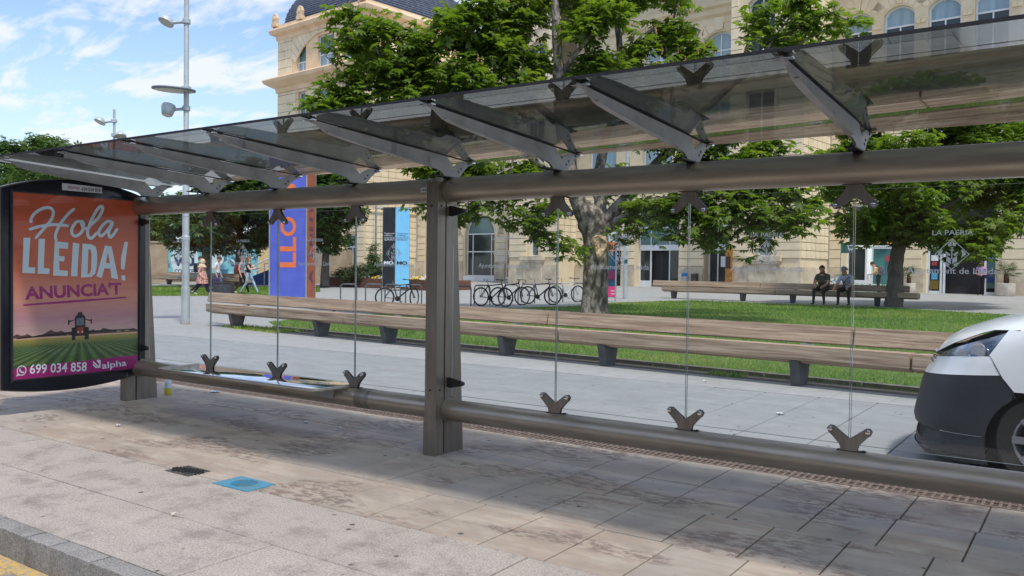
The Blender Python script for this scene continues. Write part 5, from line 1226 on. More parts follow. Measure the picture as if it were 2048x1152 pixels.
T1B = [(640,210,-2.2,46),(690,165,-2.2,50),(720,215,-2.2,48),(700,80,-2.1,40),(690,25,-2.1,34),(760,60,-2.2,50),(770,130,-2.2,52),(800,190,-2.1,55),(840,90,-1.9,58),(850,150,-1.9,48),(880,230,-1.9,60),(905,60,-1.6,62),(930,150,-1.7,66),(960,20,-1.2,66),(975,215,-1.5,62),(1010,90,-.9,62),(1035,170,-1,52),(1045,20,-.5,62),(1010,-60,0,90),(1130,-60,0,90),(1250,-60,.5,90),(1370,-80,.6,60),
  (1080,120,-.4,36),(1165,50,-1.2,42),(1195,110,-1,42),(1215,20,-1.2,48),(1165,150,-.8,34),(1250,150,-.4,46),(1290,90,.6,40),(1345,55,.8,44),(1385,90,.6,42),(1400,130,.2,36),(1335,140,.2,44),(1270,200,.2,44),(1180,215,0,36),
  (1520,30,-1.5,32),(1560,75,-1.5,28),(1610,50,-1.6,32),(1655,30,-1.6,30),(1700,40,-1.7,26),(1540,115,-1.3,24),(1600,5,-1.5,34),(1500,75,-1.3,18),
  (800,270,-1.9,40),(850,320,-1.8,44),(905,350,-1.8,48),(960,330,-1.6,44),(1015,370,-1.5,42),(840,395,-1.9,26),(880,420,-1.9,22),(960,410,-1.8,26),(1060,340,-1,36),(1095,420,-1.3,34),(1080,465,-1.5,24),(1130,480,-1.4,20),(1145,505,-1.4,14),(1070,440,-1.5,24),(1010,415,-1.6,20),
  (1260,350,-.5,40),(1290,400,-1,32),(1330,420,-1.2,44),(1270,450,-1.0,26),(1250,470,-1,18),(1385,400,-1.6,50),(1400,460,-1.8,36),(1440,430,-2,52),(1430,350,-1.4,50),(1370,330,-.9,44),(1320,280,-.5,40),(1480,380,-2,54),(1500,320,-1.8,50),(1540,430,-2.2,52),(1560,370,-2,50),(1590,440,-2.4,40),(1600,330,-2,40),(1520,475,-2.3,26),(1620,400,-2.3,26),(1410,300,-1.3,44),(1540,290,-1.7,36),(1460,260,-1.4,40),(1440,480,-1.9,22),(1500,505,-2.3,12),(1350,470,-1.6,18)]
def d1b(px, py, dd, r): return (d1(px, py, dd), r*(D1+dd)/FPX)
bl = [d1b(*q) for q in T1B]
bl2 = [(c_, r, 1.0) for c_, r in bl] + [(c_ + Vector((0, 0, 0)) + (R3 @ Vector((rr1.uniform(-.5,.5), rr1.uniform(-.3,.3), -rr1.uniform(.8, 2.2)))), r*.95, .7) for c_, r in bl[:60]]
crown('crown', bl2, 21000, .25, leaf_dark, t1, rg1, 5, .3, .85, .6)
tw = MB()
for (c_, r) in bl:
    # thin twigs into each clump from the nearest limb point
    best = None
    for path, _, _ in limbs:
        for p in path[2:]:
            q = d1(*p); d = (q-c_).length
            if best is None or d < best[0]: best = (d, q)
    mid = best[1].lerp(c_, .55) + Vector((rr1.uniform(-.2,.2), rr1.uniform(-.2,.2), rr1.uniform(-.1,.25)))
    tw.tube([best[1], mid, c_], [.035, .022, .010], 5, False)
    for k in range(4):
        v = Vector((rr1.gauss(0,1), rr1.gauss(0,1), rr1.gauss(0,.7))).normalized(); tw.tube([c_.lerp(mid, .4), c_ + v*r*.55, c_ + v*r*.95], [.012, .008, .004], 4, False)
o = tw.build('twigs', bark2, t1); o['kind'] = 'stuff'
fl = MB()
for k in range(46):
    c_, r = bl[rr1.choice([0,1,2,3,4,5,6,8,13,15,28,29,30,31,32,10,12])]; v = Vector((rr1.gauss(0,1), rr1.gauss(0,1), abs(rr1.gauss(0,.6)))).normalized(); p = c_ + v*r*.9
    for j in range(6): fl.ball(p + Vector((rr1.uniform(-.03,.03), rr1.uniform(-.03,.03), j*.035)), .03-.003*j, seg=5, rings=3)
o = fl.build('blossom', bloss, t1); o['kind'] = 'stuff'
# ---- generic tree
def tree(name, label, base, depth_px, trunk, r0, r1, lmb, blobs, nleaf, lsize, mat, seed, k=5, shell=.35, zsq=.85, bk=None, group=None):
    rg = np.random.default_rng(seed); rr = random.Random(seed); D = depth_px; t = thing(name, label, 'tree', tuple(base), 0, group)
    def dd(px, py, o=0.0): return at_depth(px, py, D+o) - Vector(base)
    m = MB(); limb(m, [dd(*p) for p in trunk], r0, r1, 14, .08, rr); m.build('trunk', bk or bark2, t, 60)
    for path, a, b_ in lmb:
        m = MB(); limb(m, [dd(*p) for p in path], a, b_, 7, .1, rr); m.build('branch', bk or bark2, t, 60)
    B = [(dd(q[0], q[1], q[2]), q[3]*D/FPX) + ((q[4],) if len(q) > 4 else ()) for q in blobs]
    crown('crown', B, nleaf, lsize, mat, t, rg, k, shell, zsq, .4); return t
# T2: right-hand chestnut by the bench with the two men
b2 = on_ground(1793, 613)
rr = random.Random(5); bl_ = []
for i in range(60):
    a = rr.uniform(0, 2*PI); q = rr.random()**.5; ex, ey = 215, 165
    px, py = 1868+ex*q*math.cos(a), 330+ey*q*math.sin(a); 
    if py > 462 and 1700 < px < 1900: py = 455
    bl_.append((px, py, rr.uniform(-3.6, 2.4)*math.sqrt(max(.05, 1-q*q)), rr.uniform(34, 58)))
bl_ += [(1690,380,-1,34),(1670,340,-1,26),(1675,430,-1,24),(1700,450,-1.2,28),(1725,465,-1.2,26),(1740,440,-1.5,36),(1900,470,-2,34),(1940,480,-2.4,34),(1985,465,-2.4,40),(2030,440,-2.2,42),(2060,400,-2,46),(1870,465,-1.5,26),(1960,500,-2.6,18),(1780,440,-2,34),(1840,440,-2.4,40),(1720,300,-1,40),(1700,250,-.5,34),(1760,215,-.5,44),(1980,250,-.5,54),(2050,290,-1,50),(2060,230,0,50)]
tree('chestnut_tree', 'dense rounded chestnut behind the right end of the back bench', b2, 31.4, [(1788,616,0),(1789,580,0),(1791,540,0),(1796,500,0),(1803,470,0),(1815,420,0),(1825,360,0)], .34, .16,
     [([(1800,500,0),(1775,450,-.3),(1745,400,-.6),(1720,340,-.8)], .16, .05), ([(1806,480,0),(1850,440,-.8),(1910,400,-1.3),(1970,370,-1.6)], .17, .05), ([(1815,420,0),(1850,340,.3),(1890,260,.5)], .13, .04), ([(1802,490,0),(1820,450,-1.2),(1840,410,-2.2)], .11, .04)],
     bl_, 19000, .25, leaf_dark, 31, 5, .45, .8)
# T3..: trees behind the shelter on the left, and the big one at the far left
def cloud(cx_, cy_, ex, ey, n, r0, r1, dz, seed):
    rr = random.Random(seed); L = []
    for i in range(n):
        a = rr.uniform(0, 2*PI); q = rr.random()**.5; L.append((cx_+ex*q*math.cos(a), cy_+ey*q*math.sin(a), rr.uniform(-dz, dz)*math.sqrt(max(.05, 1-q*q)), rr.uniform(r0, r1)))
    return L
LG = 'trees behind the left bay of the shelter'
tree('shade_tree', 'leafy tree right behind the tall white lamp post, left of the mural gap', on_ground(412, 574), 48.5, [(412,575,0),(413,545,0),(412,510,0),(414,470,0),(416,430,0)], .33, .14, [([(413,505,0),(385,470,-.4),(360,430,-.6)], .12, .04), ([(413,495,0),(440,460,.4),(455,420,.6)], .11, .04)],
     cloud(395, 415, 66, 74, 34, 20, 32, 3.0, 1) + [(345,470,0,24),(372,492,0,18),(430,492,0,20),(455,478,0,18)], 7200, .34, leaf_far, 41, 4, .45, .85)
tree('shade_tree', 'dark leafy tree between the white lamp post and the blue pillar', on_ground(479, 573), 50.5, [(479,574,0),(479,545,0),(480,510,0),(479,470,0),(484,430,0)], .36, .15, [([(480,505,0),(505,470,-.4),(525,430,-.6)], .12, .04), ([(480,495,0),(456,465,.4),(450,430,.6)], .11, .04)],
     cloud(495, 405, 62, 80, 36, 20, 34, 3.2, 2) + [(470,490,0,18),(505,486,0,22),(530,472,0,24),(540,440,0,24)], 7600, .34, leaf_far, 42, 4, .45, .85)
tree('shade_tree', 'leafy tree right of the blue and brown pillar against the building corner', on_ground(650, 573), 49.5, [(650,574,0),(650,545,0),(652,505,0),(655,460,0),(655,420,0)], .3, .12, [([(652,500,0),(670,460,-.4),(690,430,-.6)], .12, .04)],
     cloud(652, 408, 50, 66, 26, 20, 32, 2.8, 3) + [(690,440,0,22),(680,478,0,20),(640,486,0,22),(665,494,0,14),(600,440,0,26)], 6400, .34, leaf_far, 43, 4, .45, .85)
tree('broad_tree', 'big domed tree at the far left rising behind the advertising case', on_ground(70, 566), 55, [(70,568,0),(70,520,0),(68,470,0),(66,400,0)], .5, .2, [([(70,500,0),(120,430,0),(150,380,0)], .2, .06), ([(70,500,0),(20,430,0),(-20,380,0)], .2, .06)],
     cloud(66, 372, 122, 108, 70, 24, 40, 5, 4) + [(0,400,0,50),(-60,420,0,60),(-120,400,0,60),(130,400,0,34),(160,440,0,40),(110,470,0,40),(185,470,0,30),(30,470,0,50)], 13000, .36, leaf_far, 44, 4, .5, .85)
tree('broad_tree', 'low dark tree behind the left post of the shelter, beyond the mural wall', on_ground(270, 562), 66, [(270,563,0),(270,520,0),(272,470,0)], .3, .15, [],
     cloud(268, 452, 62, 42, 22, 18, 28, 3, 6) + [(325,430,0,24),(330,470,0,20)], 4200, .42, leaf_far, 45, 4, .5, .85)
# ---------------------------------------------------------------- cone shrub, bushes and flower beds
def planter_box(name, label, p0, p1, deep, h=.55):
    """long timber trough from p0 to p1 (front edge), planks and flowers"""
    d = (p1-p0); L = d.length; ang = math.atan2(d.y, d.x); t = thing(name, label, 'planter', tuple(p0), ang); wood_ = M('planter_wood', lin(122,84,64), lin(92,62,48), scale=3, rough=.8, stretch=(1,6,6), rand=.12)
    for k in range(3): MB().bbox(0, L, -.03, .03, .02+k*.185, .02+k*.185+.175, .01).build('plank', wood_, t)
    for k in range(3): MB().bbox(-.03, .03, .035, deep, .02+k*.185, .02+k*.185+.175, .01).build('plank', wood_, t); MB().bbox(L-.03, L+.03, .035, deep, .02+k*.185, .02+k*.185+.175, .01).build('plank', wood_, t)
    MB().box(.04, L-.04, .04, deep, .02, h-.06).build('soil', M('soil', (.05,.035,.025), None, scale=8, rough=.95), t); return t, L
wp = M('white_petals', (.75,.75,.72), (.6,.6,.58), scale=20, rough=.7); yp = M('yellow_petals', (.75,.55,.04), (.7,.45,.03), scale=20, rough=.7); vp = M('violet_petals', (.09,.05,.22), (.14,.09,.3), scale=20, rough=.7)
def flowers(t, L, deep, seed, pat):
    rr = random.Random(seed)
    for mat, tagn in ((wp, 'w'), (yp, 'y'), (vp, 'v')):
        m = MB()
        for i in range(int(L*70)):
            x = rr.uniform(.05, L-.05); k = pat[int(x/L*len(pat)) % len(pat)]
            if (k != tagn and rr.random() > .12): continue
            y = rr.uniform(.03, min(.8, deep)); z = .52+rr.uniform(0, .16) + y*.12; c_ = Vector((x, y, z)); r = rr.uniform(.035, .06); n = Vector((rr.uniform(-.5,.5), rr.uniform(-1,-.2), rr.uniform(.3,1))).normalized(); a = n.orthogonal().normalized(); b_ = n.cross(a)
            m.add([c_+n*.01] + [c_ + (a*math.cos(q*2*PI/5)+b_*math.sin(q*2*PI/5))*r for q in range(5)], [(0, 1+q, 1+(q+1) % 5) for q in range(5)])
        o = m.build('flowers', mat, t); o['kind'] = 'stuff'
pl1, L1 = planter_box('flower_planter', 'long brown timber planter of white, yellow and violet flowers left of the black banner', on_ground(645, 572), on_ground(764, 577), 2.6); flowers(pl1, L1, 2.2, 1, 'ywwvvywvwywwvyyw')
pl2, L2 = planter_box('flower_planter', 'brown timber planter with yellow and violet flowers right of the blue banner', on_ground(800, 579), on_ground(872, 582), 2.6); flowers(pl2, L2, 2.2, 2, 'wyyywyvv')
bush_m = leafy_mat('bush_leaf', (.03,.05,.02), (.06,.09,.035), (.10,.13,.06), scale=1.5, trans=.3, fine=12); cone_m = leafy_mat('cone_leaf', (.02,.06,.012), (.045,.12,.02), (.08,.18,.035), scale=1.5, trans=.3, fine=12)
def shrub(name, label, blobs, D, n, sz, mat, seed, base):
    t = thing(name, label, 'shrub', tuple(base)); rg = np.random.default_rng(seed)
    B = [(at_depth(q[0], q[1], D+q[2]) - base, q[3]*D/FPX) for q in blobs]; crown('foliage', B, n, sz, mat, t, rg, 3, .2, .95)
    m = MB(); m.tube([(0,0,-.1), (0,0,.4)], .05, 7); m.build('stem', bark2, t); return t
sb_ = at_depth(745, 562, 51); 
shrub('cone_shrub', 'clipped conical bright green shrub rising behind the flower bed', [(745,548,0,20),(745,530,0,18),(746,514,0,14),(747,500,0,9),(748,489,0,5),(740,540,-.4,18),(753,532,-.3,14)], 51, 2600, .13, cone_m, 51, sb_)
sb_ = at_depth(700, 562, 50); shrub('low_bush', 'loose grey green bush behind the flowers left of the cone shrub', [(680,548,0,13),(693,543,0,14),(707,540,0,15),(722,541,0,15),(700,550,-.4,16),(716,552,-.4,15)], 50, 1500, .14, bush_m, 52, sb_)
sb_ = at_depth(757, 562, 49.5); shrub('low_bush', 'loose grey green bush between the cone shrub and the black banner', [(745,552,0,13),(757,546,0,14),(764,552,0,14)], 49.5, 700, .14, bush_m, 53, sb_)
# ================================================================ BENCHES
def wood_mat(name, c1, c2, c3):
    m, nt, b, out = newmat(name); v = coords(nt, 'Object', (.35, 6, 9)); f = noise(nt, v, 2.6, 8, .62, .6); oi = nt.nodes.new('ShaderNodeObjectInfo')
    c = ramp(nt, f, [(.30, c1), (.47, c2), (.62, c3)]); c = mix(nt, ramp(nt, oi.outputs['Random'], [(0.0, 0.0), (1.0, .35)]), c, c3)
    v2 = coords(nt, 'Object', (.12, 3, 14)); cr_ = ramp(nt, noise(nt, v2, 3.2, 6, .7, 1.2), [(.585, 0.0), (.61, .85), (.635, 0.0)]); c = mix(nt, cr_, c, (.035,.026,.02))
    nt.links.new(c, b.inputs['Base Color']); b.inputs['Roughness'].default_value = .82; bump(nt, b, f, .45, .006); return m
timber = wood_mat('weathered_timber', lin(100,80,64), lin(152,130,108), lin(188,168,144))
leg_m = M('cast_leg', lin(84,87,88), lin(64,67,69), scale=6, rough=.7, bmp=.2, bdist=.004)
def u_at(px, v):
    r = ray(px, 560); k = v/(r.x*BN.x+r.y*BN.y); return (CAM + r*k).x*BU.x + (CAM + r*k).y*BU.y
def bench(label, u0, u1, v, seat_j, back_j, legs, group=None):
    z0 = 0.011*max(0, v-13); t = thing('timber_bench', label, 'bench', tuple(uvz(u0, v, z0)), BANG, group)
    def plank(name, a, b_, prof):
        m = MB(); m.prism(prof, (a-u0+.012, -v, 0), (0,1,0), (0,0,1), (1,0,0), b_-a-.024)
        bm = bmesh.new(); me = m.mesh(name); bm.from_mesh(me); bmesh.ops.remove_doubles(bm, verts=bm.verts, dist=1e-5); bmesh.ops.recalc_face_normals(bm, faces=bm.faces[:])
        ed = [e for e in bm.edges if len(e.link_faces) == 2 and e.calc_face_angle(0) > .6]; bmesh.ops.bevel(bm, geom=ed, offset=.012, segments=2, affect='EDGES'); bm.to_mesh(me); bm.free(); me.materials.append(timber)
        return inst(name, me, t)
    sj = [u0+.75] + seat_j + [u1]; bj = [u0] + back_j + [u1-.4]
    for a, b_ in zip(sj[:-1], sj[1:]): plank('seat_beam', a, b_, [(v-.27, .535), (v+.14, .52), (v+.14, .31), (v-.08, .295), (v-.27, .355)])
    for a, b_ in zip(bj[:-1], bj[1:]): plank('back_beam', a, b_, [(v+.185, .550), (v+.235, .785), (v+.325, .77), (v+.275, .535)])
    for u in legs:
        m = MB(); m.prism([(v-.16, .0), (v+.06, .0), (v+.15, .308), (v-.08, .293), (v-.24, .335)], (u-u0-.075, -v, 0), (0,1,0), (0,0,1), (1,0,0), .13); m.prism([(v+.142, .31), (v+.20, .31), (v+.28, .57), (v+.24, .57)], (u-u0-.03, -v, 0), (0,1,0), (0,0,1), (1,0,0), .06); m.build('leg', leg_m, t)
        s_ = MB(); s_.box(u-u0-.09, u-u0+.09, .145, .21, .522, .534); s_.build('spacer_plate', galv, t)
    return t
VB = 10.93
bench('long weathered timber bench in the foreground lawn edge, right behind the glass', -19.65, 3.2, VB, [u_at(707, VB), u_at(1137, VB), u_at(1838, VB)], [u_at(690, VB), u_at(1080, VB), u_at(1697, VB)], [u_at(p, VB) for p in (478, 648, 783, 1020, 1222, 1607)] + [0.2, 2.4])
VF = 33.1
fb = bench('long timber bench across the lawn where two men sit facing the street', u_at(1300, VF), u_at(1840, VF), VF, [u_at(1556, VF), u_at(1700, VF)], [u_at(1516, VF), u_at(1640, VF)], [u_at(p, VF) for p in (1350, 1488, 1588, 1757)])
VL = 26.6
bench('far timber bench behind the walking people, in front of the mural wall', u_at(285, VL), u_at(500, VL), VL, [u_at(400, VL)], [u_at(440, VL)], [u_at(p, VL) for p in (340, 400, 455)])
# ================================================================ LAMP POSTS
lamp_m = M('lamp_paint', lin(186,194,194), lin(168,176,176), scale=3, rough=.4, metal=.2); lens_m = M('lamp_lens', lin(205,204,190), lin(180,182,170), scale=4, rough=.3)
lb = at_z(371, 648, 0.0)
lp_ = thing('lamp_post', 'tall pale lamp post with a round disc reflector and two spotlights, left of the shelter', 'lamp post', tuple(lb), math.atan2(R3[1][0], R3[0][0]))
MB().lathe([(.105,0),(.105,.9),(.09,.905),(.09,2.05),(.098,2.06),(.098,2.16),(.082,2.18),(.078,4.3),(.062,4.34),(.06,9.5)], seg=20).build('pole', lamp_m, lp_, 30)
MB().lathe([(.13,0),(.13,.01),(.10,.03)], seg=20).build('foot_ring', M('rust_ring', lin(150,126,108), None, scale=9, rough=.8), lp_)
def spot(parent, z, s=1.0, sx=-1, tilt=.35, closed=False, arm=.42):
    MB().lathe([(.085*s,-.05*s),(.095*s,-.04*s),(.095*s,.06*s),(.085*s,.07*s)], (0,0,z), seg=16).build('collar', lamp_m, parent, 30)
    a = MB(); a.tube([(0,0,z), (sx*.2*s,-.02,z-.02*s), (sx*arm*s,-.05,z-.05*s)], [.045*s,.035*s,.05*s], 8); a.build('arm', lamp_m, parent, 40)
    ax = Vector((sx*math.sin(tilt)*.6, -.35, -math.cos(tilt))).normalized(); o = Vector((sx*(arm+.03)*s, -.06, z+.02*s))
    h = MB().lathe([(.03*s,-.10*s),(.10*s,-.08*s),(.17*s,-.0),(.19*s,.05*s),(.19*s,.08*s)] if not closed else [(.03*s,-.06*s),(.16*s,-.05*s),(.17*s,.02*s),(.13*s,.20*s),(.11*s,.22*s)], o, ax, 18).build('lamp_head', lamp_m, parent, 40)
    MB().lathe([(.001,.082*s),(.165*s,.083*s),(.15*s,.06*s)] if not closed else [(.001,.222*s),(.10*s,.223*s)], o, ax, 18).build('lens', lens_m, h, 40)
spot(lp_, 7.42, 1.0, -1, .55); spot(lp_, 5.30, 1.0, -1, .1, True, .38)
dd_ = MB(); dc = Vector((-.30, -.02, 5.76)); dd_.lathe([(.001,-.018),(.46,-.03),(.505,-.02),(.515,.01),(.50,.03),(.1,.05),(.001,.05)], dc, Vector((.04,-.06,1)), 32)
dh = dd_.build('disc_reflector', M('disc_grey', lin(120,128,132), None, rough=.5), lp_, 40)
MB().lathe([(.001,-.0335),(.455,-.0345),(.455,-.031)], dc, Vector((.04,-.06,1)), 32).build('reflector_face', M('disc_face', lin(226,222,206), None, rough=.5), dh, 40)
MB().box(-.09,.09,-.09,.09,5.70,5.84).build('collar', lamp_m, lp_)
l2 = on_ground(228, 562); s2 = thing('lamp_post', 'distant thin lamp post with one spotlight each side, above the far trees', 'lamp post', tuple(l2), math.atan2(R3[1][0], R3[0][0]))
zt2 = 1.5 + (524-224)/FPX*(-(R3.transposed() @ (l2-CAM)).z) ; MB().lathe([(.16,0),(.14,3),(.11,4),(.085,zt2-.4),(.085,zt2)], seg=12).build('pole', lamp_m, s2, 30)
spot(s2, zt2-.85, 2.1, -1, .55); spot(s2, zt2-1.85, 2.1, 1, .3, False, .2)
p3 = on_ground(1250, 598); s3 = thing('pole', 'plain pale pole with a small blue sticker, right of the big tree trunk', 'pole', tuple(p3), math.atan2(R3[1][0], R3[0][0]))
MB().lathe([(.10,0),(.10,2.6),(.075,2.65),(.07,6.5)], seg=14).build('shaft', lamp_m, s3, 30); MB().box(-.07,.07,-.106,-.101,1.55,1.72).build('sticker', M('blue_sticker', lin(30,90,110), None, rough=.5), s3)
p4 = on_ground(751, 572); s4 = thing('camera_pole', 'thin grey pole with a small camera arm beside the black banner', 'pole', tuple(p4), math.atan2(R3[1][0], R3[0][0]))
MB().lathe([(.07,0),(.06,6.2)], seg=12).build('shaft', galv, s4, 30); MB().tube([(0,0,4.85),(.25,0,4.9),(.33,0,4.88)], .03, 7).build('arm', galv, s4); MB().ball((.40,0,4.83), .12, .12, .10, 10, 7).build('camera_dome', galv, s4, 40)
# ================================================================ BICYCLE RACKS AND BICYCLES
RIGHT = Vector((R3[0][0], R3[1][0], 0)).normalized(); RANG = math.atan2(RIGHT.y, RIGHT.x)
rack_m = M('rack_steel', lin(112,120,124), lin(90,98,102), scale=9, rough=.45, metal=.5)
rk = MB(); pts = [(-.30,0,0),(-.30,0,.60)] + [(-.30+.10*(1-math.cos(a)), 0, .60+.12*math.sin(a)) for a in (.4,.8,1.2)] + [(-.20,0,.725),(.20,0,.725)] + [(.30-.10*(1-math.cos(a)), 0, .60+.12*math.sin(a)) for a in (1.2,.8,.4)] + [(.30,0,.60),(.30,0,0)]
rk.tube(pts, .025, 8); rkm = rk.mesh('bicycle_rack', True); rkm.materials.append(rack_m); smooth_mesh(rkm)
racks = [(697,607,0,'leftmost bicycle hoop, in front of the flower planter'),(747,607,0,'second bicycle hoop from the left, left of the lone bicycle'),(785,608,.2,'bicycle hoop behind the rear wheel of the lone bicycle'),(827,609,.1,'bicycle hoop behind the front wheel of the lone bicycle'),(880,610,0,'bicycle hoop hidden behind the middle shelter post'),(925,612,0,'empty bicycle hoop just right of the middle shelter post'),
  (964,610,.3,'bicycle hoop behind the black bicycle with a carrier'),(1022,608,.5,'bicycle hoop behind the dark drop handlebar bicycle'),(1056,606,.6,'bicycle hoop at the rear wheel of the blue bicycle'),(1112,604,.5,'bicycle hoop at the front wheel of the blue bicycle'),(1160,602,.6,'bicycle hoop behind the silver bicycle next to the tree trunk')]
for px, py, a, lab in racks:
    q = on_ground(px, py); o = inst('bicycle_rack', rkm, None, tuple(q), (0,0,RANG-a)); tag(o, lab, 'bicycle rack', 'steel hoops of the bicycle rack')
tyre = M('tyre', (.012,.012,.012), (.02,.02,.02), scale=40, rough=.8); spoke_m = M('spoke', lin(170,170,172), None, rough=.3, metal=.8)
def bicycle(px, py, yaw, col, label, drop=False, carrier=False, front_steer=.0, rev=1, lift=0):
    q = on_ground(px, py); t = thing('bicycle', label, 'bicycle', tuple(q), RANG+yaw, 'bicycles parked at the hoops'); fm = M('bike_paint', col, tuple(c*.7 for c in col[:3]), rough=.3)
    R_ = .335; xr, xf = -.52*rev, .52*rev; rotf = Matrix.Rotation(front_steer, 3, 'Z')
    for x, st in ((xr, 0), (xf, front_steer)):
        rot = Matrix.Rotation(st, 3, 'Z'); ring = [Vector((x,0,R_)) + rot @ Vector((R_*math.cos(a), 0, R_*math.sin(a)))*.96 for a in [2*PI*k/28 for k in range(29)]]
        w = MB().tube(ring, .025, 7, False).build('wheel', tyre, t, 60)
        ring2 = [Vector((x,0,R_)) + rot @ Vector((math.cos(a), 0, math.sin(a)))*(R_*.88) for a in [2*PI*k/28 for k in range(29)]]; MB().tube(ring2, .010, 5, False).build('rim', spoke_m, w)
        sp_ = MB(); c_ = Vector((x,0,R_))
        for k in range(18): a = 2*PI*k/18; sp_.tube([c_ + rot @ Vector((0,.02*(-1)**k,0)), c_ + rot @ Vector((math.cos(a),0,math.sin(a)))*(R_*.88)], .0016, 3, False)
        o = sp_.build('spokes', spoke_m, w); o['kind'] = 'stuff'; MB().lathe([(.022,-.045),(.022,.045)], c_, rot @ Vector((0,1,0)), 8).build('hub', spoke_m, w)
    r = rev; bb = Vector((-.08*r,0,.29)); st_ = Vector((-.22*r,0,.78)); ht = Vector((.36*r,0,.80)); hb = Vector((.395*r,0,.68)); f = MB()
    f.tube([bb, st_], .021, 8); f.tube([st_+Vector((.01*r,0,-.04)), ht], .021, 8); f.tube([bb, hb], .026, 8); f.tube([ht+Vector((0,0,.03)), hb+Vector((.005*r,0,-.03))], .02, 8)
    for s_ in (-1, 1): f.tube([bb+Vector((0,.02*s_,0)), Vector((xr,.055*s_,R_))], .013, 6); f.tube([st_+Vector((0,.015*s_,-.05)), Vector((xr,.055*s_,R_))], .012, 6)
    f.build('frame', fm, t, 50); fk = MB()
    for s_ in (-1, 1): fk.tube([hb+Vector((0,0,-.03)), hb+Vector((.01*r,.05*s_,-.06)), Vector((xf,.055*s_,R_))], .016, 6)
    fk.build('fork', fm, t, 50)
    MB().tube([st_, st_+Vector((-.03*r,0,.14))], .012, 7).build('seat_post', spoke_m, t)
    sd_ = MB(); so_ = st_+Vector((-.03*r,0,.16)); sd_.grid([[so_+Vector((r*x,y*w_,z)) for y in (-1,-.5,0,.5,1)] for x, w_, z in ((-.14,.01,.0),(-.13,.065,.02),(-.05,.07,.02),(.03,.03,.01),(.12,.018,.015),(.14,.01,0))]); sd_.grid([[so_+Vector((r*x,y*w_*.9,z-.03)) for y in (1,.5,0,-.5,-1)] for x, w_, z in ((-.14,.01,.0),(-.13,.065,.02),(-.05,.07,.02),(.03,.03,.01),(.12,.018,.015),(.14,.01,0))]); sd_.build('saddle', black_rub, t, 50)
    hs = ht+Vector((-.02*r,0,.12)); h_ = MB(); h_.tube([ht, hs, hs+Vector((.08*r,0,.02))], .013, 7)
    hc = hs+Vector((.08*r,0,.02)); rr_ = rotf
    if drop:
        for s_ in (-1, 1): h_.tube([hc, hc+rr_ @ Vector((0,.20*s_,0)), hc+rr_ @ Vector((.09*r,.21*s_,-.01)), hc+rr_ @ Vector((.12*r,.21*s_,-.07)), hc+rr_ @ Vector((.06*r,.21*s_,-.13)), hc+rr_ @ Vector((-.02*r,.21*s_,-.13))], .014, 7)
    else:
        h_.tube([hc+rr_ @ Vector((-.06*r,-.29,.02)), hc+rr_ @ Vector((0,-.12,.01)), hc+rr_ @ Vector((0,.12,.01)), hc+rr_ @ Vector((-.06*r,.29,.02))], .013, 7)
        for s_ in (-1, 1): h_.tube([hc+rr_ @ Vector((-.04*r,.19*s_,.02)), hc+rr_ @ Vector((-.09*r,.31*s_,.022))], .018, 7)
    h_.build('handlebar', black_plastic, t, 50)
    cr = MB(); cr.lathe([(.001,-.006),(.09,-.006),(.09,.006),(.001,.006)], bb+Vector((0,-.045,0)), (0,1,0), 18); cr.tube([bb+Vector((0,-.06,0)), bb+Vector((.12*r,-.065,-.11))], .009, 5); cr.tube([bb+Vector((0,.06,0)), bb+Vector((-.12*r,.065,.11))], .009, 5); cr.box(bb.x+.12*r-.045, bb.x+.12*r+.045, -.13,-.06, bb.z-.12, bb.z-.10); cr.build('crankset', dark_metal, t, 40)
    if carrier:
        c_ = MB(); 
        for s_ in (-1, 1): c_.tube([st_+Vector((0,.05*s_,-.02)), Vector((-.60*r,.07*s_,.72))], .007, 5); c_.tube([Vector((-.56*r,.07*s_,.72)), Vector((xr,.065*s_,R_))], .006, 5); c_.tube([Vector((-.40*r,.07*s_,.735)), Vector((xr,.065*s_,R_))], .006, 5)
        for x in (-.3,-.4,-.5,-.6): c_.tube([Vector((x*r,-.07,.735)), Vector((x*r,.07,.735))], .006, 5)
        c_.build('carrier', dark_metal, t)
    return t
bicycle(799, 614, .32, (.02,.02,.022,1), 'black bicycle with turned front wheel standing alone at the left hoops', front_steer=.9)
bicycle(986, 613, -.55, (.016,.016,.018,1), 'black bicycle with a rear carrier, leftmost of the right hand group', carrier=True, front_steer=-.1)
bicycle(1020, 611, .55, (.02,.022,.03,1), 'dark bicycle with drop handlebars, second in the right hand group', drop=True)
bicycle(1080, 609, -.50, (.018,.02,.085,1), 'dark blue bicycle, third in the right hand group', front_steer=.15)
bicycle(1133, 605, .5, (.55,.56,.58,1), 'silver bicycle nearest the big tree trunk', front_steer=.1)
# ================================================================ PILLARS, BANNERS, SMALL FURNITURE
blue_b = M('blue_banner', lin(92,108,206), lin(82,96,190), scale=1.5, rough=.45); orange_l = M('orange_letter', lin(244,126,72), None, rough=.5); brn = M('orange_brown_banner', lin(186,92,56), lin(160,76,46), scale=1.5, rough=.45); navy = M('navy_letter', lin(60,54,100), None, rough=.5)
pc = at_depth(575, 606, 31.7); pc.z = .06; pil = thing('advert_pillar', 'tall four sided banner pillar, blue with orange letters in front, brown at its side', 'banner pillar', tuple(pc), RANG)
W = 1.42; MB().box(-W/2+.03, W/2-.03, .03, W-.03, 0, 5.5).build('core', galv, pil)
fb_ = MB(); fb_.box(-W/2+.05, W/2-.06, 0, .028, .05, 5.48); front = fb_.build('front_banner', blue_b, pil); sb2 = MB().box(W/2-.028, W/2, .10, W-.05, .05, 5.48).build('side_banner', brn, pil)
for x in (-W/2, W/2-.045): MB().box(x, x+.045, -.012, .045, 0, 5.5).build('edge_profile', galv, pil)
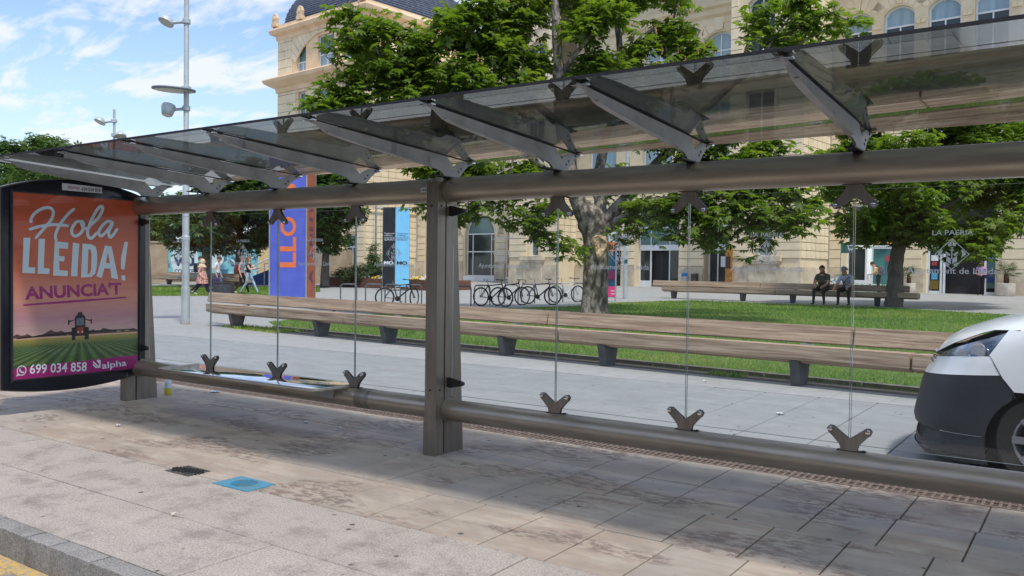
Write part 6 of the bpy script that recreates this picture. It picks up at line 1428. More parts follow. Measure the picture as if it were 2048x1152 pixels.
MB().box(W/2-.02, W/2+.012, W-.045, W, 0, 5.5).build('edge_profile', galv, pil)
def vtext(ch, x, y, z, w, h, mat, parent, U, V, Nn, name='letter', bold=.03):
    me = text_mesh(ch, 1, bold, 0); xs_ = [q.co.x for q in me.vertices]; ys_ = [q.co.y for q in me.vertices]; a, b_ = max(xs_)-min(xs_), max(ys_)-min(ys_)
    for q in me.vertices: q.co.x = (q.co.x-min(xs_))*w/a; q.co.y = (q.co.y-min(ys_))*h/b_; q.co.z = 0
    return place_mesh(name, me, mat, (x, y, z), U, V, Nn, parent, False)
pxm = 53.4                                       # letters read upwards: their right is up, their top is to the left
zpx = lambda y: 1.5 - (y-529.5)/pxm - .06
for ch, ya, yb in (('L',535,505),('L',503,474),('O',473,434),('T',425,400),('J',392,368),('A',360,326)):
    vtext(ch, .31+.0, -.006, zpx(ya), zpx(yb)-zpx(ya), .60, orange_l, front, (0,0,1), (-1,0,0), (0,-1,0))
vtext('a', .10, -.006, zpx(604), .12, .12, orange_l, front, (1,0,0), (0,0,1), (0,-1,0))
for ch, ya, yb in (('A',568,540),('P',512,500),('R',490,475),('A',473,465),('E',460,452),('R',440,432),('U',420,412),('L',385,370)):
    vtext(ch, W/2+.006, .95, zpx(ya), zpx(yb)-zpx(ya), .55, navy, sb2, (0,0,1), (0,-1,0), (1,0,0))
bc_ = at_depth(790, 580, 44.8); bc_.z = .19; ban = thing('museum_banner', 'angled banner stand, black left face and light blue right face with small text', 'banner', tuple(bc_), RANG)
blk = M('black_banner', lin(34,40,46), lin(26,30,36), scale=2, rough=.5); lb_ = M('light_blue_banner', lin(126,200,240), lin(116,190,234), scale=2, rough=.5)
for sx, mt, tm_, nm in ((-1, blk, wht, 'black_face'), (1, lb_, trk, 'blue_face')):
    U = Vector((.72, .22*sx*(1), 0)).normalized() if sx > 0 else Vector((.72, -.22, 0)).normalized(); o0 = Vector((0,0,0)) if sx > 0 else -U*.74
    n_ = Vector((U.y, -U.x, 0)); pn = MB(); pn.obox(o0 + U*.37 + Vector((0,0,2.32)) - n_*-.0 + n_*-.02, U, n_, Vector((0,0,1)), .365, .02, 2.1); face = pn.build(nm, mt, ban)
    for i, line in enumerate(('Transformem', 'el Museu,', 'construïm el', 'nou Morera')): vtext(line, *(o0+U*.08+n_*.004+Vector((0,0,3.0-.11*i))), .055*len(line) if len(line) < 12 else .6, .075, tm_, face, tuple(U), (0,0,1), tuple(n_), 'lettering', .01)
    vtext('MO', *(o0+U*.08+n_*.004+Vector((0,0,1.38))), .56, .19, tm_, face, tuple(U), (0,0,1), tuple(n_), 'logo', .06)
    for e in (0.0, .74): pp = o0+U*e; MB().tube([pp-n_*.02, pp-n_*.02+Vector((0,0,4.45))], .022, 7).build('frame_post', galv, ban)
tq = on_ground(1206, 603); tot = thing('info_totem', 'printed info totem in orange, teal and pink partly hidden by the big tree trunk', 'totem', tuple(tq), RANG)
MB().box(-.5, .5, -.04, .04, .18, 3.0).build('panel', M('teal_print', lin(28,96,116), lin(40,40,90), scale=2.5, rough=.5), tot)
for z0, z1, c_ in ((.20,.62,(232,60,130)), (2.05,2.42,(226,136,84)), (2.42,2.98,(214,226,230)), (.9,1.25,(120,40,90))):
    MB().box(-.49, .49, -.048, -.041, z0, z1).build('print_band', M('band_print', lin(*c_), None, scale=8, rough=.5), tot)
vtext('au', .18, -.052, 2.1, .28, .22, trk, tot, (1,0,0), (0,0,1), (0,-1,0), 'lettering'); MB().box(.30,.46,-.054,-.049,.42,.45).build('print_line', wht, tot); MB().box(.30,.46,-.054,-.049,.30,.33).build('print_line', wht, tot)
for x in (-.5,.5): MB().box(x-.03, x+.03, -.05, .05, 0, 3.05).build('post', galv, tot)
bq = on_ground(448, 591); bin_ = thing('litter_bin', 'squat dark square litter bin standing before the walking women', 'bin', tuple(bq), RANG)
MB().bbox(-.38,.38,-.3,.3,.06,.52,.02).build('body', M('bin_grey', lin(66,74,80), lin(50,56,62), scale=6, rough=.5), bin_); MB().bbox(-.40,.40,-.32,.32,.54,.60,.015).build('lid', black_plastic, bin_); MB().box(-.28,.28,-.25,.25,0,.06).build('foot', dark_metal, bin_)
q = uvz(-26.0, 46.7, .35); b3 = thing('blue_topped_bin', 'steel bin with a blue rim against the pillar right of the entrance', 'bin', tuple(q), BANG)
MB().lathe([(.19,0),(.2,.72),(.2,.74)], seg=16).build('body', galv, b3, 40); MB().lathe([(.205,.742),(.21,.8),(.19,.93),(.1,.95)], seg=16).build('rim', M('bin_blue', lin(40,104,170), None, rough=.4), b3, 40)
q = uvz(-25.35, 46.75, .35); b4 = thing('dark_bin', 'dark square box bin right beside the blue rimmed bin', 'bin', tuple(q), BANG); MB().bbox(-.18,.18,-.15,.12,0,.92,.02).build('body', M('bin_brown', lin(84,78,72), None, rough=.6), b4); MB().box(-.13,.13,-.158,-.152,.66,.82).build('slot', black_plastic, b4)
q = uvz(-22.0, 44.55, .34); cc = thing('copper_column', 'narrow copper coloured information column with a dark panel by the door', 'column', tuple(q), BANG)
cop = M('copper', lin(190,140,70), lin(140,92,44), scale=6, rough=.4, metal=.5); MB().bbox(-.17,.17,-.12,.12,0,2.45,.015).build('shaft', cop, cc); MB().box(-.155,.155,-.126,-.121,1.25,1.95).build('panel', M('maroon_panel', lin(60,36,34), None, rough=.4), cc); vtext('i', -.03, -.13, 2.0, .06, .2, trk, cc, (1,0,0), (0,0,1), (0,-1,0), 'lettering')
sq = on_ground(1680, 590); sg = thing('trolley_sign', 'small dark green and grey sign on a thin post with a white trolley symbol', 'sign', tuple(sq), BANG)
MB().tube([(0,0,0),(0,0,2.62)], .03, 8).build('post', galv, sg); bd = MB().box(.03, .66, -.02, .02, 2.10, 2.62).build('board', M('sign_grey', lin(84,98,98), None, rough=.4), sg); MB().box(.03, .2, -.026, -.021, 2.10, 2.62).build('green_stripe', M('sign_green', lin(30,110,84), None, rough=.4), bd)
tr = MB(); Q = lambda *p: [(a, b_) for a, b_ in p]
for poly in ([(.30,2.50),(.36,2.50),(.40,2.32),(.56,2.32),(.60,2.46),(.39,2.46),(.385,2.49),(.62,2.49),(.58,2.28),(.37,2.28),(.335,2.47),(.30,2.47)],): tr.prism(poly, (0,-.021,0), (1,0,0), (0,0,1), (0,-1,0), .004)
for x in (.42,.54): tr.lathe([(.001,0),(.025,0),(.025,.004)], (x,-.021,2.23), (0,-1,0), 10)
tr.build('trolley_symbol', wht, bd)
wire = M('wire', lin(170,176,176), None, rough=.35, metal=.7)
def trolley(px, py, lab):
    q = on_ground(px, py); t = thing('shopping_trolley', lab, 'shopping trolley', tuple(q), BANG, 'shopping trolleys by the wall'); m = MB()
    for z in (.55,.68,.81,.94): m.tube([(-.25,-.4,z),(.25,-.4,z),(.25,.4,z),(-.25,.4,z),(-.25,-.4,z)], .008, 4, False)
    for k in range(7):
        x = -.25+.5*k/6; m.tube([(x,-.4,.55),(x,-.4,.94)], .005, 4, False)
        y = -.4+.8*k/6; m.tube([(-.25,y,.55),(-.25,y,.94)], .005, 4, False)
    m.build('basket', wire, t); c_ = MB(); 
    for s_ in (-1,1): c_.tube([(.22*s_,-.38,.12),(.22*s_,.38,.12),(.22*s_,.38,1.0)], .014, 5)
    c_.build('chassis', wire, t); MB().tube([(-.25,.42,1.02),(.25,.42,1.02)], .02, 7).build('handle', M('green_handle', lin(20,110,70), None, rough=.4), t)
    for sx in (-1,1):
        for sy in (-1,1): MB().lathe([(.001,-.015),(.06,-.015),(.06,.015),(.001,.015)], (.22*sx,.36*sy,.06), (1,0,0), 10).build('wheel', black_rub, t)
    MB().box(-.2,.2,-.43,-.415,.6,.85).build('advert_plate', M('trolley_plate', lin(226,230,226), lin(60,120,70), scale=9, rough=.5, lo=.5, hi=.6), t); return t
trolley(1672, 592, 'front shopping trolley with a white plate behind the sitting men'); trolley(1684, 588, 'rear shopping trolley nested to the right behind the sitting men')
# palms in concrete pots
def palm(px, py, lab, s=1.0, seed=1):
    q = uvz(u_at(px, 48.1), 48.1, .385); t = thing('potted_palm', lab, 'potted plant', tuple(q), BANG); rr = random.Random(seed)
    MB().lathe([(.34*s,0),(.38*s,.06),(.38*s,.56*s),(.36*s,.58*s),(.30*s,.56*s),(.28*s,.5*s)], seg=20).build('pot', M('concrete_pot', lin(214,204,190), lin(190,176,160), scale=4, rough=.85), t, 40)
    MB().tube([(0,0,.45*s),(.02,0,.7*s),(0,.01,1.0*s)], [.10*s,.12*s,.09*s], 9).build('trunk', M('palm_trunk', lin(86,62,44), lin(54,38,28), scale=20, rough=.95, bmp=.6), t)
    pm_ = leafy_mat('palm_leaf', (.04,.07,.02), (.09,.13,.045), (.16,.20,.08), scale=3, trans=.3, fine=14)
    for i in range(26):
        a = rr.uniform(0, 2*PI); el = rr.uniform(-.2, 1.3); d = Vector((math.cos(a)*math.cos(el), math.sin(a)*math.cos(el), math.sin(el))); L_ = rr.uniform(.5,.75)*s; o = Vector((0,0,1.0*s)); tip = o+d*L_*.55; m = MB(); m.tube([o, tip], .008, 4, False)
        side = d.cross(Vector((0,0,1))).normalized(); up = side.cross(d)
        for k in range(9):
            b_ = (k-4)/4*1.25; dr = (d*math.cos(b_)+side*math.sin(b_)).normalized(); e = tip+dr*L_*.55 - Vector((0,0,.10*L_*(1+abs(b_)))); w = up.cross(dr).normalized()*.014; mid = tip.lerp(e, .5)+up*.01
            m.add([tip, mid-w, e, mid+w], [(0,1,2,3)])
        m.build('frond', pm_, t)
    return t
palm(1817, 586, 'small fan palm in a pale concrete pot left of the shop door', .95, 3); palm(2012, 590, 'larger fan palm in a pale concrete pot right of the shop door', 1.12, 4)
# ================================================================ FAR LEFT: wall with mural, stairs, rail, slide
mq = at_depth(330, 560, 58); mr_ = at_depth(545, 562, 62); mq.z = ground_z(mq.x, mq.y); mr_.z = mq.z; d = (mr_-mq); Lw = d.length
wl_ = thing('stone_wall', 'long low tan stone wall with a painted mural behind the trees', 'wall', tuple(mq), math.atan2(d.y, d.x))
tan = M('tan_stone', lin(178,160,134), lin(156,138,114), scale=1.3, rough=.9, bmp=.2, bdist=.02); MB().box(-9, Lw*.55, 0, .5, 0, 2.7).build('wall_body', tan, wl_); MB().box(-9, Lw*.55, -.06, .56, 2.703, 2.82).build('coping', tan, wl_)
st_ = MB().box(Lw*.55, Lw+1.5, .6, 1.0, 0, 3.4).build('rear_wall', M('peach_wall', lin(222,196,150), lin(204,176,132), scale=1.5, rough=.9), wl_)
pos = [k*1.15-9 for k in range(14)]
mur = MB().box(.2, 6.35, -.075, -.005, .22, 2.45).build('mural', M('mural_blue', lin(38,96,128), lin(120,190,200), scale=1.4, rough=.7, lo=.42, hi=.52), wl_)
mwh = M('mural_white', lin(214,226,228), lin(190,210,214), scale=3, rough=.7); mnv = M('mural_navy', lin(24,60,96), None, scale=3, rough=.7)
for cx_, cz, r in ((1.25,1.62,.92), (3.2,1.7,.7)): MB().lathe([(.001,0),(r*.95,0),(r,.01)], (cx_,-.076,cz), (0,-1,0), 26).build('mural_shape', mwh, mur)
MB().box(.5,2.15,-.094,-.087,.55,1.25).build('mural_shape', mwh, mur)
vtext('ART', .65, -.098, 1.9, .95, .34, mnv, mur, (1,0,0), (0,0,1), (0,-1,0), 'mural_letters', .05); vtext('WU', .55, -.098, 1.12, 1.35, .62, mnv, mur, (1,0,0), (0,0,1), (0,-1,0), 'mural_letters', .08); vtext('COMPTES', .6, -.098, .62, 1.4, .30, mnv, mur, (1,0,0), (0,0,1), (0,-1,0), 'mural_letters', .03)
vtext('LES', 5.1, -.082, 1.75, .9, .42, mwh, mur, (1,0,0), (0,0,1), (0,-1,0), 'mural_letters', .03)
rr = random.Random(8); ml = MB()
for i in range(34):
    x, z = rr.choice([rr.uniform(3.9,6.2), rr.uniform(.3,6.2)]), rr.uniform(.35,2.3); a = rr.uniform(0,PI); s_ = rr.uniform(.1,.22); ml.prism([(x+s_*math.cos(a), z+s_*math.sin(a)), (x+.35*s_*math.cos(a+1.6), z+.35*s_*math.sin(a+1.6)), (x-s_*math.cos(a), z-s_*math.sin(a)), (x+.35*s_*math.cos(a-1.6), z+.35*s_*math.sin(a-1.6))], (0,-.0755-.0006*i,0), (1,0,0), (0,0,1), (0,-1,0), .0004)
o = ml.build('mural_leaves', mwh, mur); o['kind'] = 'stuff'
sk_ = at_depth(500, 562, 57); sk_.z = .2; sta = thing('outdoor_stairs', 'stone stairs climbing to the right behind the long haired woman', 'stairs', tuple(sk_), RANG); 
for k in range(14): MB().box(k*.34, 6.5, 0, 2.2, k*.17, (k+1)*.17-.004).build('step', tan, sta)
rl = thing('handrail', 'white sloping handrail climbing beside the stone stairs', 'handrail', tuple(sk_+Vector((0,0,0))), RANG); m = MB(); m.tube([(-.8,-.15,.75),(0,-.15,1.05),(5.0,-.15,3.55)], .05, 7); m.build('top_rail', white_paint, rl); MB().tube([(-.2,-.15,.5),(5.0,-.15,3.1)], .035, 6).build('middle_rail', white_paint, rl)
for k in range(4): MB().tube([(k*1.4,-.15,k*.65),(k*1.4,-.15,1.05+k*.69)], .03, 6).build('baluster', white_paint, rl)
bs = at_depth(520, 568, 54); bs.z = .2; sl = thing('blue_ramp', 'low blue sloping ramp panel with a white rail behind the women', 'ramp', tuple(bs), RANG)
MB().prism([(-1.6,0),(2.4,0),(2.4,1.75),(-.9,.35)], (0,0,0), (1,0,0), (0,0,1), (0,1,0), .6).build('ramp_side', M('ramp_blue', lin(58,98,160), lin(44,76,130), scale=2, rough=.5), sl); MB().tube([(.3,-.1,0),(.3,-.1,1.35),(2.5,-.1,1.35)], .035, 6).build('rail', white_paint, sl)

# ================================================================ PEOPLE
skin_m = M('skin', lin(196,146,116), lin(176,124,96), scale=9, rough=.55); skin_l = M('skin_light', lin(222,178,150), lin(206,160,132), scale=9, rough=.55); skin_d = M('skin_dark', lin(120,82,62), lin(100,68,50), scale=9, rough=.55)
def cloth(n, c, c2=None, sc=9, **k): return M(n, lin(*c), lin(*c2) if c2 else None, scale=sc, rough=.85, bmp=.25, bdist=.01, bscale=18, **k)
SEGS = {}
def person(label, loc, rotz, J, mats, build=1.0, shoe=None, sleeve=.55, hair=None, hair_m=None, long_hair=False, cat='person', group=None, skirt=None, h=1.0, neckline=True, bald=False, hair_rad=1.0, fist=False):
    """J: joint name -> (x, y, z) in metres, facing -y. mats: skin, top, bottom, shoes. One skinned body; hair and bags are children."""
    t = thing('person', label, cat, tuple(loc), rotz, group)
    R_ = dict(pelvis=(.155,.115), waist=(.135,.10), chest=(.165,.115), upchest=(.14,.095), neck=(.052,.055), head0=(.072,.085), head1=(.088,.103), head2=(.082,.098), head3=(.05,.06),
              shL=(.068,.068), elL=(.043,.043), wrL=(.028,.034), hpL=(.098,.098), knL=(.063,.066), anL=(.042,.046), heL=(.038,.03), toL=(.034,.026), caL=(.062,.062), haL=(.040,.024))
    names = ['pelvis','waist','chest','upchest','neck','head0','head1','head2','head3']; pts = {k: Vector(v) for k, v in J.items()}
    hd = pts['head'] ; nk = pts['neck']; ax = (hd-nk).normalized(); fw = Vector(J.get('face', (0,-1,0))).normalized()
    pts['head0'] = nk + ax*.095 + fw*.018; pts['head1'] = nk + ax*.155 + fw*.012; pts['head2'] = nk + ax*.215; pts['head3'] = nk + ax*.262
    for s in 'LR':
        for a, b_, c_, f_ in (('kn','an','ca',.3),): pts[c_+s] = pts[a+s].lerp(pts[b_+s], f_) + Vector((0,.012,0))
        w, e = pts['wr'+s], pts['el'+s]; pts['ha'+s] = Vector(J['ha'+s]) if 'ha'+s in J else w + (w-e).normalized()*.085
        a = pts['an'+s]; td = Vector(J.get('toe'+s, (0,-1,0))).normalized(); pts['he'+s] = a + Vector((0,0,-.045)) - td*.03; pts['to'+s] = a + td*.165 + Vector((0,0,-.062))
        if 'toe'+s in J and td.z < -.1: pts['to'+s] = a + td*.18
    E = [('pelvis','waist','top'),('waist','chest','top'),('chest','upchest','top'),('upchest','neck','neck'),('neck','head0','skin'),('head0','head1','skin'),('head1','head2','skin'),('head2','head3','skin')]
    for s in 'LR': E += [('upchest','sh'+s,'top'),('sh'+s,'el'+s,'arm'),('el'+s,'wr'+s,'fore'),('wr'+s,'ha'+s,'skin'),('pelvis','hp'+s,'bottom'),('hp'+s,'kn'+s,'bottom'),('kn'+s,'ca'+s,'bottom'),('ca'+s,'an'+s,'bottom'),('an'+s,'he'+s,'shoe'),('he'+s,'to'+s,'shoe')]
    order = []; 
    for a, b_, _ in E:
        for q in (a, b_):
            if q not in order: order.append(q)
    me = bpy.data.meshes.new('body'); me.from_pydata([tuple(pts[q]) for q in order], [(order.index(a), order.index(b_)) for a, b_, _ in E], []); me.update()
    ob = bpy.data.objects.new('body', me); COL.objects.link(ob); md = ob.modifiers.new('skin', 'SKIN'); md.use_smooth_shade = True; md.branch_smoothing = .2
    sv = me.skin_vertices[0].data if me.skin_vertices else None
    if sv is None:
        bm = bmesh.new(); bm.from_mesh(me); bm.verts.layers.skin.verify(); bm.to_mesh(me); bm.free(); sv = me.skin_vertices[0].data
    for i, q in enumerate(order):
        r = R_.get(q) or R_[q[:-1]+'L']; k = build if q in ('pelvis','waist','chest','upchest','hpL','hpR','elL','elR','shL','shR') else 1.0
        if q == 'waist': k = k*build
        sv[i].radius = (r[0]*k, r[1]*k)
    sv[0].use_root = True; ss = ob.modifiers.new('s', 'SUBSURF'); ss.levels = 2; ss.render_levels = 2
    dg = bpy.context.evaluated_depsgraph_get(); m2 = bpy.data.meshes.new_from_object(ob.evaluated_get(dg)); bpy.data.objects.remove(ob)
    sk, top, bot, sho = mats; m2.materials.clear(); M4 = [sk, top, bot, sho]
    for x in M4: m2.materials.append(x)
    co = [v.co for v in m2.vertices]; n_top = len(m2.polygons)
    segs = [(pts[a], pts[b_], r, a, b_) for a, b_, r in E]; waist = pts['pelvis'].lerp(pts['waist'], .35)
    for p in m2.polygons:
        c_ = p.center; best = None
        for a, b_, r, na, nb in segs:
            d = b_-a; t_ = max(0, min(1, (c_-a).dot(d)/max(d.length_squared, 1e-9))); q = (c_-(a+d*t_)).length - (R_.get(na) or R_[na[:-1]+'L'])[0]*.6
            if best is None or q < best[0]: best = (q, r, t_, na)
        r, t_ = best[1], best[2]
        mi = {'top':1,'bottom':2,'skin':0,'shoe':3,'neck':1,'arm':1,'fore':1}[r]
        if r == 'neck' and t_ > .62: mi = 0
        if r == 'arm' and sleeve < 1 and t_ > sleeve: mi = 0
        if r == 'fore' and sleeve < 2: mi = 0
        if r == 'top' and best[3] == 'pelvis' and t_ < .3: mi = 2
        p.material_index = mi
    smooth_mesh(m2, 60); body = bpy.data.objects.new('body', m2); COL.objects.link(body); body.parent = t
    # hands: palm comes from the skin, fingers and thumb joined into the same mesh; face features too
    hm = MB()
    for s, sg in (('L', 1), ('R', -1)):
        w, ha = pts['wr'+s], pts['ha'+s]; d = (ha-w).normalized(); sd_ = d.cross(Vector((0,1,0.2))).normalized(); dn = d.cross(sd_)
        for k in range(4):
            L_ = (.066,.075,.070,.055)[k]; b_ = ha + sd_*(.024-.016*k) - d*.01; hm.tube([b_, b_+d*L_*.5+dn*.008, b_+d*L_*.9+dn*.026], [.0095,.0088,.007], 6)
        b_ = w.lerp(ha, .45)+sd_*.022; hm.tube([b_, b_+d*.03+sd_*.02, b_+d*.058+sd_*.022], [.011,.010,.008], 6)
    hc = pts['head1']; rt = fw.cross(ax).normalized(); hm.tube([hc+ax*.02+fw*.090, hc-ax*.012+fw*.118, hc-ax*.02+fw*.098], [.010,.015,.010], 6)
    for s in (-1, 1): hm.ball(hc+rt*s*.088-ax*.0+fw*-.005, .012, .02, .03, 8, 5)
    fm_ = hm.mesh('f', 40); fm_.materials.append(sk); bm = bmesh.new(); bm.from_mesh(m2); bm.from_mesh(fm_); bm.to_mesh(m2); bm.free()
    ey = MB()
    for s in (-1, 1): ey.ball(hc+rt*s*.032+ax*.028+fw*.094, .011, .008, .007, 8, 5)
    ey.build('eyes', black_plastic, t); MB().tube([hc-ax*.048+fw*.093-rt*.022, hc-ax*.05+fw*.097, hc-ax*.048+fw*.093+rt*.022], [.004,.006,.004], 5).build('mouth', M('lips', lin(150,84,76), None, rough=.5), t)
    if hair_m is not None and not bald:
        hm = MB(); c0 = pts['head2'] - fw*.012 - ax*.035; n_r = 9
        rows = []
        for i in range(n_r+1):
            el = PI/2 - i*(PI*.62)/n_r; row = []
            for k in range(20):
                a = 2*PI*k/20; dr = rt*math.cos(a)*math.cos(el) + (-fw)*math.sin(a)*math.cos(el) + ax*math.sin(el); back = max(0, math.sin(a))
                lim = .12 if back < .15 else 1; e2 = el if (el > .18 or back > .05) else .18
                dr = rt*math.cos(a)*math.cos(e2) + (-fw)*math.sin(a)*math.cos(e2) + ax*math.sin(e2); rr_ = (.106 if abs(math.cos(a)) > .7 else .121)*hair_rad + .006*math.sin(k*5+i*3)
                row.append(c0 + dr*rr_)
            rows.append(row+[row[0]])
        hm.grid(rows)
        if long_hair:
            for k in range(26):
                a = -.3+ (PI+.6)*k/25; st = c0 + (rt*math.cos(a) - fw*math.sin(a))*.10 - ax*.02; hm.tube([st, st - ax*.12 + (rt*math.cos(a)-fw*math.sin(a))*.03, st - Vector((0,0,.30+.05*math.sin(k*3))) + (rt*math.cos(a)*.4-fw*.5)*.06], [.02,.022,.008], 5)
        hm.build('hair', hair_m, t, 80)
    return t, pts
hair_dk = M('dark_hair', (.02,.015,.012), (.035,.026,.02), scale=40, rough=.6); hair_br = M('brown_hair', (.12,.065,.035), (.2,.12,.07), scale=30, rough=.6); hair_gr = M('grey_hair', (.32,.32,.32), (.2,.2,.2), scale=30, rough=.7)
ST = dict(pelvis=(0,0,.95), waist=(0,.0,1.08), chest=(0,.01,1.24), upchest=(0,.01,1.38), neck=(0,.0,1.49), head=(0,-.01,1.7), shL=(.18,.01,1.40), shR=(-.18,.01,1.40), elL=(.23,.03,1.12), elR=(-.23,.03,1.12), wrL=(.24,-.06,.88), wrR=(-.24,-.06,.88),
          hpL=(.095,0,.90), hpR=(-.095,0,.90), knL=(.10,-.02,.50), knR=(-.10,-.02,.50), anL=(.11,.02,.085), anR=(-.11,.02,.085))
def pose(**k): d = dict(ST); d.update(k); return d
SIT = dict(pelvis=(0,.06,.56), waist=(0,.07,.69), chest=(0,.03,.86), upchest=(0,-.03,1.00), neck=(0,-.07,1.10), head=(0,-.12,1.30), shL=(.19,-.03,1.00), shR=(-.19,-.03,1.00), elL=(.25,-.14,.76), elR=(-.25,-.14,.76), wrL=(.13,-.36,.63), wrR=(-.13,-.36,.63),
           hpL=(.10,.02,.55), hpR=(-.10,.02,.55), knL=(.16,-.42,.54), knR=(-.16,-.42,.54), anL=(.19,-.38,.085), anR=(-.17,-.42,.085))
black_c = cloth('black_trousers', (34,36,40)); navy_c = cloth('navy_trousers', (32,34,66)); shoe_k = M('dark_shoe', (.02,.018,.016), None, rough=.5); shoe_w = M('white_shoe', lin(220,220,216), None, rough=.6); shoe_b = M('brown_shoe', lin(90,64,46), None, rough=.6)
zf = ground_z(*UV2(-12, VF)) + .0
def facing(d_right, d_toward):                    # rotation for a figure that faces right/towards the camera by these amounts
    f = RIGHT*d_right + Vector((R3[0][2], R3[1][2], 0)).normalized()*d_toward; return math.atan2(f.y, f.x) + PI/2
q = uvz(u_at(1648, VF), VF-.10, zf); person('heavy set man in an olive t-shirt and dark trousers sitting on the far bench', q, BANG, dict(SIT, face=(.5,-1,0), toeL=(.2,-1,0), toeR=(-.1,-1,0)), (skin_m, cloth('olive_shirt', (84,88,74)), cloth('dark_olive', (46,50,40)), shoe_k), 1.42, hair_m=hair_dk, sleeve=.6)[0].scale = (1.1, 1.1, 1.1)
q = uvz(u_at(1697, VF), VF-.10, zf); t_, pts_ = person('grey haired man in pale shirt with shoulder strap leaning forward on the bench', q, BANG, dict(SIT, upchest=(-.02,-.10,.98), neck=(-.03,-.15,1.07), head=(-.06,-.22,1.26), face=(-.7,-1,-.2), shL=(.17,-.10,.98), shR=(-.21,-.08,.97), elR=(-.28,-.24,.74), wrR=(-.30,-.42,.60), elL=(.24,-.22,.76), wrL=(.16,-.42,.62)), (skin_m, cloth('pale_shirt', (196,204,222), (160,168,196), 30), black_c, shoe_b), 1.28, hair_m=hair_gr, sleeve=1.2)
t_.scale = (1.1, 1.1, 1.1); MB().tube([(.14,-.19,1.0),(.02,-.215,.88),(-.12,-.12,.72),(-.16,.0,.66)], .012, 5).build('shoulder_strap', black_plastic, t_)
# man in beige hoodie with grey backpack, bending at the shop window
q = uvz(u_at(1757, 46.2), 46.2, .365); t_, pts_ = person('man in a beige hooded top with a large grey backpack by the shop window', q, facing(-.75, -.5), pose(chest=(0,-.08,1.22), upchest=(0,-.15,1.34), neck=(0,-.21,1.43), head=(0,-.34,1.60), face=(0,-1,-.7), shL=(.18,-.15,1.34), shR=(-.18,-.15,1.34), elL=(.22,-.18,1.08), elR=(-.22,-.18,1.08), wrL=(.12,-.38,1.02), wrR=(-.12,-.38,1.02)), (skin_m, cloth('beige_hoodie', (224,192,134), (206,172,116)), black_c, shoe_k), 1.12, hair_m=hair_dk, sleeve=2.5)
grey_bag = cloth('grey_backpack', (112,108,116), (80,78,88)); m = MB(); m.bbox(-.19,.19,.0,.22,.98,1.46,.05); b_ = m.build('backpack', grey_bag, t_, 50); MB().bbox(-.14,.14,.225,.28,1.02,1.26,.02).build('pocket', grey_bag, b_)
for s in (-1,1): MB().tube([(s*.12,.02,1.42),(s*.13,-.17,1.42),(s*.14,-.20,1.2),(s*.14,.0,1.05)], .018, 5).build('strap', black_plastic, b_)
MB().tube([(.10,-.45,.98),(.12,-.44,.72)], .10, 8).build('white_bag', cloth('white_bag', (220,220,218)), t_)
# man in a striped lilac t-shirt at the door, looking down at his hands
def stripe_mat():
    m, nt, b, out = newmat('lilac_stripes'); w = nt.nodes.new('ShaderNodeTexCoord'); s = nt.nodes.new('ShaderNodeSeparateXYZ'); nt.links.new(w.outputs['Object'], s.inputs[0]); k = nt.nodes.new('ShaderNodeMath'); k.operation = 'MULTIPLY'; k.inputs[1].default_value = 60; nt.links.new(s.outputs['Z'], k.inputs[0])
    n = nt.nodes.new('ShaderNodeMath'); n.operation = 'SINE'; nt.links.new(k.outputs[0], n.inputs[0]); c = ramp(nt, n.outputs[0], [(.0, lin(150,118,170)), (.6, lin(176,148,190)), (.8, lin(208,190,214))]); nt.links.new(c, b.inputs['Base Color']); b.inputs['Roughness'].default_value = .85; return m
q = uvz(u_at(1962, 48.3), 48.3, .39); t_, _p = person('man in a lilac striped t-shirt and black trousers standing at the shop door', q, BANG, pose(head=(.02,-.07,1.68), neck=(0,-.02,1.49), face=(.3,-1,-.5), elL=(.24,.0,1.14), elR=(-.25,.02,1.14), wrL=(.10,-.22,1.05), wrR=(-.10,-.24,1.06), anL=(.10,.10,.085), knL=(.10,.02,.5)), (skin_m, stripe_mat(), black_c, shoe_k), 1.05, hair_m=hair_dk, sleeve=.55)
MB().tube([(-.13,-.13,1.42),(.0,-.16,1.25),(.16,-.08,1.02)], .012, 5).build('bag_strap', navy_c, t_); MB().bbox(.14,.26,-.10,.10,.86,1.04,.03).build('shoulder_bag', navy_c, t_, 50)
# walkers, moving to the right
def pattern_mat():
    m, nt, b, out = newmat('floral_tunic'); v = coords(nt, 'Object'); vo = nt.nodes.new('ShaderNodeTexVoronoi'); vo.inputs['Scale'].default_value = 17; nt.links.new(v, vo.inputs['Vector']); c = ramp(nt, noise(nt, v, 15, 3, .7), [(.36, lin(70,52,66)), (.46, lin(196,120,110)), (.54, lin(230,196,176)), (.64, lin(150,80,92))]); nt.links.new(c, b.inputs['Base Color']); b.inputs['Roughness'].default_value = .9; return m
flor = pattern_mat(); STR = lambda f, b_: dict(knL=(.09,-.20*f,.51), anL=(.09,-.30*f,.085), knR=(-.09,.02,.50), anR=(-.09,.34*b_,.13), toeR=(0,-1,-.55))
fr_ = facing(1.0, .12)
def pw(px, py, D=None):
    return on_ground(px, py)
q = pw(404, 590); t_, _p = person('woman in a pale headscarf and floral tunic walking with navy trousers', q, fr_, pose(**STR(1,1), head=(0,-.06,1.56), pelvis=(0,0,.86), waist=(0,0,.98), chest=(0,-.02,1.12), upchest=(0,-.03,1.25), neck=(0,-.04,1.35), shL=(.16,-.02,1.27), shR=(-.16,-.02,1.27), elL=(.20,.05,1.02), elR=(-.20,.05,1.02), wrL=(.21,-.08,.84), wrR=(-.21,-.08,.84), hpL=(.09,0,.82), hpR=(-.09,0,.82)), (skin_m, flor, navy_c, shoe_w), 1.15, sleeve=2.5)
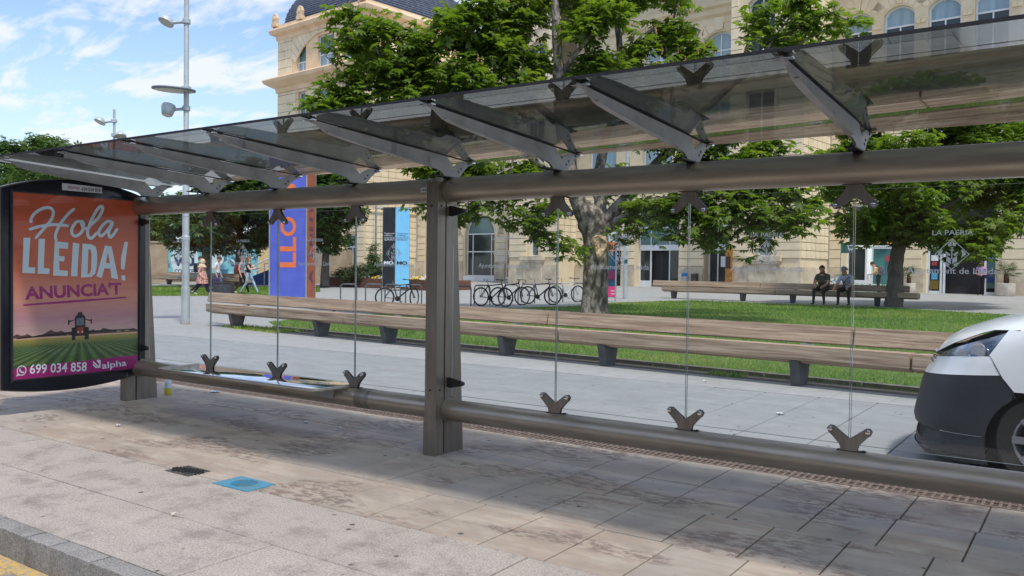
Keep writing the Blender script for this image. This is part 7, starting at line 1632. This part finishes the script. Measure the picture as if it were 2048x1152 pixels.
sc_ = MB(); P_ = [(0,.02,1.55)]; sc_.ball((0,-.02,1.50), .118, .135, .15, 14, 10); sc_.lathe([(.10,1.42),(.15,1.34),(.20,1.26),(.19,1.25)], (0,0,0), (0,0,1), 14); sc_.build('headscarf', cloth('headscarf', (214,196,164), (190,168,132)), t_, 60)
sk_ = MB(); sk_.lathe([(.17,1.08),(.20,.88),(.24,.70),(.27,.52),(.265,.52),(.19,.88)], (0,.0,0), (0,0,1), 18); sk_.build('tunic_skirt', flor, t_, 60); MB().bbox(.20,.30,-.10,.16,.72,.94,.03).build('handbag', cloth('pale_handbag', (150,176,190)), t_, 40)
q = pw(426, 588); q2 = q; t_, _p = person('young woman in a white t-shirt and blue jeans holding a purple bag', q + RIGHT*.04 - Vector((R3[0][2], R3[1][2], 0))*.5, fr_, pose(**STR(.7,.7), face=(0,-1,-.45), head=(0,-.10,1.68)), (skin_l, cloth('white_tee', (226,228,234)), cloth('blue_jeans', (92,112,146), (74,92,124), 4), shoe_w), 1.0, hair_m=hair_dk, sleeve=.55)
MB().bbox(-.36,-.22,-.20,.18,.34,.74,.06).build('purple_bag', cloth('purple_bag', (62,50,92)), t_, 50)
q = pw(382, 588); t_, _p = person('tall person in dark clothes with a grey hood, mostly behind the lamp post', q - Vector((R3[0][2], R3[1][2], 0))*1.2, fr_, pose(**STR(1,1.2)), (skin_m, cloth('grey_hood_top', (84,84,76)), cloth('dark_blue_jeans', (38,44,66)), shoe_w), 1.1, hair_m=hair_dk, sleeve=2.5)
m = MB(); m.bbox(-.16,.16,.10,.30,1.0,1.44,.05); m.build('backpack', cloth('black_backpack', (30,30,36)), t_, 50)
q = pw(478, 588) - Vector((R3[0][2], R3[1][2], 0))*.4; t_, _p = person('girl in black trousers carrying a red backpack, walking to the right', q, fr_, pose(**STR(1,1)), (skin_l, cloth('print_top', (190,190,206), (120,110,140), 22), black_c, shoe_w), .92, hair_m=hair_br, sleeve=.3)
m = MB(); m.bbox(-.15,.15,.10,.31,.96,1.38,.05); b_ = m.build('red_backpack', cloth('red_backpack', (120,32,44)), t_, 50); MB().bbox(-.11,.11,.315,.36,1.0,1.2,.02).build('pocket', cloth('red_pocket', (100,26,38)), b_)
q = pw(497, 588); t_, _p = person('long haired woman in a black top and pale blue jeans reaching an arm forward', q, fr_, pose(knL=(.09,-.22,.52), anL=(.09,-.42,.09), knR=(-.09,.06,.50), anR=(-.09,.34,.10), toeR=(0,-1,-.3), elL=(.20,-.22,1.18), wrL=(.18,-.48,1.22), elR=(-.20,-.16,1.14), wrR=(-.14,-.40,1.20), haL=(.17,-.56,1.27)), (skin_l, cloth('black_top', (26,26,30)), cloth('pale_jeans', (176,190,206), (150,166,186), 4), shoe_k), .95, hair_m=hair_br, long_hair=True, sleeve=.25)
# ================================================================ WHITE VAN
van_w = M('van_white', lin(242,246,248), lin(238,242,245), scale=1, rough=.22, coat=.6); van_b = M('van_black_plastic', lin(44,48,54), lin(38,42,48), scale=50, rough=.55, bmp=.2, bdist=.001)
YN, HW = 6.90, .96; YC = YN+HW; SC = .908; TL = 4.9
van = thing('van', 'white delivery van with black bumper, only its nose inside the frame at right', 'van', (1.2, YC, 0))
def vx(x): return x*SC                           # measured at Y=7.6, brought to the near side of the van
def vz(z): return 1.5-(1.5-z)*SC
def xf(z):                                       # nose outline at the centre line, by height
    P_ = [(.10,-1.16),(.165,-1.22),(.25,-1.215),(.315,-1.195),(.335,-1.245),(.425,-1.23),(.66,-1.18),(.72,-1.16),(.80,-1.11),(.88,-1.075),(.99,-.99),(1.12,-.80)]
    if z <= P_[0][0]: return P_[0][1]
    for (a, b_), (c_, d) in zip(P_[:-1], P_[1:]):
        if z <= c_: return b_ + (d-b_)*(z-a)/(c_-a)
    return P_[-1][1]
DC = .62
def side_y(x, z, s=-1, tum=True):
    f = xf(z); w = HW - max(0, z-.75)**1.6*.10
    if x >= f+DC: return YC + s*w
    q = max(0, min(1, (f+DC-x)/DC)); return YC + s*w*(1-q**2.5)**(1/2.5)
def patch(name, z0, z1, xr, mat, s=-1, nz=6, nx=22, off=0.0, x0=None, par=None, par_root=None, zl=None):
    """surface strip on one side, from the centre line round the corner to x = xr(z)"""
    rows = []
    for i in range(nz+1):
        row = []
        for j in range(nx+1):
            t = j/nx
            z = z0(t)+(z1(t)-z0(t))*i/nz; f = xf(z); xs0 = (x0(z) if x0 else f); xe = xr(z)
            x = xs0 + (xe-xs0)*(t**1.9 if x0 is None else t); y = side_y(x, z, s); g = Vector((-1 if x < f+.1 else -.3, s, 0)).normalized()*off; row.append(Vector((x, y, z))+g)
        rows.append(row)
    m = MB(); m.grid(rows if s < 0 else [list(reversed(r)) for r in rows]); return m
def vb(m, name, mat, parent=van, smooth=50):
    m.v = [tuple(Vector(p)-Vector(van.location)) for p in m.v]; return m.build(name, mat, parent, smooth)
archx, archz, archr = -.27, .29, .385             # front wheel centre (x, z), arch radius
def arch_edge(z): 
    d = archr**2-(z-archz)**2; return archx - math.sqrt(d) if d > 0 else archx - 0.0
fend = lambda z: vx(-.62) + (z-vz(.70))*(vx(-.49)-vx(-.62))/(vz(.53)-vz(.70)) if z > vz(.53) else min(arch_edge(z), 0)
z_split = vz(.70)
for s in (-1, 1):
    vb(patch('bumper', lambda t: .328, lambda t: z_split - .085*(1-t), lambda z: min(fend(z), arch_edge(z)) if vz(.53) < z < archz+archr else (fend(z) if z > vz(.53) else arch_edge(z)), van_b, s, 8), 'bumper', van_b)
    vb(patch('bumper_lower', lambda t: .17, lambda t: .324, lambda z: arch_edge(z), van_b, s, 8), 'bumper_lower', van_b)
    vb(patch('bumper_lip', lambda t: .10+.03*t, lambda t: .167, lambda z: arch_edge(z), van_b, s, 2, off=.012), 'bumper_lip', van_b)
    hlb = lambda t: .79 + (.91-.79)*t**.6    # lower edge of the lamp
    vb(patch('bumper_cap', lambda t: z_split+.004-.085*(1-t), lambda t: hlb(t)-.004, lambda z: vx(-.70)+(vz(.85)-z)*.55, van_w, s, 4), 'bumper_cap', van_w)
    # headlight: dark housing, clear cover, inner lamps
    hlx1 = vx(-.60); hlt = lambda t: .868 + (1.080-.868)*t**.8
    housing = vb(patch('headlight', lambda t: .83+(.91-.83)*t, hlt, lambda z: vx(-.71)+(z-vz(.85))*.62, None, s, 5, 18, -.03, x0=lambda z: xf(z)+.05), 'headlight', M('lamp_housing', lin(90,100,110), lin(190,202,214), scale=5, rough=.2, metal=.7))
    vb(patch('cover', lambda t: .83+(.91-.83)*t, hlt, lambda z: vx(-.71)+(z-vz(.85))*.62, None, s, 5, 18, .0, x0=lambda z: xf(z)+.05), 'lamp_cover', glass_mat('lamp_glass', (.85,.9,.95)), housing)
    for k, (fx, z, r) in enumerate(((.42, .885, .05), (.64, .93, .065))):
        x = xf(z)+.05+(vx(-.71)-(xf(z)+.05))*fx*1.2; y = side_y(x, z, s); m = MB(); m.lathe([(.01,.0),(r*.6,.005),(r,.035),(r*.98,.04)], (x+.03, y-s*.05, z), Vector((-.55, s*.8, .05)), 16); vb(m, 'reflector', chrome, housing)
    m = MB(); x = xf(.26)+.12; m.lathe([(.055,-.01),(.065,.01),(.06,.012),(.05,.0),(.001,.0)], (x, side_y(x, .29, s), .29), Vector((-.6, s*.8, 0)), 16); vb(m, 'fog_lamp', black_plastic)
    # wing: from lamp / cap back to the door line, above the arch
    rows = []
    for i in range(15):
        z = archz+archr-.01 + (vz(1.06)-(archz+archr-.01))*i/14; row = []
        lo = (vx(-.70)+(vz(.85)-z)*.55) if z_split < z <= vz(.85) else (vx(-.71)+(z-vz(.85))*.62 if z > vz(.85) else (fend(z) if z > vz(.53) else None))
        a = lo+.004 if lo is not None else arch_edge(z)
        a = min(a, .1)
        for j in range(9): x = a+(.12-a)*j/8; row.append(Vector((x, side_y(x, z, s), z)))
        rows.append(row)
    rows = [r for r in rows if r[0].z > archz+archr-.012]
    m = MB(); m.grid(rows if s < 0 else [list(reversed(r)) for r in rows]); vb(m, 'wing', van_w)
    # rear half of the arch and the long side
    pts = [(.12, .24), (2.32, .24)] + [(2.75+.40*math.cos(a), .29+.40*math.sin(a)) for a in [PI-PI*k/10 for k in range(11)]] + [(3.2, .24), (3.82, .28), (3.86, .6), (3.86, 1.03), (.12, 1.06)]
    m = MB(); m.prism(pts if s < 0 else pts, (0, YC+s*HW-(.0 if s < 0 else .03), 0), (1,0,0), (0,0,1), (0,1,0), .03); vb(m, 'side_panel', van_w)
    up = [(.45,1.02),(3.86,1.02),(3.80,1.90),(3.6,1.93),(1.25,1.93),(1.05,1.86)]; m = MB()
    m.add([(p[0], YC+s*(HW-max(0, p[1]-1.0)*.13), p[1]) for p in up], [tuple(range(6)) if s < 0 else tuple(reversed(range(6)))]); vb(m, 'upper_side', van_w)
    m = MB(); m.add([(x, YC+s*(HW+.004-max(0, z-1.0)*.13), z) for x, z in ((.66,1.10),(1.55,1.10),(1.55,1.74),(1.15,1.74))], [(0,1,2,3) if s < 0 else (3,2,1,0)]); vb(m, 'side_window', pane_d)
    m = MB(); m.bbox(.52,.66,YC+s*(HW+.02) if s > 0 else YC-HW-.22, YC+HW+.22 if s > 0 else YC-HW-.02, 1.08, 1.30, .03); vb(m, 'mirror', van_b)
    # front wing top to the windscreen: shoulder
    for cx_ in (archx, 2.75):
        m = MB(); m.lathe([(.19,-.02),(.20,-.10),(.31,-.11),(.325,-.09),(.325,.09),(.31,.11),(.20,.10),(.19,.02)], (cx_, YC+s*(HW-.13), .325), (0,1,0), 40); w_ = vb(m, 'wheel', tyre)
        m = MB(); m.lathe([(.001,.03),(.20,.02),(.215,.05),(.215,.06),(.20,.065)] if s > 0 else [(.001,.035),(.18,.035),(.215,-.05),(.215,-.06),(.20,-.065),(.195,-.05),(.17,.03),(.001,.031)], (cx_, YC+s*(HW-.09), .325), (0,1,0), 30)
        for k in range(8):
            a = 2*PI*k/8; u_ = Vector((math.cos(a),0,math.sin(a))); m.obox(Vector((cx_, YC+s*(HW-.035), .325))+u_*.12, u_, Vector((0,1,0)), u_.cross(Vector((0,1,0))), .095, .012, .024)
        vb(m, 'wheel_trim', M('wheel_trim', lin(160,164,168), lin(140,144,148), scale=4, rough=.3, metal=.6), w_)
        m = MB(); rows = []
        for k in range(15):
            a = -.15+ (PI+.3)*k/14; rows.append([Vector((cx_+.385*math.cos(a), YC+s*(HW-.01), .29+.385*math.sin(a))), Vector((cx_+.385*math.cos(a), YC+s*(HW-.30), .29+.385*math.sin(a)))])
        m.grid(rows); vb(m, 'arch_liner', black_plastic)
# grille, badge, number plate
m = MB(); rows = []
for i in range(5):
    z = .775+(.89-.775)*i/4; rows.append([Vector((xf(z)+.012+.10*abs(t)**3, YC+t*.62, z)) for t in [k/8-1 for k in range(17)]])
m.grid([list(reversed(r)) for r in rows]); gr_ = vb(m, 'grille', black_plastic)
for z in (.80, .83, .86):
    m = MB(); m.tube([(xf(z)-.004+.10*abs(t)**3, YC+t*.60, z) for t in [k/6-1 for k in range(13)]], .007, 5); vb(m, 'grille_bar', chrome, gr_)
m = MB(); m.prism([(-.08,0),(0,.05),(.08,0),(0,.015)], (xf(.84)-.012, YC, .815), (0,1,0), (0,0,1), (-1,0,0), .012); vb(m, 'badge', chrome, gr_)
# bonnet: from the lamps up to the windscreen
st = [(-1.09,.875,.850),(-1.06,.91,.866),(-1.0,.988,.905),(-.90,1.052,.966),(-.80,1.095,1.015),(-.70,1.133,1.060),(-.62,1.158,1.088),(-.45,1.20,1.10),(-.25,1.235,1.10),(0,1.262,1.07),(.25,1.28,1.05),(.50,1.295,1.03)]
rows = []
for x, zc_, ze in st:
    row = []
    for k in range(21):
        t = k/10-1; f_ = abs(t); z = ze+(zc_-ze)*(1-f_**2.4)
        w = abs(side_y(x, min(ze, 1.1), -1)-YC); w = max(w, .15); row.append(Vector((x, YC+t*w, z)))
    rows.append(row)
m = MB(); m.grid([list(reversed(r)) for r in rows]); vb(m, 'bonnet', van_w)
rows = [[Vector((x, YC+t*HW*.97*(1-(max(0,z-1.0))*.13), z - .05*abs(t)**3)) for t in [k/8-1 for k in range(17)]] for x, z in ((.44,1.27),(.75,1.55),(1.05,1.82))]
m = MB(); m.grid([list(reversed(r)) for r in rows]); vb(m, 'windscreen', pane_d)
rows = [[Vector((x, YC+t*HW*(1-.118), z - .03*abs(t)**4)) for t in [k/8-1 for k in range(17)]] for x, z in ((1.05,1.83),(1.25,1.94),(2.4,1.97),(3.7,1.94),(3.82,1.88))]
m = MB(); m.grid([list(reversed(r)) for r in rows]); vb(m, 'roof', van_w)
m = MB(); m.box(3.83, 3.87, YC-HW+.02, YC+HW-.02, .3, 1.9); vb(m, 'rear_doors', van_w); m = MB(); m.box(-.7, 3.8, YC-HW+.28, YC+HW-.28, .2, .9); vb(m, 'underbody', black_plastic)
# dark seams between the panels
m = MB()
m.tube([(vx(-.70)+(vz(.85)-z)*.55, side_y(vx(-.70)+(vz(.85)-z)*.55, z)-.0005, z) for z in (vz(.85), .85, .81, z_split)], .0022, 4); m.tube([(fend(z), side_y(fend(z), z)-.001, z) for z in (z_split, .72, .68, vz(.53))], .0025, 4)
m.tube([(x, side_y(x, min(ze, 1.1), -1)-.001, ze+.001) for x, zc_, ze in st[0:8]], .0025, 4); vb(m, 'panel_seam', black_plastic)
# ================================================================ ACROSS THE STREET (unseen, behind the viewer; added to darken reflections in panes and tubes)
fac = M('far_facade', lin(170,150,128), lin(150,130,112), scale=.6, rough=.85); fac2 = M('far_facade_brick', lin(150,104,82), lin(130,88,70), scale=.8, rough=.85)
def unseen_flats(x0, x1, y, h, mat, label):
    t = thing('unseen_apartment_block', label, 'building', (x0, y, 0)); MB().box(0, x1-x0, -12, 0, 0, h).build('walls', mat, t); w = MB()
    nx = int((x1-x0)/3.2)
    for i in range(nx):
        for k in range(int(h/3.2)): w.box(1+i*3.2, 2.5+i*3.2, .0, .03, 1.0+k*3.2, 2.6+k*3.2)
    o = w.build('windows', pane_d, t); o['kind'] = 'stuff'; MB().box(-.3, x1-x0+.3, -12.3, .3, h, h+.4).build('roof', slate, t)
unseen_flats(-70, -38, -26, 8, fac2, 'unseen brick apartment block added across the street, leftmost as mirrored in the panes')
unseen_flats(-37, -8, -26, 10, fac, 'unseen tan apartment block added across the street, middle one of three')
unseen_flats(-7, 30, -26, 8, fac2, 'unseen long brick apartment block added across the street behind the viewer')
for i, x in enumerate((-46, -34, -22, -10, 2)):
    b = Vector((x, -14+(i % 2)*1.2, 0)); t = thing('unseen_street_tree', 'unseen street tree added on the opposite pavement, ' + ('leftmost in the row', 'second from the left', 'in the middle of the row', 'second from the right', 'rightmost in the row')[i], 'tree', tuple(b), 0, 'unseen street trees added across the road'); MB().tube([(0,0,0),(.1,0,1.6),(0,.1,3.2)], [.18,.14,.11], 8).build('trunk', bark2, t)
    rr = random.Random(i); crown('crown', [(Vector((rr.uniform(-1.4,1.4), rr.uniform(-1.4,1.4), 4.6+rr.uniform(-1.1,1.3))), rr.uniform(.8,1.3)) for _ in range(12)], 900, .5, leaf_far, t, np.random.default_rng(i), 3, .4, .85)
